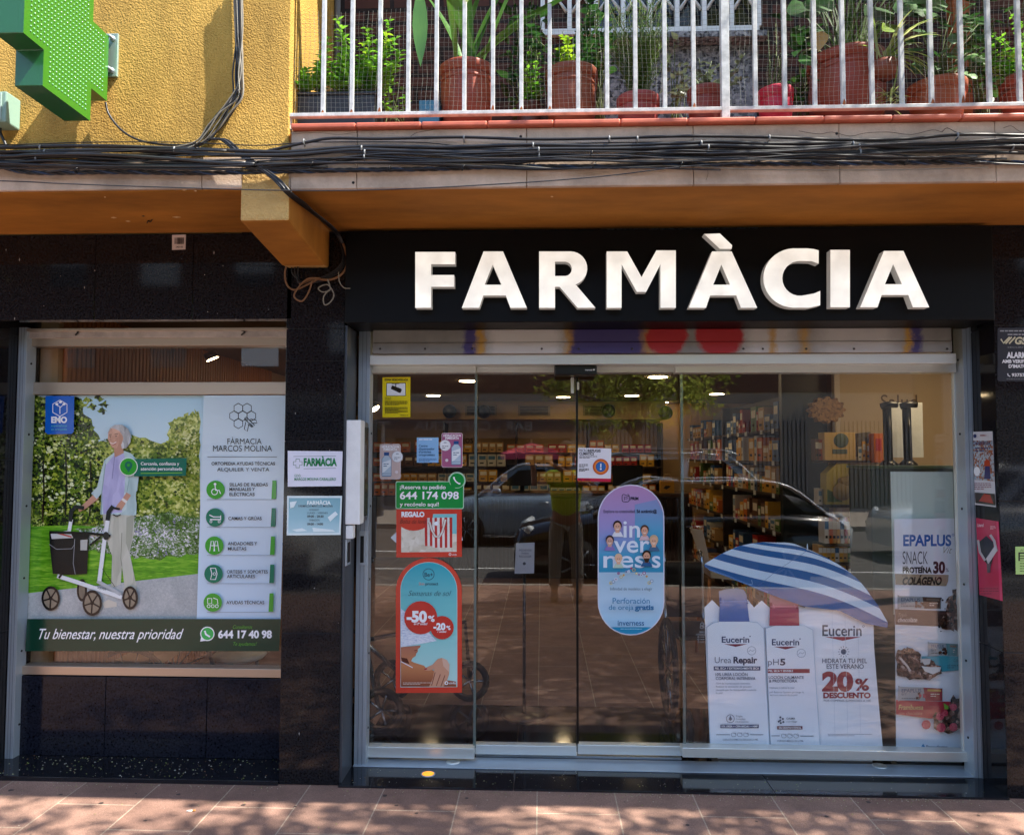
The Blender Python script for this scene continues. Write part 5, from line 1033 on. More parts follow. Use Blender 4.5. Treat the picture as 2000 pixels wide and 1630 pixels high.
# ------------------------------------------------------------------ cables
m_cab = mat('black_cable', '#17171a', .42, var=.15, vscale=3, spec=.5); m_cab2 = mat('grey_cable', '#2e2f33', .45); m_cabb = mat('brown_cable', '#7a5636', .55); m_cabw = mat('pale_cable', '#7d786c', .5); m_cabblue = mat('blue_cable', '#1c3350', .45)
def cable(pts, wpx, lab, y=-.645, M=None, twist=0):
    if pts[0][0] <= -19: pts = [(-900, pts[0][1] + 4), (-400, pts[0][1] - 3)] + pts
    if pts[-1][0] >= 2025: pts = pts + [(2350, pts[-1][1] + 5), (2800, pts[-1][1] - 4)]
    P = smooth_path([at(p[0], p[1], p[2] if len(p) > 2 else y) for p in pts], 6); r = wpx * .5 * 3.1 / 1500; q = MB(); M = M or m_cab
    if twist:
        for k in range(3):
            Q = []; L = 0
            for i in range(len(P) - 1):
                for j in range(6):
                    p = P[i].lerp(P[i + 1], j / 6); L += (P[i + 1] - P[i]).length / 6; a = L * 45 + k * 2.094; Q.append(p + Vector((0, math.cos(a), math.sin(a))) * r * .55)
            q.tube(Q, r * .52, (m_cab, m_cabblue, m_cab)[k], 5)
    else: q.tube(P, r, M, 7)
    return tag(q.build('cable'), lab, 'cable', 'cables strung along the balcony edge')
cable([(480, 305), (540, 291), (600, 278), (650, 270), (740, 271), (900, 268), (1040, 272), (1190, 270), (1340, 266), (1500, 268), (1640, 273), (1760, 272), (1880, 263), (2030, 265)], 6, 'topmost black cable running just under the red tile edge')
cable([(-20, 288), (130, 285), (260, 287), (420, 293), (560, 297), (650, 290), (740, 286), (860, 288), (960, 285), (1045, 283), (1180, 285), (1330, 280), (1400, 277), (1500, 281), (1640, 280), (1750, 287), (1900, 284), (2030, 290)], 8, 'thick black cable second from the top, shiny along the whole edge')
cable([(-20, 298), (140, 294), (300, 295), (430, 302), (560, 303), (690, 293), (790, 295), (920, 298), (1050, 292), (1200, 291), (1340, 287), (1400, 285), (1560, 289), (1680, 284), (1800, 288), (2030, 282)], 8.5, 'thick black cable third from the top with pale clips', -.648)
cable([(-20, 312), (110, 306), (220, 311), (330, 318), (450, 318), (560, 320), (640, 312), (720, 305), (860, 312), (1000, 318), (1050, 314), (1180, 311), (1330, 300), (1500, 302), (1640, 297), (1760, 296), (1900, 296), (2030, 300)], 6, 'black cable weaving through the middle of the bundle', -.65)
cable([(-20, 322), (140, 313), (300, 316), (430, 323), (580, 325), (720, 309), (800, 316), (950, 317), (1060, 311), (1200, 309), (1400, 303), (1600, 299), (1760, 291), (2030, 287)], 5, 'medium black cable just below the middle of the bundle', -.64)
cable([(10, 328), (40, 335), (90, 338), (220, 336), (380, 338), (520, 336), (700, 332), (840, 330), (960, 326), (1050, 325), (1200, 326), (1340, 322), (1480, 320), (1620, 320), (1760, 318), (1900, 317), (2030, 318)], 9, 'twisted black and blue power cable lowest in the bundle', -.64, None, 1)
cable([(90, 336), (180, 326), (260, 314), (330, 306), (430, 302)], 3, 'thin cable crossing the bundle diagonally left of the corbel', -.655, m_cab2)
cable([(430, 316), (500, 328), (560, 322), (700, 318), (850, 322), (1000, 330), (1100, 330), (1230, 322), (1400, 312), (1560, 305), (1700, 297), (1850, 290), (2030, 286)], 4, 'slim black cable sagging below the middle of the bundle', -.652)
cable([(-20, 353), (130, 359), (300, 365), (560, 372), (760, 370), (1000, 358), (1180, 344), (1330, 326), (1450, 318), (1540, 308), (1700, 300), (1900, 288), (2030, 284)], 2.4, 'lone thin wire sagging below the slab and rising to the right', -.665, m_cab2)
cable([(-20, 306), (60, 303), (180, 302), (330, 310), (420, 318), (500, 321)], 8, 'thick short cable ending at the corbel in the left bundle', -.66)
cable([(-20, 317), (100, 314), (240, 321), (360, 323), (480, 318)], 6, 'black cable low in the left bundle above the twisted one', -.656)
cable([(-20, 326), (90, 322), (200, 329), (330, 327), (460, 330), (640, 326)], 4, 'slim black cable under the left bundle', -.65)
cable([(640, 312), (760, 300), (900, 306), (1050, 300), (1180, 303), (1320, 294), (1440, 296), (1700, 286), (2030, 276)], 4, 'slim cable in the right bundle between the two thick ones', -.655)
cable([(1380, 300), (1520, 296), (1640, 288), (1760, 280), (1850, 278), (2030, 270)], 4, 'slim glossy cable rising to the right end of the bundle', -.66, m_cab2)
cable([(1700, 296), (1780, 305), (1850, 312), (1920, 317), (2030, 322)], 3, 'thin cable dropping onto the twisted cable near the right end', -.66)
drops = ((463, 466, 120, 316, 5), (467, 470, 60, 308, 4.5), (458, 462, 180, 322, 4), (470, 474, 230, 302, 4), (461, 455, 150, 312, 3.5), (465, 460, 90, 326, 3.5), (472, 466, 260, 297, 3))
dl = ('frontmost', 'second', 'third', 'fourth', 'fifth', 'sixth', 'last')
for i, (ua, ub, ue, ve, wd) in enumerate(drops):
    yy = -.622 - .0045 * i
    cable([(ua, -40), (ua + 2, 60), (ub, 140), (ub - 1, 190), (ub - 14 - 4 * i, 222), (ub - 44 - 3 * i, 258), (392 - 4 * i, 283 + i), (330 - 10 * i, (297 + ve) / 2), (ue, ve)], wd, 'vertical cable on the yellow wall curving left into the bundle, %s from the right' % dl[i], yy, m_cab if i % 3 else m_cabw)
cable([(206, 200), (213, 224), (238, 255), (275, 275), (330, 283), (385, 281), (420, 270)], 4.5, 'black cable looping from the green cross across the yellow wall', -.635)
for i, (du, wd) in enumerate(((0, 5), (7, 4), (-5, 4), (3, 3.5))):
    cable([(410 + du, 272, -.64), (438 + du, 274, -.64), (468 + du, 300, -.645), (500 + du, 322, -.65), (538 + du, 350, -.65), (563 + du, 377, -.645), (590 + du, 398, -.52), (612 + du * .6, 416, -.4), (640 + du * .6, 438, -.22), (658 + du * .5, 456, -.1), (668 + du * .3, 475, -.06)], wd, 'black cable draped over the corbel edge down to the black sign, %s strand' % ('thickest', 'right hand', 'left hand', 'thinnest')[i])
for i, (pts, M, wd, lab) in enumerate((([(664, 462), (675, 490), (678, 515), (668, 535), (645, 546), (612, 545), (585, 556)], m_cabb, 6, 'brown cable looping round the back end of the corbel'),
        ([(566, 505), (557, 530), (560, 555), (575, 566), (600, 556), (625, 543)], m_cabb, 4.5, 'brown cable loop hanging left of the corbel end'),
        ([(625, 543), (600, 545), (580, 565), (575, 580), (590, 588), (603, 570), (610, 548)], m_cabb, 4, 'brown cable coil hanging below the corbel end'),
        ([(640, 545), (645, 565), (630, 570), (622, 562), (640, 556), (652, 575), (645, 590), (634, 595), (632, 580), (642, 566)], m_cabw, 3, 'pale cable knot dangling under the corbel'),
        ([(661, 530), (663, 550), (672, 562), (684, 563)], m_cabw, 2.5, 'short white wire end sticking out beside the sign board'))):
    cable(pts, wd, lab, -.05 - .012 * i, M)
cable([(2, 200), (6, 232), (0, 255), (8, 275), (14, 290)], 6, 'black cable hanging from the grey box at the edge of the yellow wall', -.64)
rq = random.Random(12)
for k in range(13):
    v0 = rq.uniform(280, 330); pts = []; u = -20 if k % 3 else rq.uniform(300, 900); e = 2030 if k % 2 else u + rq.uniform(500, 1100); v = v0
    while u < e: pts.append((u, v)); u += rq.uniform(110, 210); v = min(332, max(278, v + rq.uniform(-9, 9)))
    cable(pts, rq.choice((2.2, 2.6, 3.2, 4)), 'thin black cable among many tangled in the bundle along the balcony edge', -.643 - .002 * k, m_cab2 if k % 3 == 0 else (m_cabw if k == 5 else m_cab))
for k in range(4):
    d = rq.uniform(-6, 6); cable([(458 + d, -40), (462 + d, 70), (468 + d * .6, 150), (452 - 3 * k, 200), (430 - 8 * k, 245), (398 - 8 * k, 280), (330 - 20 * k, 296)], 2.4, 'thin cable among several running down the yellow wall into the bundle', -.64 - .002 * k, m_cabw if k % 2 else m_cab2)
for k in range(3): cable([(672 - 4 * k, 470), (676 - 3 * k, 505), (664 - 6 * k, 530), (630 - 10 * k, 548), (596 - 6 * k, 552), (572 + 5 * k, 535), (570 + 6 * k, 512)], 4, 'dark cable loop tangled behind the brown loops under the corbel', -.03 - .008 * k, m_cab)
for k, (u, v) in enumerate(((500, 320), (610, 322), (760, 330), (905, 328), (1160, 324), (1330, 322), (1585, 318), (1770, 317), (466, 182), (384, 284), (150, 333), (1155, 300))):
    p = at(u, v, -.66); q = MB(); q.tube([p + Vector((.006 * math.cos(a), .012 * math.sin(a), .011 * math.cos(a))) for a in (2 * math.pi * j / 10 for j in range(11))], .0022, m_black, 5, False); tag(q.build('cable_tie'), 'small black tie cinched round the hanging cables', 'cable tie', 'ties round the cables')
rr = random.Random(3); m_clip = mat('cable_clip', '#7d8082', .45)
for u, v in ((593, 276), (706, 289), (712, 297), (711, 306), (906, 269), (1041, 283), (1052, 292), (1053, 303), (1190, 270), (1370, 279), (1384, 287), (1503, 268), (1667, 281), (1679, 286), (1681, 296), (1871, 264), (1979, 286), (78, 288), (87, 296), (70, 309), (1245, 271), (340, 291)):
    p = at(u, v, -.655); q = MB(); q.tube([p + Vector((0, .03, .009)), p + Vector((0, -.001, .008)), p + Vector((0, -.004, 0)), p + Vector((0, -.001, -.008)), p + Vector((0, .02, -.012))], .0036, m_clip, 6)
    tag(q.build('cable_clip'), 'small pale grey plastic clip holding cables to the balcony edge', 'cable clip', 'cable clips on the balcony edge')

# ------------------------------------------------------------------ green cross
XC = -1.832
m_gr = mat('green_enamel', '#2c6a15', .35, coat=.3); m_gr2 = mat('green_side', '#1b5a2c', .35, coat=.3); m_led = mat('led_lens', '#8cc4a0', .15, spec=.8)
gc = thing('pharmacy_cross', 'large green metal cross with rows of small lamps on the yellow wall', 'sign', (XC, -.9, 3.2))
yi, y1, y2, yo = -.648, -.762, -1.06, -1.172; z0, z1 = 2.954, 3.09; z2, z3 = z1 + .28, z1 + .41
cp = [(y2, z0), (y1, z0), (y1, z1), (yi, z1), (yi, z2), (y1, z2), (y1, z3), (y2, z3), (y2, z2), (yo, z2), (yo, z1), (y2, z1)]
q = MB(); q.prism([(XC - .02, y, z) for y, z in cp], (-.085, 0, 0), m_gr2, m_gr2); q.build('cross_body', gc, .003)
q = MB(); q.prism([(XC, y, z) for y, z in cp], (-.0198, 0, 0), m_gr, m_gr2); q.build('cross_face', gc, .002)
q = MB(); s = .0187; cy, cz = (y1 + y2) / 2, (z1 + z2) / 2
for i in range(-14, 15):
    for j in range(-16, 17):
        y, z = cy + i * s, cz + j * s
        inn = (abs(y - cy) < .125 and abs(z - cz) < .255) or (abs(z - cz) < .125 and abs(y - cy) < .24)
        if inn: q.lathe([(.0034, 0), (.003, .0026), (.0012, .0038)], (XC, y, z), m_led, 6, 'X')
o = q.build('led_lamp', gc); o['kind'] = 'stuff'
q = MB(); x0, x1 = at(213, 110, -.612).x, at(232, 110, -.612).x; zz0, zz1 = PZ(152, -.612, 222), PZ(68, -.612, 222); q.box(x0 - .06, x1, -.622, -.6101, zz0, zz1, mat('bracket_steel', '#a9bdb0', .35, .6)); q.box(XC - .1, XC - .04, -.66, -.62, zz0 + .02, zz1 - .02, m_gr2); br = q.build('wall_bracket', gc, .002)
for z in (zz0 + .025, zz1 - .025): q = MB(); q.tube([((x0 + x1) / 2, -.615, z), ((x0 + x1) / 2, -.652, z - .0)], .006, m_alu, 8); q.lathe([(.012, 0), (.012, -.008)], ((x0 + x1) / 2, -.623, z), m_alu, 6, 'Y'); q.build('bolt', br)
t = thing('junction_box', 'small grey green electrical box at the edge of the yellow wall', 'electrical box', tuple(at(0, 205, -.65))); q = MB(); q.box(at(-60, 205, -.7).x, at(12, 205, -.7).x, -.7, -.6101, PZ(238, -.7, 5), PZ(178, -.7, 5), mat('grey_green_box', '#7d9a8c', .45)); q.build('box_body', t, .006); q = MB(); q.box(at(-50, 205, -.7).x, at(4, 205, -.7).x, -.706, -.7001, PZ(234, -.7, 5), PZ(182, -.7, 5), mat('grey_green_lid', '#94a89f', .45)); q.build('lid', t, .002)

# ------------------------------------------------------------------ printed sheets on the window panes, pillars and jamb
def sheet(name, lab, cat, a, grp=None, kids=()):
    o = a.build(name); tag(o, lab, cat, grp)
    return o
YV = YG - .004                                           # outside face of the fixed panes
YV2 = .355 - .004                                        # outside face of the sliding leaves
W = '#f6f9fc'
# ---- the big advert in the left window
a = Art(YV, eps=.00022)
zt_, zb_ = PZ(772, YV, 200), PZ(1000, YV, 200)
a.base([(64, 772), (559, 772), (548, 1208), (545, 1271), (49, 1271), (53, 1208)], grad('ad_sky', [(zb_, '#e4f0f0'), (zt_, '#aed6e6')]), .001)
foli = cells('ad_foliage', ['#0c1406', '#1f330c', '#4c6a14', '#94a830', '#e6eea0'], 95, pos=[.34, .42, .49, .57, .66], big=7)
foli2 = cells('ad_foliage_far', ['#1c2c0c', '#4c6a1a', '#98a838', '#dde08c'], 85, pos=[.34, .44, .54, .66], big=6); foli3 = cells('ad_foliage_near', ['#1d2c0c', '#38561a', '#6f8f2a', '#b4c05c'], 70)
rj = random.Random(1)
def jag(pts, amp=4, n=7):
    out = []
    for (x0, y0), (x1, y1) in zip(pts, pts[1:] + pts[:1]):
        for k in range(n): t = k / n; out.append((x0 + (x1 - x0) * t + rj.uniform(-amp, amp), y0 + (y1 - y0) * t + rj.uniform(-amp, amp)))
    return out
def clampx(pts, lo, hi, vl=772): return [(min(hi, max(lo, x)), max(vl, y)) for x, y in pts]
a.poly(clampx(jag([(60, 870), (150, 872), (210, 862), (260, 850), (330, 868), (392, 850), (390, 1040), (58, 1040)], 5), 58, 391), foli2)
a.poly(clampx(jag([(320, 870), (335, 825), (365, 810), (392, 800), (391, 960), (340, 950)], 6), 58, 392), foli2)
a.poly(clampx(jag([(62, 772), (150, 772), (178, 830), (200, 870), (205, 940), (190, 1010), (60, 1020)], 6), 62, 391), foli)
for u, v in ((170, 782), (195, 778), (205, 790), (180, 795), (200, 802), (160, 790)): a.poly(clampx(jag([(u - 12, v), (u, v - 6), (u + 10, v), (u + 2, v + 6)], 3, 3), 62, 391), foli)
def inside(pt, pl):
    x, y = pt; r_ = False
    for (x0, y0), (x1, y1) in zip(pl, pl[1:] + pl[:1]):
        if (y0 > y) != (y1 > y) and x < (x1 - x0) * (y - y0) / (y1 - y0) + x0: r_ = not r_
    return r_
def dapple(pl, n, cols, r0, r1, seed):
    rd = random.Random(seed); us, vs_ = [q_[0] for q_ in pl], [q_[1] for q_ in pl]; k0 = a.k; a.k += 1; st = a.eps
    for i in range(n):
        cu, cv = rd.uniform(min(us), max(us)), rd.uniform(min(vs_), max(vs_))
        if not inside((cu, cv), pl): continue
        c = rd.choice(cols)
        for j in range(rd.randint(2, 5)):
            u, v, s = cu + rd.gauss(0, 5), cv + rd.gauss(0, 4), rd.uniform(r0, r1)
            if not inside((u, v), pl): continue
            a.k += .012; M = ink(c); an = rd.uniform(0, 1); a.add([a.p(u + s * rd.uniform(.7, 1.2) * math.cos(an + 1.05 * t), v + s * rd.uniform(.6, 1) * math.sin(an + 1.05 * t)) for t in range(6)], [tuple(range(6))], M)
    a.k = math.ceil(a.k)
dapple([(62, 862), (150, 860), (260, 856), (388, 864), (388, 1016), (62, 1016)], 330, ['#26380f', '#3f5a16', '#5f7f20', '#8fa433', '#b9c455', '#dfe59a'], 1.2, 4, 3)
dapple([(64, 774), (145, 774), (180, 840), (200, 900), (190, 1000), (64, 1000)], 300, ['#0e1806', '#16240a', '#22380e', '#3f5c14', '#6f8c22', '#a6b83a', '#e4ecb8'], 1, 4, 4)
dapple([(335, 830), (388, 805), (388, 960), (345, 940)], 110, ['#5a7420', '#8c9c36', '#b8bc5c', '#3f5416', '#d8dc9a'], 1, 3.5, 5)
for u, v0_, v1_ in ((84, 900, 1020), (128, 880, 1010), (176, 900, 1008)): a.line([(u, v0_), (u + 2, (v0_ + v1_) / 2), (u - 1, v1_)], 3, '#1a140a')
grs = cells('ad_lawn', ['#2f6a10', '#62a820', '#a4d444'], 30, stretch=(1, 1, 9), big=4); a.poly([(57, 1020), (390, 1040), (388, 1128), (200, 1145), (54, 1160)], grs)
a.poly(jag([(60, 1012), (130, 1005), (200, 1008), (205, 1024), (60, 1026)], 3, 5), foli)
flw = cells('ad_flowers', ['#2c4a18', '#56802c', '#9aa890', '#eceaf4'], 130, pos=[.36, .5, .58, .68], big=9); a.poly(clampx(jag([(150, 1030), (230, 1020), (270, 1008), (330, 1002), (390, 1010), (389, 1082), (300, 1092), (240, 1085), (160, 1070)], 4), 60, 389), flw)
dapple([(160, 1030), (240, 1022), (330, 1008), (386, 1014), (386, 1080), (300, 1088), (180, 1072)], 170, ['#3f5c20', '#5a7c2c', '#c9c4dc', '#e9e8f0', '#f4f4f4', '#8f86b4'], .8, 2, 6); pth = cells('ad_path', ['#98a0a2', '#b0b6b6', '#c6cac8'], 160, big=8); a.poly([(54, 1158), (200, 1142), (300, 1130), (388, 1120), (385, 1209), (53, 1209)], pth)
a.line([(82, 985), (84, 1020)], 3, '#3a2f1a')
# figure and walking frame
cardM = cells('ad_cardigan', ['#93b0b2', '#bcd4d4', '#d8e8e8'], 26, stretch=(1, 1, .35), big=14); trsM = cells('ad_trousers', ['#a3a594', '#c4c6b6', '#dadbce'], 22, stretch=(1, 1, .25), big=16); blsM = cells('ad_blouse', ['#9c9ac8', '#bcbae0', '#d0cff0'], 24, stretch=(1, 1, .4), big=14); hairM = cells('ad_hair', ['#7c7e80', '#a8aaaa', '#d8dada'], 60, stretch=(1, 1, .3)); skM = cells('ad_skin', ['#b07c64', '#cf9f86', '#e2b8a0'], 20, big=30)
bk, fr, sk = '#15181a', '#e6ecee', '#c99a82'
for cu, cv, rx, ry in ((160, 1152, 10, 22),): a.circ(cu, cv, rx, bk, ry); a.circ(cu, cv, rx - 4, '#7d7464', ry - 5)
a.poly([(200, 1003), (262, 1002), (262, 1040), (253, 1078), (266, 1142), (244, 1150), (238, 1104), (236, 1140), (217, 1148), (219, 1085), (207, 1050)], trsM); a.line([(238, 1040), (236, 1090), (238, 1105)], 1.5, '#8f9384'); a.poly([(247, 1010), (262, 1004), (258, 1050), (252, 1078), (246, 1060)], '#a9ad9c')
a.poly([(199, 1177), (212, 1170), (228, 1176), (228, 1184), (205, 1187)], '#cfcabb'); a.poly([(240, 1148), (266, 1142), (268, 1152), (244, 1158)], '#c8c3b4')
a.poly([(186, 962), (163, 984), (152, 992), (155, 999), (166, 994), (193, 973)], sk)
a.poly([(222, 884), (204, 898), (196, 925), (190, 950), (178, 963), (189, 974), (199, 962), (196, 1004), (266, 1006), (267, 985), (265, 968), (270, 930), (267, 897), (256, 885), (243, 880)], cardM)
a.poly([(223, 888), (241, 881), (246, 905), (243, 960), (238, 1000), (202, 1004), (199, 965), (205, 910)], blsM); a.line([(224, 890), (219, 935)], 1.5, '#8b8ab4'); a.line([(206, 905), (199, 960), (198, 1003)], 2, '#93adb0')
a.poly([(252, 890), (267, 897), (271, 930), (268, 958), (256, 968), (247, 962), (252, 938)], cardM); a.line([(252, 905), (252, 938), (248, 960)], 1.5, '#8fabae')
a.poly([(256, 967), (247, 980), (237, 996), (225, 992), (230, 984), (240, 972), (247, 961)], sk); a.poly([(240, 972), (249, 978), (246, 983), (237, 976)], '#e9e6de')
a.poly([(222, 870), (238, 864), (242, 884), (224, 893)], '#bd8c74')
a.poly([(210, 846), (215, 835), (224, 829.5), (238, 829), (249, 836), (255, 848), (255, 863), (247, 875), (238, 876), (232, 850), (215, 842)], hairM); a.poly([(211.5, 845), (218, 835), (228, 832), (237, 843), (241, 857), (236, 868), (228, 875), (219, 874), (213.5, 864), (210.5, 857)], skM); a.poly([(232, 845), (240, 852), (238, 866), (229, 874), (233, 862)], '#b98870'); a.poly([(213, 852), (217, 851), (216, 853.5)], '#3a2620'); a.poly([(224, 851), (229, 850.5), (227, 853)], '#3a2620'); a.poly([(218, 866), (223, 866), (228, 863), (225, 868), (220, 869)], '#a85a50')
a.poly([(216, 836), (226, 830), (240, 831), (251, 841), (253, 862), (246, 874), (241, 868), (240.5, 852), (233, 841), (223, 836.5)], hairM); a.line([(213, 849), (218, 848)], 1.2, '#5a3e34'); a.line([(224, 848), (230, 847)], 1.2, '#5a3e34'); a.line([(215, 864), (221, 866.5), (227, 863)], 1.8, '#f0e2da'); a.line([(217, 850), (215, 858), (218, 859)], 1, '#a87860')
def rol(p, wd, col): a.line(p, wd, col)
rol([(112, 1124), (150, 1136), (238, 1166)], 8, fr); rol([(190, 1134), (236, 1160)], 7, '#b5bcbe'); rol([(211, 1012), (203, 1062), (194, 1134)], 8, fr); rol([(139, 1014), (134, 1042)], 7, fr)
rol([(221, 988), (212, 1000), (210, 1016)], 8.5, '#2a2c2c'); rol([(220, 991), (234, 994)], 4, '#2a2c2c'); rol([(137, 1018), (139, 998), (148, 989), (164, 992)], 7.5, '#2a2c2c'); rol([(220, 1004), (228, 1008), (236, 1004)], 2, '#1c1e1e'); rol([(150, 1004), (158, 1008), (163, 1002)], 2, '#1c1e1e')
a.poly([(96, 1040), (174, 1040), (170, 1120), (140, 1122), (103, 1120), (97, 1064)], bk); a.line([(96, 1062), (110, 1072), (140, 1071), (146, 1062)], 1.2, '#8d9296'); a.line([(146, 1052), (143, 1100), (147, 1121)], 1.2, '#8d9296'); a.poly([(99, 1042), (135, 1035), (143, 1050), (101, 1052)], '#c8ccca'); a.line([(110, 1040), (140, 1048)], 3, '#b0453c'); a.line([(96, 1039), (175, 1041), (216, 1046)], 5, '#121414'); a.circ(207, 1046, 6, '#2a2c2c', 8); a.poly([(157, 1054), (171, 1053), (170, 1074), (157, 1074)], '#b9bdb6'); a.line([(176, 1064), (196, 1048)], 4, '#1c1e1e'); a.line([(115, 1128), (122, 1118)], 4, '#1c1e1e')
a.line([(200, 1110), (225, 1146)], 1, '#1c1e1e'); a.text('SERVER', 190, 207, 1148, 5, '#5a5f60', .0, 0, .3)
for cu, cv, rx, ry in ((99, 1168), (180, 1177), (254, 1167)) and ((99, 1168, 18, 24), (180, 1177, 19, 25), (254, 1167, 15, 23)):
    a.circ(cu, cv, rx, bk, ry); a.circ(cu, cv, rx - 4, '#8d8270', ry - 5)
    for k in range(5): an = 1.257 * k + .4; a.line([(cu, cv), (cu + (rx - 3) * math.cos(an), cv + (ry - 4) * math.sin(an))], 3, bk, k > 0)
    a.circ(cu, cv, 4, bk)
# blue badge and green tag
a.poly([(89, 773), (145, 773), (144, 843), (140, 847), (94, 848), (88, 844)], '#0d5fc2'); a.hexa(117, 797, 16, 1.4, W); a.line([(117, 808), (117, 794), (109, 790)], 1.6, W); a.line([(117, 796), (125, 789)], 1.4, W); a.circ(111, 789, 3, W, 2.4); a.circ(118, 785, 3, W, 2.4); a.circ(125, 789, 3, W, 2.4)
a.text('EMO', 100, 131, 825, 11, W, .05); a.text('especialistas', 100, 131, 833, 4, '#58b8c8', .01); a.text('en ortopedia', 100, 131, 840, 4, '#58b8c8', .01)
a.poly([(262, 896), (365, 894), (363, 929), (262, 930)], '#0e6b56'); a.circ(251, 911, 18, '#e8f2ea'); a.circ(251, 911, 16.5, '#2fa32c'); a.circ(251, 908, 7.5, '#0e6b56'); a.poly([(244, 911), (258, 911), (251, 922)], '#0e6b56'); a.circ(251, 908, 3, '#2fa32c')
a.text('Cercanía, confianza y', 275, 350, 908, 6, W, .01); a.text('atención personalizada', 275, 356, 918, 6, W, .01); a.line([(275, 924), (356, 923)], 1.3, '#7dc63c')
# right hand panel
zp0, zp1 = PZ(1208, YV, 470), PZ(772, YV, 470); a.poly([(398, 772), (559, 772), (548, 1209), (384, 1209)], grad('ad_panel', [(zp0, '#c6ddf0'), (zp0 + (zp1 - zp0) * .5, '#d6e6f0'), (zp1, '#c6dce4')]))
K = '#262b30'
for cu, cv in ((465.5, 797), (482.5, 797), (457, 812), (474, 812), (491, 812), (465.5, 827)): a.hexa(cu, cv, 9.6, 1.5, K)
for k, (p) in enumerate(([(478, 816), (484, 824)], [(482, 822), (494, 834), (497, 830), (486, 819)], [(480, 824), (477, 838), (483, 842), (486, 828)], [(489, 818), (500, 820), (502, 826), (492, 826)], [(484, 828), (492, 834)], [(487, 826), (494, 832)], [(490, 824), (496, 829)])): a.line(p, 1.5, K)
a.circ(481, 818, 4, K, ring=1.3)
a.text('FÀRMACIA', 444, 511, 867, 11, K); a.text('MARCOS MOLINA', 416, 531, 881, 11.5, K); a.line([(405, 892), (541, 892)], 1, '#5a6670'); a.text('ORTOPEDIA AYUDAS TÉCNICAS', 413, 537, 908, 6.2, K, .012); a.text('ALQUILER Y VENTA', 424, 526, 920, 7, K)
rows = ((956, 421, '#3fa62e', (('SILLAS DE RUEDAS', 448, 523, 949), ('MANUALES Y', 448, 498, 958), ('ELÉCTRICAS', 448, 497, 968))), (1010, 420, '#0f7a5c', (('CAMAS Y GRÚAS', 446, 511, 1015),)), (1065, 418.5, '#3fa62e', (('ANDADORES Y', 445, 502, 1064), ('MULETAS', 445, 481, 1074))), (1120, 417, '#0f7a5c', (('ORTESIS Y SOPORTES', 443, 523, 1119), ('ARTICULARES', 443, 498, 1128))), (1176, 415.5, '#3fa62e', (('AYUDAS TÉCNICAS', 442, 516, 1179),)))
for i, (v, u, c, tx) in enumerate(rows):
    a.line([(404, v + 19), (538 - i * 1.2, v + 19)], .8, '#7a8c98'); a.circ(u, v, 18, c); sh_ = -i * 1.4
    a.poly([(532 + sh_, v - 18), (540 + sh_, v - 18), (539 + sh_, v + 18), (530 + sh_, v + 18)], c)
    for s_, x0_, x1_, vb in tx: a.text(s_, x0_, x1_, vb, 6.2, K, .012)
    if i == 0: a.circ(u - 1, v - 11, 2.6, W); a.line([(u - 1, v - 8), (u, v + 1), (u + 7, v + 1), (u + 10, v + 8)], 2, W); a.circ(u - 2, v + 4, 6.5, W, ring=1.6)
    elif i == 1: a.line([(u - 11, v - 5), (u - 3, v - 1), (u + 11, v - 1)], 2, W); a.line([(u - 10, v + 4), (u + 11, v + 4)], 2, W); a.circ(u - 8, v + 8, 2.6, W, ring=1); a.circ(u + 8, v + 8, 2.6, W, ring=1); a.line([(u + 11, v - 4), (u + 11, v + 5)], 1.5, W)
    elif i == 2:
        for d in (-4, 4): a.line([(u + d - 5, v + 11), (u + d - 2, v - 9), (u + d + 2, v - 9), (u + d + 5, v + 11)], 1.5, W); a.line([(u + d - 3, v), (u + d + 3, v)], 1.3, W)
    elif i == 3: a.line([(u - 6, v - 11), (u - 3, v), (u - 6, v + 11), (u + 4, v + 11), (u + 7, v), (u + 4, v - 11), (u - 6, v - 11)], 1.5, W); a.circ(u + 2, v, 3, W, ring=1)
    else: a.line([(u - 10, v - 8), (u - 10, v + 2), (u - 2, v + 2), (u - 2, v - 8), (u - 10, v - 8)], 1.5, W); a.circ(u - 8, v + 7, 3.5, W, ring=1.2); a.circ(u, v + 7, 3.5, W, ring=1.2); a.circ(u + 8, v + 7, 3.5, W, ring=1.2); a.line([(u + 1, v - 9), (u + 9, v - 6), (u + 10, v + 3)], 1.5, W)
a.poly([(53, 1208), (549, 1208), (545, 1271), (49, 1271)], '#0c3a2b')
a.text('Tu bienestar,', 71, 186, 1247, 20, W, .005, .35); a.text('nuestra prioridad', 193, 352, 1247, 20, W, .005, .35)
wg = '#35b558'
a.circ(405, 1237, 14, W); a.poly([(391, 1252), (394, 1238), (404, 1250)], W); a.circ(405, 1237, 12, wg); a.line([(400, 1231), (402, 1238), (410, 1243)], 3.4, W)
a.text('644 17 40 98', 426, 531, 1245, 14, W, .04); a.text('Consúltenos', 454, 492, 1227, 7, '#58a53c', 0, .3); a.text('Te ayudamos!', 454, 500, 1260, 7, '#58a53c', 0, .3)
sheet('window_advert', 'large window advert of a grey haired woman pushing a walking frame in a park', 'window poster', a)
# card payment sticker
a = Art(YV); a.base(a.q(537, 1044, 552, 1076), '#d5dce4', .0008); a.rect(537, 1044, 552, 1051, '#1f3f86'); a.text('VI', 539, 551, 1069, 9, '#1f3f86', .05, .2); sheet('card_sticker', 'small white card payment sticker at the right edge of the window advert', 'sticker', a)
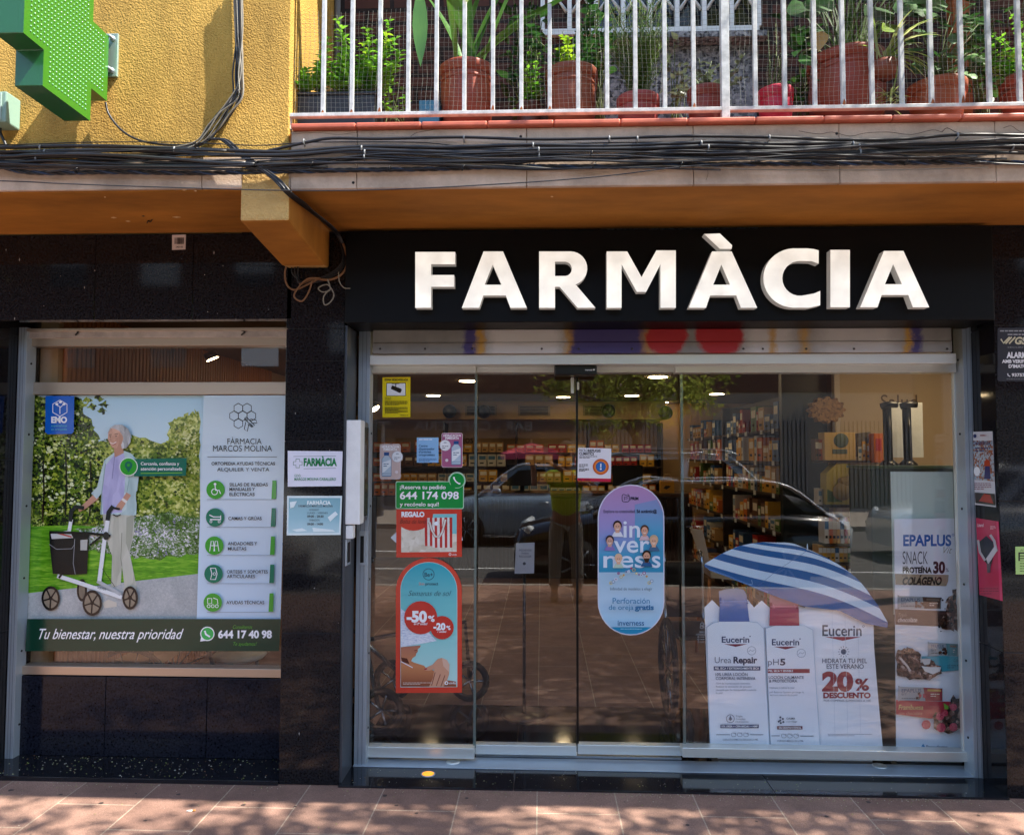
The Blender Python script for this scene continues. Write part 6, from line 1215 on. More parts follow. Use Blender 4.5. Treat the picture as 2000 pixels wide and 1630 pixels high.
# ---- plates on the pillar between window and door
a = Art(-.003); a.base([(562, 880), (669, 881), (667, 949), (562, 950)], '#d9dbea', .003)
a.line([(573, 891), (656, 890)], .9, '#7d8a94'); a.line([(593, 915), (656, 914)], .9, '#7d8a94'); G = '#1d7f4a'
a.line([(578, 896), (585, 896), (585, 901), (590, 901), (590, 908), (585, 908), (585, 913), (578, 913), (578, 908), (573, 908), (573, 901), (578, 901), (578, 896)], 1.2, '#5a7f70'); a.text('FARMÀCIA', 593, 658, 909, 14, G, .05); a.text('GDO.', 575, 588, 931, 5, G); a.text('MARCOS MOLINA CABALLERO', 575, 656, 938, 5.4, G, .01)
sheet('pharmacy_plate', 'white plate with green FARMÀCIA lettering, upper of the two on the granite pillar', 'plate', a)
a = Art(-.003); a.base([(561, 968), (668, 968), (665, 1044), (560, 1045)], '#cfe0e4', .003); z0_, z1_ = PZ(1040, 0, 612), PZ(972, 0, 612); a.poly([(564, 972), (665, 972), (662, 1040), (563, 1041)], grad('hours_paper', [(z0_, '#a9cdd8'), (z0_ + .07, '#7fb2c4'), (z1_, '#6fa4b4')]))
Kd = '#23303c'
a.text('FARMÀCIA', 600, 646, 985, 7, '#d8e8ea', .03); a.text('FARMÀCIA MARCOS MOLINA', 583, 650, 990, 4.5, Kd, .01); a.text('HORARIO', 604, 623, 997, 3.6, Kd); a.text('LUNES - VIERNES', 600, 640, 1003, 3.6, Kd); a.text('09:00 - 20:30', 600, 632, 1010, 4.2, Kd, .03); a.text('SÁBADOS', 604, 624, 1017, 3.6, Kd); a.text('09:00 - 14:00', 600, 631, 1025, 4.2, Kd, .03)
for p in ([(570, 1034), (590, 1031), (600, 1036), (580, 1038)], [(640, 1010), (655, 998), (660, 1004), (645, 1018)], [(566, 980), (580, 978), (574, 990), (567, 992)], [(610, 1030), (650, 1034), (655, 1038), (612, 1038)]): a.poly(p, '#d5e6ea')
sheet('hours_plate', 'teal opening hours sheet in a clear sleeve, lower of two on the granite pillar', 'plate', a)
a = Art(-.002); a.base([(336, 459), (363, 458), (362, 487), (336, 488)], '#cdbcb4', .002)
rr = random.Random(2); u = 341.
while u < 358: wd = rr.choice([.7, 1.1, 1.6]); a.rect(u, 464, u + wd, 477, '#2a2422'); u += wd + rr.choice([.7, 1.0])
a.text('240143', 343, 357, 484, 3.5, '#3a3230', .01); sheet('barcode_tag', 'small white barcode tag high on the black granite', 'tag', a)
# ---- white metal box and lock on the left jamb
xj_ = XL + .0125
t = thing('post_box', 'white chipped metal box fixed to the left door jamb', 'box', tuple(atx(694, 920, xj_)))
q = MB(); ya, yb_ = .012, .1; q.box(XL + .0125, XL + .085, ya, yb_, PZ(1024, ya, 690), PZ(820, ya, 690), m_white); q.build('box_body', t, .004)
q = MB(); q.box(XL + .0125, XL + .08, .101, .2, PZ(1018, .1, 690), PZ(824, .1, 690), mat('box_window_frame', '#7d848a', .4, .5)); q.build('rear_panel', t, .003)
q = MB(); q.box(XL + .081, XL + .084, .112, .19, PZ(1008, .1, 690), PZ(834, .1, 690), mat('grey_pane', '#39423f', .1)); q.build('pane', t)
t = thing('shutter_lock', 'steel shutter lock with two slots below the white box on the jamb', 'lock', tuple(atx(694, 1060, xj_)))
q = MB(); q.box(XL + .0125, XL + .05, .02, .07, PZ(1052, .02, 690), PZ(1026, .02, 690), m_white); q.build('lock_cover', t, .004)
q = MB(); q.box(XL + .0125, XL + .02, .02, .1, PZ(1105, .02, 690), PZ(1053, .02, 690), m_alu); q.box(XL + .0205, XL + .022, .035, .085, PZ(1100, .02, 690), PZ(1060, .02, 690), m_dark); q.build('lock_plate', t, .001)
q = MB(); q.box(PX(701, .21, 1080), PX(714, .21, 1080), .205, .2145, PZ(1103, .21, 706), PZ(1036, .21, 706), m_alu); q.box(PX(704, .21, 1080), PX(711, .21, 1080), .203, .2049, PZ(1098, .21, 706), PZ(1046, .21, 706), m_dark); q.build('strike_plate', t, .001)
# ---- stickers on the fixed left pane
a = Art(YV); a.base([(747, 736.5), (801.5, 736), (801.5, 814), (747, 815)], '#e0cc12', .0008); Ky = '#1c1a10'
a.text('ZONA VIDEOVIGILADA', 751, 797, 743.5, 4.2, Ky, .03); a.rect(754.5, 747.5, 792.5, 773, Ky); a.rect(755.6, 748.6, 791.4, 772, '#e6e8ea'); a.line([(765, 748.8), (780, 748.8)], 1.4, Ky); a.line([(773, 749), (773, 755)], 1.6, Ky); a.poly([(766, 752.5), (784, 759), (780, 767), (763, 759)], Ky); a.poly([(781, 762), (785, 760), (782.5, 767), (778.5, 766.5)], Ky)
for v, n in ((775.5, 1), (779, 1), (783, 4), (795, 3), (801, 3)): a.words(752, 796 if n > 1 else 764, v, 1.2, '#4a4412', n, 2.2)
a.words(782, 799, 810, 1.3, '#4a4412'); sheet('camera_notice', 'yellow video surveillance notice at the top of the left glass pane', 'sticker', a)
def card(u0, v0, u1, v1, col, cu, cv, bx, lab):
    a = Art(YV); a.base(a.rr(u0, v0, u1, v1, 4), '#dcd2d4', .0008); a.poly(a.rr(u0 + .8, v0 + .8, u1 - .8, v1 - .8, 3.5), col)
    a.text('HIDRATACIÓN', u0 + 3.5, u1 - 3.5, v0 + 7.5, 4.6, W, .03); a.text('INMEDIATA', u0 + 7, u1 - 7, v0 + 12.5, 4.4, W, .03); b0 = v0 + 16
    a.rect(bx - 5, b0, bx + 5, b0 + 6, '#2a4f8c'); h = v1 - b0 - 7
    a.poly([(bx - 4, b0 + 6), (bx + 4, b0 + 6), (bx + 9.5, b0 + 13), (bx + 9.5, b0 + h), (bx + 8, b0 + h + 2), (bx - 8, b0 + h + 2), (bx - 9.5, b0 + h), (bx - 9.5, b0 + 13)], '#6f8fae'); a.poly([(bx - 3.4, b0 + 6.5), (bx + 3.4, b0 + 6.5), (bx + 8.5, b0 + 13.2), (bx + 8.5, b0 + h), (bx - 8.5, b0 + h), (bx - 8.5, b0 + 13.2)], '#b9cbda')
    a.poly([(bx - 8.5, b0 + 20), (bx + 8.5, b0 + 14), (bx + 8.5, b0 + 26), (bx - 4, b0 + 38), (bx - 8.5, b0 + 40)], '#e6edf2'); a.words(bx - 6, bx + 6, b0 + 22, 1.5, '#4a6a8c', 2, 4); a.line([(bx - 8.5, b0 + h - 4), (bx + 8.5, b0 + h - 4)], 1, '#6f8fae')
    a.circ(cu, cv, 10.8, '#cfd4dc'); a.circ(cu, cv, 10, '#e9ecf0'); a.circ(cu - 1.2, cv - 5.5, 1.6, '#b8bec8'); a.circ(cu + 1.2, cv - 5.5, 1.6, '#b8bec8'); a.words(cu - 6, cu + 6, cv + 1, 1.3, '#6a6e7c', 2, 3.5); ox = u1 - 8 if cu > bx else u0 + 10; a.circ(ox, v1 - 14, 3, '#e0d5da'); sheet('product_card', lab, 'sticker', a)
card(742, 867, 782.5, 935.5, '#cdb6b0', 776, 891.5, 755, 'beige card sticker of a clear bottle with a round white badge at right'); card(862.5, 845, 903.5, 912.5, '#a95f84', 869.5, 869.5, 891, 'pink card sticker of a clear bottle with a round white badge at left')
a = Art(YV); a.base(a.q(814, 854, 856.5, 903), '#8fbfe8', .0008); a.words(818, 844, 857, 2, '#e6f0fa')
for i, s_ in enumerate(('Centre', 'dispensador', "d'articles", 'ortoprotètics')): a.text(s_, 818, 818 + (17, 31, 24, 31)[i], 872.5 + 5.8 * i, 4.4, '#22406e', .015)
a.words(818, 853, 895, 1.2, '#5a84b4', 3, 2.2); sheet('dispenser_notice', 'square light blue notice with dark blue text between the two bottle cards', 'sticker', a)
a = Art(YV); Gr = '#12913c'; Gb = '#b7dcc0'
a.base(a.rr(772.5, 939.5, 906, 993.5, 4), Gb, .0008); a.circ(892.5, 938, 17, Gb); a.poly([(878, 946), (892, 954), (877, 957)], Gb); a.poly(a.rr(774, 941, 904.5, 992, 3.4), Gr); a.circ(892.5, 938, 15.2, Gb); a.circ(892.5, 938, 14.2, Gr); a.poly([(880.5, 944), (890, 952), (879.5, 955)], Gr)
a.line([(886.5, 931), (887, 935), (890.5, 940), (896, 944), (899, 944)], [3.5, 2.6, 2.4, 2.6, 3.5], W); a.text('¡Reserva tu pedido', 781, 870.5, 954.5, 7.4, W, .015); a.text('644 174 098', 781, 896, 974, 14, W, .022); a.text('y recógelo aquí!', 781, 857, 988, 7.4, W, .015)
sheet('order_sticker', 'green phone order sticker with large white telephone number', 'sticker', a)
a = Art(YV); Rd = '#cf3a26'
a.base([(774, 994), (902, 994), (902, 1087), (774, 1088)], Rd, .0008); a.poly([(783.5, 1004), (892, 1003), (892, 1077), (783.5, 1078)], cells('sand_print', ['#c9bfa8', '#ded6c6', '#eae4d6'], 40)); a.poly([(845, 1004), (892, 1003), (892, 1042), (880, 1042), (880, 1012), (845, 1012)], '#7fc6cc')
pts = [(783.2, 1003.4), (843, 1003)] + [(808 + 38 * math.cos(R(t)), 1003 + 33 * math.sin(R(t))) for t in range(0, 131, 13)]; a.poly(pts + [(783.2, 1028)], Rd); a.poly([(774.5, 995), (842, 995), (842, 1004), (774.5, 1004)], Rd)
for i in range(11):
    x0_ = 830 + i * 4.85; f = lambda x: 1011 + (x - 830) * -.02; c = '#c0302c' if i % 2 == 0 else '#ebe6e0'; sk_ = 2 if i < 5 else 0
    a.poly([(x0_ - 1 + .02 * i, f(x0_)), (x0_ + 4.85, f(x0_ + 5)), (x0_ + 4.7, 1069 if i > 2 else 1066), (x0_, 1069 if i > 2 else 1066)], c, keep=i > 0)
a.line([(839, 1019), (843, 1034), (850, 1047), (858, 1048), (864, 1038), (870, 1014)], 5.4, '#7a2420'); a.line([(839, 1019), (843, 1034), (850, 1047), (858, 1048), (864, 1038), (870, 1014)], 3.6, '#e2d9d0'); a.circ(852, 1022, 4, W)
a.text('REGALO', 784, 829, 1008.5, 9, W, .055); a.text('Bolsa de lona', 781, 831, 1022, 8.5, '#4a1c14', -.008, .3); a.circ(879, 1082, 2.6, W, ring=1); a.text('cinfa', 883, 892, 1084, 3.2, W, .01)
sheet('gift_poster', 'square red gift poster picturing a red and white striped beach bag', 'poster', a)
a = Art(YV + .0012); a.base([(763, 1049.5), (774, 1038.5), (900, 1036), (904, 1055), (775, 1061)], '#c9d2da', .0006); sheet('paper_arrow', 'white paper arrow tip poking out behind the red gift poster', 'sticker', a)
# arch poster
a = Art(YV + .0003)
def arch(u0, u1, vt, vb, n=20):
    r = (u1 - u0) / 2; c = (u0 + u1) / 2; return [(c - r * math.cos(math.pi * k / n), vt + r * (1.0 - math.sin(math.pi * k / n))) for k in range(n + 1)] + [(u1 + (u1 - CX) * -.002, vb), (u0, vb + .5)]
a.base(arch(773, 902, 1089, 1352), '#d0412e', .0008); zt2, zb2 = PZ(1097, YV, 837), PZ(1341, YV, 837)
a.poly(arch(782, 893, 1097, 1341), '#b4e0da'); a.poly(arch(782.8, 892, 1098, 1340), grad('beach_print', [(zb2, '#bfe0dc'), (zb2 + (zt2 - zb2) * .5, '#7fcfce'), (zt2, '#0fa5ba')]))
Kn = '#174a5c'; a.circ(837, 1121, 11.5, Kn, ring=1.2); a.text('Be+', 829, 845.5, 1125.5, 8, Kn, .02); a.text('Skin', 818, 829, 1142, 5.5, '#c98a7c', 0); a.text('protect', 831, 856, 1142, 5.5, Kn, .02); a.text('Semanas de sol', 797, 878, 1163, 10.5, Kn, -.012, .35)
hatM = cells('straw_hat', ['#aebcd6', '#d8e0ec', '#eef2f6'], 90, stretch=(1, 1, 5)); a.poly([(782.8, 1188), (800, 1200), (830, 1225), (848, 1246), (853, 1251), (820, 1257), (782.8, 1263)], hatM)
sm = grad('tanned_skin', [(PZ(1340, YV, 837), '#8a4a34'), (PZ(1300, YV, 837), '#c98458'), (PZ(1262, YV, 837), '#b0705a')])
a.poly([(782.8, 1263), (822, 1259.5), (820, 1264), (816, 1267), (816, 1272), (813, 1275), (812, 1280), (806, 1284), (803, 1290), (808, 1293), (828, 1299), (834, 1306), (846, 1308), (862, 1326), (890, 1330), (891.5, 1340), (783, 1340)], sm); a.line([(809, 1270), (814.5, 1269)], 1.6, '#7a2f2c'); a.line([(811, 1274), (813.5, 1273.6)], 1.5, '#a2453c'); a.poly([(783, 1283), (795, 1285), (800, 1296), (786, 1292)], '#5a2c20'); a.line([(783, 1291), (806, 1303)], 1.6, '#e6e6ea')
a.poly([(832, 1303), (845, 1297), (855, 1286), (863, 1284), (873, 1288), (878, 1297), (877, 1316), (872, 1332), (866, 1340), (838, 1340), (846, 1322), (848, 1306), (838, 1309), (829, 1308)], '#d19a7c'); a.poly([(863, 1284), (873, 1288), (878, 1297), (877, 1312), (866, 1300)], '#ddb49c')
for p in ([(850, 1312), (843, 1338)], [(860, 1316), (852, 1339)], [(869, 1318), (861, 1340)]): a.line(p, 1.6, '#8a5240')
a.line([(829, 1306.5), (834, 1305)], 2.6, '#a52a44')
a.circ(821.7, 1205.5, 32.4, '#c9352a'); a.circ(863.5, 1225, 22.8, '#c9352a'); a.text('-50', 794, 834, 1213.5, 20, W, .05); a.text('%', 836, 849, 1213, 11, W, .04); a.text('en 2ª unidad', 808, 834, 1219.5, 4.4, W, .02, .2); a.text('-20', 846.5, 870, 1229, 12.5, W, .05); a.text('%', 871.5, 880, 1229, 7.5, W, .04); a.text('1 unidad', 854.5, 871, 1234.5, 3.8, W, .02, .2)
a.words(787, 844, 1332, 1.2, '#e0c8ba', 2, 2.6); a.circ(872, 1333, 3.6, W, ring=1.5); a.text('cinfa', 877, 890, 1335, 4, W, .01)
sheet('arched_poster', 'tall red arched poster with turquoise beach picture and minus fifty percent disc', 'poster', a)
# ---- stickers on the sliding leaf
a = Art(YV2); a.base([(1128.9, 874), (1194, 875.5), (1193, 940.5), (1127.8, 938.8)], '#e6e6ee', .0008); a.poly([(1128, 933), (1193.2, 934.4), (1193, 940.5), (1127.8, 938.8)], '#c01f44')
a.text('MICRO', 1131.5, 1148, 881.8, 5.2, K, 0, 0, .02); a.text('REFUGIS', 1148.5, 1173, 882.2, 5.2, K, .03, 0, .02); a.text('CLIMÀTICS', 1131.5, 1160, 888, 5.2, K, .03, 0, .02); a.words(1131.5, 1166, 890.5, 1.3, '#55555f', 2, 2.4); a.words(1131, 1148, 906, 1.2, '#55555f', 3, 2.3); a.words(1131, 1150, 914.5, 1.2, '#33333f', 3, 2.2)
for r_, c in ((15.6, '#c2512c'), (13.8, '#d8702c'), (11.5, '#e08a3c'), (10, '#3a5f9c'), (8.2, '#2f6ab4')): a.circ(1173.4, 911.2, r_, c)
a.line([(1173.6, 905), (1173.4, 912.5)], 2, W); a.circ(1173.4, 915.5, 1.7, W); a.text('BCN', 1131, 1136, 938, 3, K, .02); a.text('TGN', 1141, 1152, 938.2, 3, K, .02); sheet('shelter_sticker', 'square white sticker with an orange and blue target on the right sliding door', 'sticker', a)
a = Art(YV2)
def stadium(u0, u1, vt, vb, n=18):
    r = (u1 - u0) / 2; c = (u0 + u1) / 2; return [(c - r * math.cos(math.pi * k / n), vt + r - r * math.sin(math.pi * k / n)) for k in range(n + 1)] + [(c + r * math.cos(math.pi * k / n), vb - r + r * math.sin(math.pi * k / n)) for k in range(n + 1)]
def cut(pts, lo, hi): return [(u, min(hi, max(lo, v))) for u, v in pts]
a.base(stadium(1167.5, 1297.5, 946, 1240), '#d5d6e6', .0008); S = stadium(1169.5, 1295.5, 948, 1238); zz = lambda v: PZ(v, YV2, 1232)
a.poly(cut(S, 948, 1117), grad('lilac_blue', [(zz(1117), '#2f8fb8'), (zz(1085), '#4aa0c8'), (zz(1060), '#7a9ad0'), (zz(1030), '#9a94cc'), (zz(948), '#b48ab8')])); a.poly(cut(S, 1117, 1224), grad('pale_blue', [(zz(1224), '#9fcbe6'), (zz(1170), '#b4d2e8'), (zz(1117), '#a4c4da')])); a.poly(cut(S, 1224, 1238), '#1f8cb8')
a.poly([(1240, 985), (1283, 975), (1294.8, 1000), (1295.2, 1117), (1240, 1117)], grad('blue_side', [(zz(1117), '#2f8fb8'), (zz(1040), '#55a4cc'), (zz(975), '#8a94c4')]))
a.line(a.rr(1215, 965, 1229, 979.5, 3.5) + [(1229, 969)], 1.2, K); a.line([(1219.5, 976), (1219.5, 970), (1225, 970), (1225, 973.5), (1221, 973.5)], 1.1, K); a.text('PRIM', 1231.5, 1247, 976, 5.8, K, .03)
a.text('Explora tu creatividad.', 1179, 1241, 1001, 6.2, '#3a3440', 0); a.text('Sé auténtic@', 1243.5, 1283, 1001, 6.2, '#2a2430', .025)
def face(u, v, s_, hair, skn, shirt):
    a.poly([(u - s_ * 1.3, v + s_ * 2.2), (u - s_ * .7, v + s_ * 1.1), (u + s_ * .7, v + s_ * 1.1), (u + s_ * 1.3, v + s_ * 2.2)], shirt); a.poly([(u - s_ * .35, v + s_ * .7), (u + s_ * .35, v + s_ * .7), (u + s_ * .45, v + s_ * 1.35), (u - s_ * .45, v + s_ * 1.35)], skn); a.circ(u, v - s_ * .3, s_ * .95, hair, s_ * 1.05); a.circ(u, v + s_ * .1, s_ * .75, skn, s_ * 1.0, 16)
    a.line([(u - s_ * .4, v - .05 * s_), (u - s_ * .12, v - .05 * s_)], s_ * .13, '#4a3026'); a.line([(u + s_ * .12, v - .05 * s_), (u + s_ * .4, v - .05 * s_)], s_ * .13, '#4a3026', True); a.line([(u - s_ * .3, v + s_ * .5), (u, v + s_ * .6), (u + s_ * .3, v + s_ * .5)], s_ * .16, '#f0e4de')
a.text('in', 1217.5, 1250, 1048.5, 33, '#dfe8f4', .012); a.text('ver', 1199, 1269, 1078, 33, '#dbe6f4', .012); a.text('nes', 1178.5, 1261, 1107.5, 33, '#dbe8f6', .012); a.text('s', 1273, 1290, 1107.5, 33, '#dbe8f6', .012)
face(1206, 1028, 9, '#3a2a22', '#d8a890', '#dfe2ea'); face(1259, 1036, 8.5, '#5a3f30', '#d8a58c', '#d0b8c0'); face(1191, 1056, 8.5, '#3a2c30', '#caa090', '#8a78b8'); face(1277, 1056, 9, '#c8b08a', '#dcae92', '#4a6a8c'); face(1208, 1091, 8, '#d8bc9a', '#e0b498', '#b8d0c0'); face(1263, 1086, 9, '#2c241f', '#c89a80', '#2a5a8c'); a.poly([(1257, 1090), (1269, 1090), (1266, 1098), (1260, 1098)], '#3a2a22')
rr = random.Random(5)
for i in range(17): tt = i / 16; u, v = 1193 + tt * 80, 1136 - 22 * math.sin(math.pi * tt) + rr.uniform(-5, 6); a.circ(u, v, rr.uniform(2, 3.6), ('#d8c03a', '#8a9ab8', '#d8dce8', '#a83a6a', '#c8b040')[i % 5], ring=1.2, n=12); a.circ(u, v, 1.1, ('#5a5a8c', '#e8e8f0', '#c04a7a')[i % 3], n=8)
a.text('Infinidad de modelos a elegir', 1192, 1274, 1152, 5.6, '#3f4a5c'); B_ = '#2a7aa8'; a.text('Perforación', 1196.5, 1269, 1178, 11, B_, .005); a.text('de oreja', 1189, 1237, 1190, 9.5, B_, .005); a.text('gratis', 1240, 1277, 1190, 9.5, '#1f6a9c', .04); a.text('inverness', 1206.5, 1258, 1221, 10.5, '#1a5a8c', .012); a.words(1212, 1254, 1227, 1, '#9fd0e6')
sheet('rounded_poster', 'tall rounded lilac and blue poster with smiling faces on the right sliding door', 'poster', a)
# ---- white line mark of the pharmacy on the fixed right pane
a = Art(YV); wl_ = '#9aa0a6'
for cu, cv in ((1371, 1218), (1376, 1221.5), (1370.5, 1224)): a.hexa(cu, cv, 3.2, .8, wl_)
a.text('FÀRMACIA', 1366, 1377, 1235, 3, wl_); a.text('MARCOS M', 1360, 1377, 1240, 3, wl_)
for v in (1243, 1248, 1253): a.circ(1364, v, 1.7, wl_, ring=.6, n=10); a.words(1368, 1376, v - .5, .9, wl_)
o = a.build('pane_lettering', bld)
# ---- cardboard display with umbrella
YE = .37
t = thing('cardboard_display', 'white cardboard lotion display under a blue and white striped umbrella in the right pane', 'display stand', tuple(at(1555, 1462, YE)))
cb = '#edf3fa'; a = Art(YE, eps=.00025); a.base([(1376, 1186), (1391, 1171), (1406, 1186), (1423, 1186), (1460, 1170), (1473, 1186), (1488, 1172), (1503, 1186), (1560, 1183), (1572, 1186), (1586, 1172), (1600, 1184), (1640, 1184), (1706, 1214), (1707, 1262), (1715, 1360), (1724.5, 1462), (1387, 1462), (1381, 1330)], cb, .004)
NV = '#2c3f66'; DR = '#8c2436'
a.text('Eucerin', 1606, 1683, 1241, 21, '#3a4a5c', .015); a.circ(1686.5, 1222.5, 2.2, '#3a4a5c', ring=.7); a.poly([(1611, 1243), (1682, 1243), (1646, 1250.5)], '#9c2c3c'); a.circ(1647.7, 1272, 5.5, '#3f5570')
for k in range(12): c, s_ = math.cos(k * .5236), math.sin(k * .5236); a.line([(1647.7 + 8 * c, 1272 + 8 * s_), (1647.7 + 11 * c, 1272 + 11 * s_)], 1.1, '#3f5570', k > 0)
a.text('HIDRATA TU PIEL', 1606, 1693.5, 1294, 8.8, '#4a5668', .01); a.text('ESTE VERANO', 1614.5, 1687, 1305, 8.8, '#4a5668', .01); a.text('20', 1605.5, 1666.5, 1347, 34, DR, .055); a.text('%', 1670, 1697.5, 1347, 22, DR, .03); a.text('DESCUENTO', 1608, 1700.5, 1362, 10, DR, .05); a.text('POR COMPRAS SUPERIORES A 10€', 1609, 1701, 1369.5, 4, '#6a7686', .0)
a.words(1617, 1703, 1432.5, 1.2, '#9aa6b4', 2, 2.6)
for u in (1625, 1650, 1675): a.line([(u, 1190), (u + 6, 1440)], .5, '#c2d0de')
a.build('panel', t)
def bottle(out, capq, c1, c2, txt, c3, c4):
    b_ = Art(YE - .012, eps=.00025); b_.base(out, '#b4c8da', .006); cu = sum(p[0] for p in out) / len(out); cv = sum(p[1] for p in out) / len(out)
    b_.poly([(cu + (u - cu) * .975, cv + (v - cv) * .993) for u, v in out], grad('bottle_white', [(PZ(1462, YE, 1450), '#e6f0f9'), (PZ(1330, YE, 1450), '#eceef7'), (PZ(1200, YE, 1450), '#e4f0f8')])); txt(b_); o = b_.build('bottle', t)
    c_ = Art(YE - .013, eps=.0003); c_.base(capq, c1, .006); us = [p[0] for p in capq]; u0_, u1_ = min(us), max(us); c_.line([(u1_ - 6, capq[-1][1] - 3), (u1_ - 10, capq[0][1] + 16)], 1.2, c2); c_.line([(u0_ + 9, capq[-1][1] - 3), (u0_ + 8, capq[0][1] + 16)], 1.6, c2); c_.line([(u0_ + 3, capq[-1][1] - 2), (u0_ + 3, capq[0][1] + 12)], 4, c3); c_.line([(u1_ - 3, capq[-1][1] - 2), (u1_ - 6, capq[0][1] + 22)], 3, c3); c_.line([(u0_ + 17, capq[-1][1] - 4), (u0_ + 17, capq[0][1] + 20)], 9, c4); c_.line([(u0_ + 2, capq[-1][1] - 6), (u1_ - 2, capq[-1][1] - 6)], 1.6, c2); c_.build('bottle_cap', o)
def t1(b_):
    b_.text('Eucerin', 1409.5, 1463.5, 1254, 11.5, NV, .025); b_.circ(1465, 1242, 1.3, NV); b_.poly([(1414, 1257), (1460, 1257), (1437, 1262.5)], '#7c2438'); b_.circ(1468, 1270, 8.6, '#8a9aac', ring=.9); b_.line([(1462, 1272), (1466, 1268.5), (1470, 1271), (1474, 1268)], 1, '#8a9aac')
    b_.text('Urea', 1396, 1428, 1294, 12, '#5a6474', -.004); b_.text('Repair', 1432.5, 1479, 1294, 12, '#2c3a54', .035); b_.poly([(1394, 1300.5), (1485, 1300.5), (1485, 1308.5), (1394, 1308.5)], NV); b_.text('PIEL SECA Y EXTREMADAMENTE SECA', 1396.5, 1482.5, 1306.3, 4, W, .015)
    b_.text('10% UREA LOCIÓN', 1397.5, 1460, 1319, 5.6, '#3a4a64', .01); b_.text('CORPORAL INTENSIVA', 1398, 1475.5, 1326.8, 5.6, '#3a4a64', .01)
    for i, (s_, e) in enumerate((('72H de humectación intensiva', 1465), ('Reduce la sensación de picazón', 1468), ('causada por la resequedad y suaviza', 1477), ('la piel', 1411))): b_.text(s_, 1398.5, e, 1335.5 + 6.2 * i, 3.6, '#7c8a9c')
    b_.circ(1426.5, 1402.5, 8.2, '#4a5668', ring=1); b_.poly([(1426.5, 1396), (1430, 1404), (1426.5, 1407), (1423, 1404)], '#5a6678')
    for i, (s_, e) in enumerate((('Triple', 1450), ('Complejo', 1456), ('Hidratante', 1462))): b_.text(s_, 1437, e, 1399.5 + 5.3 * i, 3.4, '#5a6678')
    b_.poly([(1407, 1414), (1482, 1414), (1482, 1421), (1407, 1421)], NV); b_.text('10% UREA + CERAMIDAS + NMF', 1409, 1480, 1419.4, 3.8, W, .02); b_.line([(1399, 1433.8), (1426, 1433.8)], 1.2, '#4a5668'); b_.line([(1465, 1433.8), (1491, 1433.8)], 1.2, '#4a5668')
    for u in (1433, 1445, 1457): b_.line(b_.rr(u - 4.5, 1430, u + 4.5, 1437.5, 3) + [(u + 4.5, 1433)], .8, '#6a7686')
    b_.text('CUIDADO DERMATOLÓGICO DE LA PIEL', 1412, 1481, 1445, 3.2, '#5a6678', .01)
def t2(b_):
    b_.text('Eucerin', 1507.5, 1561, 1259, 11.5, NV, .025); b_.circ(1562.5, 1247, 1.3, NV); b_.poly([(1511, 1262), (1557, 1262), (1534.5, 1267.5)], '#7c2438'); b_.circ(1565, 1275, 8.6, '#8a9aac', ring=.9); b_.line([(1559, 1277), (1563, 1273.5), (1567, 1276), (1571, 1273)], 1, '#8a9aac')
    b_.text('pH', 1500, 1521, 1298, 12, '#5a6474', -.004); b_.text('5', 1523.5, 1534, 1298, 12, '#2c3a54', .035); b_.poly([(1499.5, 1305.5), (1581.5, 1305.5), (1581.5, 1313.5), (1499.5, 1313.5)], DR); b_.text('PIEL SECA Y SENSIBLE', 1501, 1549, 1311.3, 4, W, .015)
    b_.text('LOCIÓN CALMANTE', 1501.5, 1570, 1324.8, 5.6, '#3a4a64', .01); b_.text('& PROTECTORA', 1502, 1557, 1331.8, 5.6, '#3a4a64', .01); b_.text('Hidrata y calma la piel', 1503, 1551, 1344, 3.6, '#7c8a9c'); b_.text('pH Balance System protege la', 1503, 1570, 1352.5, 3.6, '#7c8a9c'); b_.text('barrera natural de la piel', 1503.5, 1557, 1358, 3.6, '#7c8a9c')
    for u, v in ((1524, 1400), (1529, 1403), (1524, 1406), (1530, 1409), (1525, 1411), (1521, 1408)): b_.circ(u, v, 2, '#4a5668')
    b_.text('CALMA', 1536, 1553, 1404, 3.6, '#4a5668', .02); b_.text('y protege', 1536, 1557, 1409.5, 3.4, '#5a6678'); b_.poly([(1518, 1417), (1567.5, 1417), (1567.5, 1423.5), (1518, 1423.5)], '#5a2436'); b_.text('5% DEXPANTENOL', 1521, 1565, 1422, 3.6, W, .02); b_.line([(1507, 1436), (1523, 1436)], 1.2, '#4a5668'); b_.line([(1563, 1436.5), (1589, 1436.5)], 1.2, '#4a5668')
    for u in (1531, 1543, 1555): b_.line(b_.rr(u - 4.5, 1432, u + 4.5, 1440, 3) + [(u + 4.5, 1436)], .8, '#6a7686')
    b_.text('CUIDADO MÉDICO DE LA PIEL', 1518, 1569.5, 1447.5, 3.2, '#5a6678', .01)
bottle([(1380, 1224), (1392, 1216), (1405, 1213), (1462, 1213), (1480, 1215), (1492, 1226), (1497, 1330), (1504, 1462), (1387, 1462), (1382, 1330)], [(1404, 1154), (1418, 1150), (1440, 1148), (1452, 1151), (1458, 1160), (1461, 1190), (1464, 1213), (1405, 1213), (1406, 1180)], grad('blue_cap', [(PZ(1213, YE, 1435), '#4468ac'), (PZ(1180, YE, 1435), '#5a7ab4'), (PZ(1150, YE, 1435), '#8494a8')]), '#7f9cd0', t1, '#34548f', '#5472ac')
bottle([(1495, 1226), (1512, 1221), (1572, 1221), (1588, 1229), (1594, 1330), (1603, 1462), (1505, 1462), (1499, 1330)], [(1503, 1164), (1510, 1157), (1545, 1156), (1556, 1160), (1560, 1190), (1561, 1221), (1503, 1221), (1504, 1190)], grad('red_cap', [(PZ(1221, YE, 1530), '#a83048'), (PZ(1190, YE, 1530), '#b04a60'), (PZ(1158, YE, 1530), '#a8848a')]), '#d88094', t2, '#8a2238', '#b8485e')
u_ = Art(YE - .03, eps=.0004)
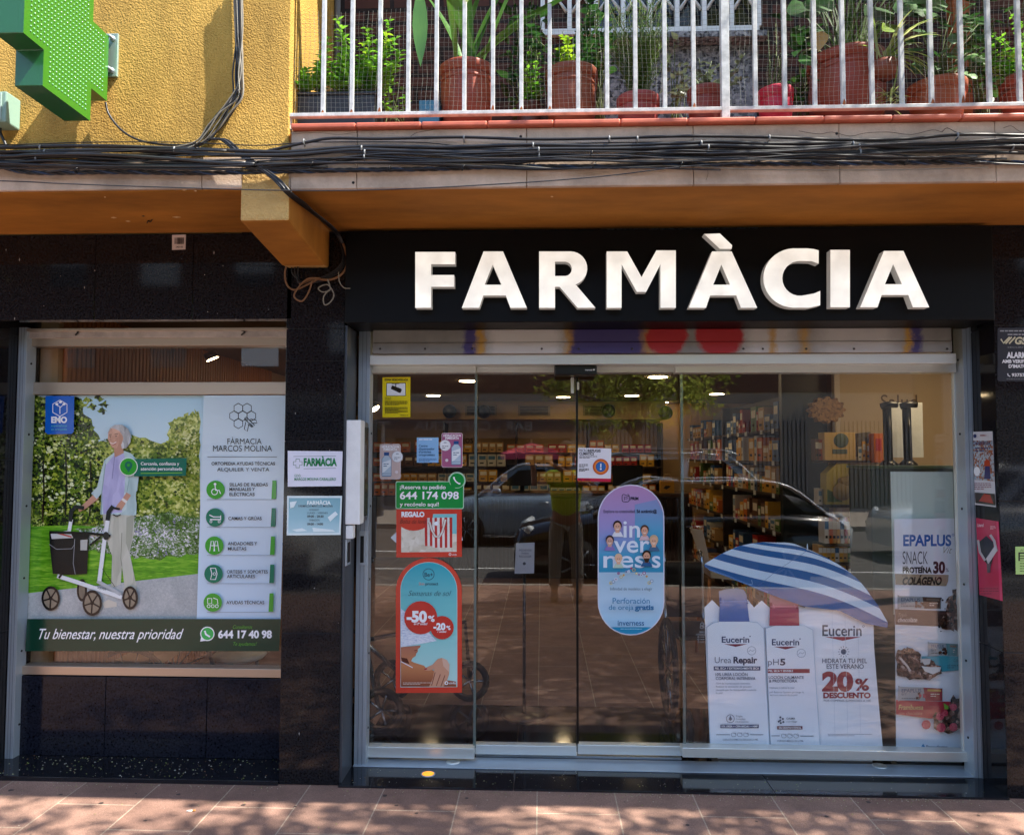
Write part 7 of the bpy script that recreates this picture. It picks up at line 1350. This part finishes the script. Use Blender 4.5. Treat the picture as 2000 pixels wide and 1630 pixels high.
lo = [(1376, 1106), (1398, 1118), (1440, 1133), (1480, 1151), (1520, 1166), (1572, 1184), (1640, 1192), (1691, 1217), (1733, 1225)]
hi = [(1376, 1101), (1400, 1086), (1421, 1075.5), (1440, 1067), (1461, 1061.5), (1491, 1058), (1529, 1060), (1555, 1066), (1583, 1075), (1612, 1087), (1637, 1101), (1660, 1117), (1677, 1132), (1692, 1149), (1704, 1167), (1715, 1181), (1723, 1196.5), (1730, 1208), (1734, 1215)]
LB, BL = '#c9e2f4', '#2b639e'
u_.base(hi + lo[::-1], BL, .004)
def pathpt(P, t):
    L = [0]
    for p, q_ in zip(P, P[1:]): L.append(L[-1] + math.dist(p, q_))
    s_ = t * L[-1]
    for i in range(len(P) - 1):
        if s_ <= L[i + 1] + 1e-9: f = (s_ - L[i]) / (L[i + 1] - L[i]); return (P[i][0] + (P[i + 1][0] - P[i][0]) * f, P[i][1] + (P[i + 1][1] - P[i][1]) * f)
    return P[-1]
LH = hi[:7]; RH = hi[6:]
n = 4
def stripe_edge(k, m=14):
    a_ = pathpt(LH, k / n); b_ = pathpt(RH, 1 - k / n * .93); out = []
    for i in range(m + 1):
        t_ = i / m; sag = 13 * math.sin(math.pi * t_) * (1 - .55 * k / n) - 6 * math.sin(2 * math.pi * t_) * (1 - k / n); out.append((a_[0] + (b_[0] - a_[0]) * t_, a_[1] + (b_[1] - a_[1]) * t_ - sag * .9))
    return out
for k in range(4):
    e0, e1 = stripe_edge(k), stripe_edge(k + .5); u_.nxt(); nn = len(e0); u_.add([u_.p(*q_) for q_ in e0 + e1], [(i, i + 1, nn + i + 1, nn + i) for i in range(nn - 1)], ink(LB))
u_.line([(1384, 1111), (1420, 1124), (1462, 1141), (1500, 1156)], 3.2, '#5a86bc'); u_.line([(1468, 1132), (1470, 1140), (1462, 1141)], 1.2, '#8fb4d8')
for p in (((1476, 1147), (1520, 1112), (1575, 1076)),): u_.line(list(p), .7, '#5a7fae')
o = u_.build('umbrella', t)
q = MB(); q.lathe([(.004, 0), (.003, .02), (.001, .035)], at(1577, 1074, YE - .03), ink(LB), 10); q.build('umbrella_tip', o)
q = MB(); q.box(PX(1400, YE + .02, 1300), PX(1700, YE + .02, 1300), YE + .02, YE + .16, zst, zst + .12, ink(cb)); q.build('support', t)
# ---- snack banner
YN = .40
t = thing('snack_banner', 'tall white roll banner with chocolate bars and raspberries beside the right shutter guide', 'banner', tuple(at(1812, 1462, YN)))
a = Art(YN, eps=.00025); BU = lambda u, v: u + (v - 1013) * (.009 if u < 1760 else .03) * 0
a.base([(1746.5, 1013), (1863.5, 1012), (1879, 1463), (1750.5, 1463)], grad('banner_white', [(PZ(1463, YN, 1810), '#e4f0fa'), (PZ(1250, YN, 1810), '#eef3f7'), (PZ(1013, YN, 1810), '#e8ecf4')]), .003)
BB = '#1f5fae'; a.text('EPAPLUS', 1764, 1858, 1065, 20.5, BB, .035); a.circ(1861.5, 1044, 2.4, BB, ring=.8); a.text('Vit', 1838, 1857, 1080, 13, '#8a8470', -.01, .4); a.text('SNACK', 1763, 1812, 1101, 25, '#4a4c54', -.004); a.text('con', 1763, 1773, 1107, 3.8, '#4a4c54'); a.text('PROTEÍNA', 1763, 1820, 1118, 10.5, '#1f2024', .05); a.text('30', 1822.5, 1846, 1118, 21, '#1f2024', .05); a.text('%', 1847, 1853, 1116, 7, '#3a3c44')
a.poly([(1748, 1120), (1853, 1122), (1852, 1134), (1848, 1144), (1749, 1141)], '#a8967c'); a.text('con', 1762, 1772, 1125, 3.6, '#3a3430'); a.text('COLÁGENO', 1761.5, 1838, 1141, 14, '#1f1c1a', .05, .2)
def snackbar(u0, u1, v0, v1, c2):
    m_ = (u0 + u1) / 2; a.poly([(u0, v0 - 2), (u0 + 4, v0), (u1, v0 + 3), (u1, v1 + 1), (u0 + 4, v1 - 1), (u0, v1 + 1)], '#9aa6aa'); a.poly([(m_ + 6, v0 + 2), (u1 - 1, v0 + 4), (u1 - 1, v1), (m_ + 10, v1)], c2); a.text('EPAPLUS', u0 + 7, m_ + 2, v0 + 11, 6.5, '#3f5f7c', .02); a.text('BIT', u0 + 7, u0 + 17, v0 + 17, 4, '#4a5a64'); a.words(u0 + 7, m_ - 8, v1 - 6, 1.3, '#3a4448'); a.text('30', m_ - 8, m_ - 1, v1 - 3, 5, '#2a3034', .03)
    r_ = random.Random(int(v0)); 
    for k in range(9): a.circ(m_ + 2 + r_.uniform(-9, 9), (v0 + v1) / 2 + 3 + r_.uniform(-5, 6), r_.uniform(1.5, 3.4), r_.choice(['#3a241c', '#5a382a', '#2a1812']) if c2 != '#8c1f30' else r_.choice(['#7a1f34', '#b0304a', '#3a1c1c']), n=9)
    a.poly([(m_ + 14, v0 + 5), (u1 - 3, v0 + 6), (u1 - 3, v0 + 10), (m_ + 14, v0 + 9)], '#c2a050' if c2 == '#8c1f30' else '#7a6a58'); a.words(m_ + 20, u1 - 6, v0 + 14, 1.4, '#d8d0c8', 2, 4)
a.poly([(1748, 1189), (1868, 1193), (1869, 1224), (1749, 1219)], '#45302c'); a.text('Triple', 1753, 1771, 1204, 7.5, '#9a847a', -.005, .3); a.text('chocolate', 1753, 1791, 1214, 8.5, '#e6dcd6', .01, .2)
snackbar(1753, 1838, 1163, 1188, '#4a332a')
chm = cells('chocolate_print', ['#1a0f0c', '#3a2219', '#6a4534', '#b8a296'], 60, pos=[.3, .5, .62, .72]); a.poly(jag([(1866, 1148), (1871, 1190), (1872, 1232), (1842, 1226), (1832, 1212), (1848, 1196), (1848, 1176)], 3, 5), chm)
for k in range(12): r_ = random.Random(k); a.circ(1838 + r_.uniform(-8, 26), 1160 + r_.uniform(0, 75), r_.uniform(1, 2.4), '#2c1812', n=8)
a.poly([(1800, 1281), (1873, 1279), (1876, 1308), (1840, 1311), (1800, 1304)], '#3d9fb0'); a.text('Coco', 1862, 1874, 1292, 7, '#1f6f80', .01, .2); a.words(1850, 1874, 1298, 2, '#1f6f80', 2, 4); snackbar(1812, 1871, 1254, 1280, '#5a8f94')
a.poly(jag([(1750, 1274), (1762, 1266), (1775, 1262), (1800, 1278), (1796, 1292), (1818, 1288), (1838, 1302), (1838, 1316), (1815, 1326), (1775, 1325), (1751, 1317)], 2.5, 4), chm); a.poly([(1800, 1300), (1818, 1302), (1838, 1302), (1836, 1310), (1822, 1316), (1806, 1310)], '#dfe2e0'); a.poly([(1796, 1286), (1818, 1286), (1816, 1296), (1806, 1298)], '#d4d6d2'); a.line([(1758, 1284), (1772, 1300), (1778, 1310)], 4, '#d6cdc4')
a.poly([(1750, 1366), (1876, 1370), (1877, 1402), (1815, 1402), (1750, 1394)], '#a81f38'); a.text('Frambuesa', 1755, 1803, 1385, 9.5, '#e8d48a', .01, .15); a.text('con chocolate', 1755, 1801, 1395, 6.5, '#d0887a', -.002, .15); snackbar(1754, 1841, 1340, 1368, '#8c1f30')
a.poly(jag([(1862, 1358), (1878, 1366), (1879, 1420), (1850, 1430), (1822, 1420), (1822, 1392), (1850, 1392)], 3, 4), chm)
for u, v, r_ in ((1836, 1398, 8), (1862, 1380, 7), (1846, 1392, 6), (1809, 1414, 9), (1838, 1420, 9), (1862, 1419, 8)): a.circ(u, v, r_, cells('raspberry_print', ['#8c1a34', '#c03450', '#d8687c'], 260), n=16)
a.poly([(1843, 1372), (1852, 1378), (1852, 1384), (1845, 1384)], '#6fae3a'); a.poly([(1803, 1451), (1807, 1458), (1803, 1462), (1799, 1458)], '#2a8ac0'); a.text('Peroxfarma', 1809, 1851, 1461, 6.5, '#2c4a6a', .015)
a.build('banner_print', t); q = MB(); q.box(PX(1748, .405, 1462), PX(1882, .405, 1462), .385, .46, zst, zst + .035, m_alu); q.build('banner_base', t, .004)
# ---- right jamb and pillar
XJ = XR - .003
a = Art(XJ, 'X', -1, .0004); a.base([(1897.5, 843), (1938, 842), (1945, 990), (1904, 985)], '#d6d6dc', .0012); a.poly([(1898.5, 860), (1938.5, 860), (1943, 940), (1902, 936)], cells('flyer_drawing', ['#8fa8b8', '#b8c4cc', '#8a5a4a', '#b8724a'], 90)); a.circ(1928, 905, 6, '#b8482c', 8); a.poly([(1924, 910), (1933, 910), (1935, 935), (1922, 935)], '#3a3a6c'); a.circ(1908, 920, 6, W, 9); a.text('CAGA.DE I ESCOLA', 1902, 1934, 868, 6, '#3a3f6c', .03); a.words(1904, 1934, 874, 2, '#3a3f6c', 2, 5)
a.words(1903, 1936, 943, 1.4, '#8a4a5a', 4, 3.6); a.poly([(1904, 961), (1943, 964), (1944.5, 987), (1905, 982)], '#3a3028'); a.poly([(1912, 978), (1922, 964), (1934, 966), (1940, 983)], '#a83a2c'); a.circ(1904, 851, 3, '#3a3f6c', 4); a.words(1914, 1926, 849, 2, '#8a2c3c'); sheet('event_flyer', 'white event flyer with a drawn crowd taped to the right jamb', 'flyer', a)
a = Art(XJ, 'X', -1, .0004); a.base([(1906, 1011), (1950, 1018), (1958, 1173), (1913, 1161)], '#c02a50', .0012); a.poly([(1946, 1018), (1950, 1018), (1958, 1173), (1953, 1172)], '#d83a68'); a.text('Literal', 1909, 1921, 1028, 6, '#f0c0cc', .03); a.words(1934, 1945, 1027, 1.2, '#e8a0b4', 3, 2.4); a.poly([(1912, 1058), (1926, 1046), (1940, 1058), (1942, 1080), (1934, 1110), (1922, 1094), (1914, 1078)], '#22242a'); a.line([(1910, 1054), (1914, 1078), (1924, 1094)], 4.5, '#b4b0b4'); a.line([(1934, 1044), (1942, 1056), (1946, 1076)], 5, '#c0bcc0'); a.poly([(1926, 1090), (1944, 1064), (1947, 1076), (1930, 1102)], '#d0ccd0'); a.poly([(1927, 1100), (1935, 1100), (1934, 1118), (1928, 1118)], '#5a4a54'); a.words(1914, 1952, 1148, 1.6, '#8a1c38', 3, 5); sheet('pink_flyer', 'crimson flyer with two pale hands taped to the right jamb', 'flyer', a)
a = Art(-.003); a.base(a.rr(1948.5, 640, 2056, 744.5, 4), '#33363d', .003); GO = '#c9c3a4'
a.words(1953, 2050, 645, 2.2, '#9a9ca0', 1); a.words(1968, 2040, 652, 2.2, '#9a9ca0', 1); a.line([(1955, 662), (1960, 670), (1972, 658)], 3, GO); a.line([(1964, 671), (1976, 658)], 3, GO); a.line([(1971, 671), (1983, 658)], 3, GO); a.text('GS', 1981, 2004, 671.5, 13, GO, .04, .2); a.text('SECURITY', 1968, 2010, 679.5, 2.8, '#8a8c90'); a.text('ALARMA', 1966, 2014, 698.5, 10.5, '#e4e6ea', .045); a.text('AMB VERIFICACIÓ', 1957, 2030, 708.5, 6.2, '#e4e6ea', .04); a.text("D'IMATGES", 1970, 2014, 718, 6.2, '#e4e6ea', .04); a.line([(1968, 729), (1969, 733), (1973, 735)], 1.8, '#e4e6ea'); a.text('937574910', 1976, 2022, 735, 6, '#e4e6ea', .03); a.words(1966, 2040, 739.5, 1.2, '#7a7c80'); sheet('alarm_plate', 'dark grey alarm company plate on the right granite pillar', 'plate', a)
a = Art(-.002); a.base([(1983, 1067), (2046, 1066), (2046, 1121), (1984, 1121)], '#a9cc7c', .001); a.text('AVÍS', 1992, 2012, 1076, 4, '#5a7040'); a.poly([(1989, 1078), (2040, 1078), (2040, 1094), (1989, 1095)], '#2a3024'); a.words(1992, 2038, 1081, 3, '#a9cc7c', 3, 5); a.words(1992, 2038, 1099, 1.5, '#4a5c34', 4, 5); sheet('green_notice', 'small pale green paper notice on the right granite pillar', 'sticker', a)
# ---- floor lamp, vents in the step, litter
p = at(836, 1511, .1); p = atz(836, 1511, zst); t = thing('floor_light', 'round amber recessed light glowing in the black doorstep', 'floor light', tuple(p)); q = MB(); q.lathe([(.036, 0), (.036, .002), (.031, .003)], p, m_alu, 24); q.build('ring', t)
q = MB(); q.lathe([(.030, .0032), (.02, .0045), (.002, .005)], p, mat('amber_lens', '#e08a20', .3, emit=.5, var=.5, vscale=160), 24); q.build('lens', t)
for u, v, lab in ((885, 1489, 'flat round steel cover in the doorstep near the amber light'), (1718, 1497, 'flat round steel cover in the doorstep below the snack banner')):
    p = atz(u, v, zst); q = MB(); q.lathe([(.036, 0), (.036, .0075), (.03, .0095), (.012, .0095), (.01, .008)], p, m_alu_light, 24); tag(q.build('floor_cover'), lab, 'floor cover', 'steel covers in the doorstep')
p = atz(373, 1584, GZ); t = thing('cigarette_butt', 'single orange tipped cigarette butt lying on the pavement slabs', 'cigarette butt', tuple(p)); q = MB(); q.tube([p + Vector((-.018, -.004, .004)), p + Vector((.006, .0015, .004))], .0038, ink('#d8d2c6', .8), 8); q.build('paper', t); q = MB(); q.tube([p + Vector((.0062, .0015, .004)), p + Vector((.018, .0045, .004))], .004, ink('#c07a3c', .8), 8); q.build('filter', t)
r = random.Random(77); q = MB(); m_pet = [mat('petal_a', '#b8b98a', .8), mat('petal_b', '#8a9a4a', .8), mat('petal_c', '#d0cbb8', .8), mat('petal_d', '#7a5a3a', .8)]
def petal(x, y, z, s):
    an = r.uniform(0, 6.28); c, s_ = math.cos(an) * s, math.sin(an) * s; q.add([(x - c, y - s_, z), (x + s_ * .5, y - c * .5, z + s * .35), (x + c, y + s_, z + s * .1), (x - s_ * .5, y + c * .5, z + s * .2)], [(0, 1, 2, 3)], r.choice(m_pet))
for _ in range(1500):                                    # drift against the step
    x = r.uniform(-2.9, 2.4); den = .35 + .65 * (0.3 < x < 2.0); y = -.025 - abs(r.gauss(0, .022 if r.random() < .8 else .09))
    if r.random() < den and not (XW1 + .02 < x < XL - .02): petal(x, y, GZ + .001, r.uniform(.0018, .0045))
for _ in range(420): petal(r.uniform(-3, 2.5), r.uniform(-.9, -.02), GZ + .001, r.uniform(.0015, .004))
for _ in range(260): petal(r.uniform(-2.7, XW1 - .02), r.uniform(.0, .24), zl, r.uniform(.002, .006))
for _ in range(220): petal(r.uniform(XL + .05, XR - .05), r.uniform(.0, .2), zst, r.uniform(.0015, .004))
tag(q.build('fallen_petals'), 'pale fallen petals and leaf crumbs strewn along the doorstep and pavement', 'petals', None, 'stuff')
bpy.data.objects.remove(_to); bpy.data.curves.remove(_tc)
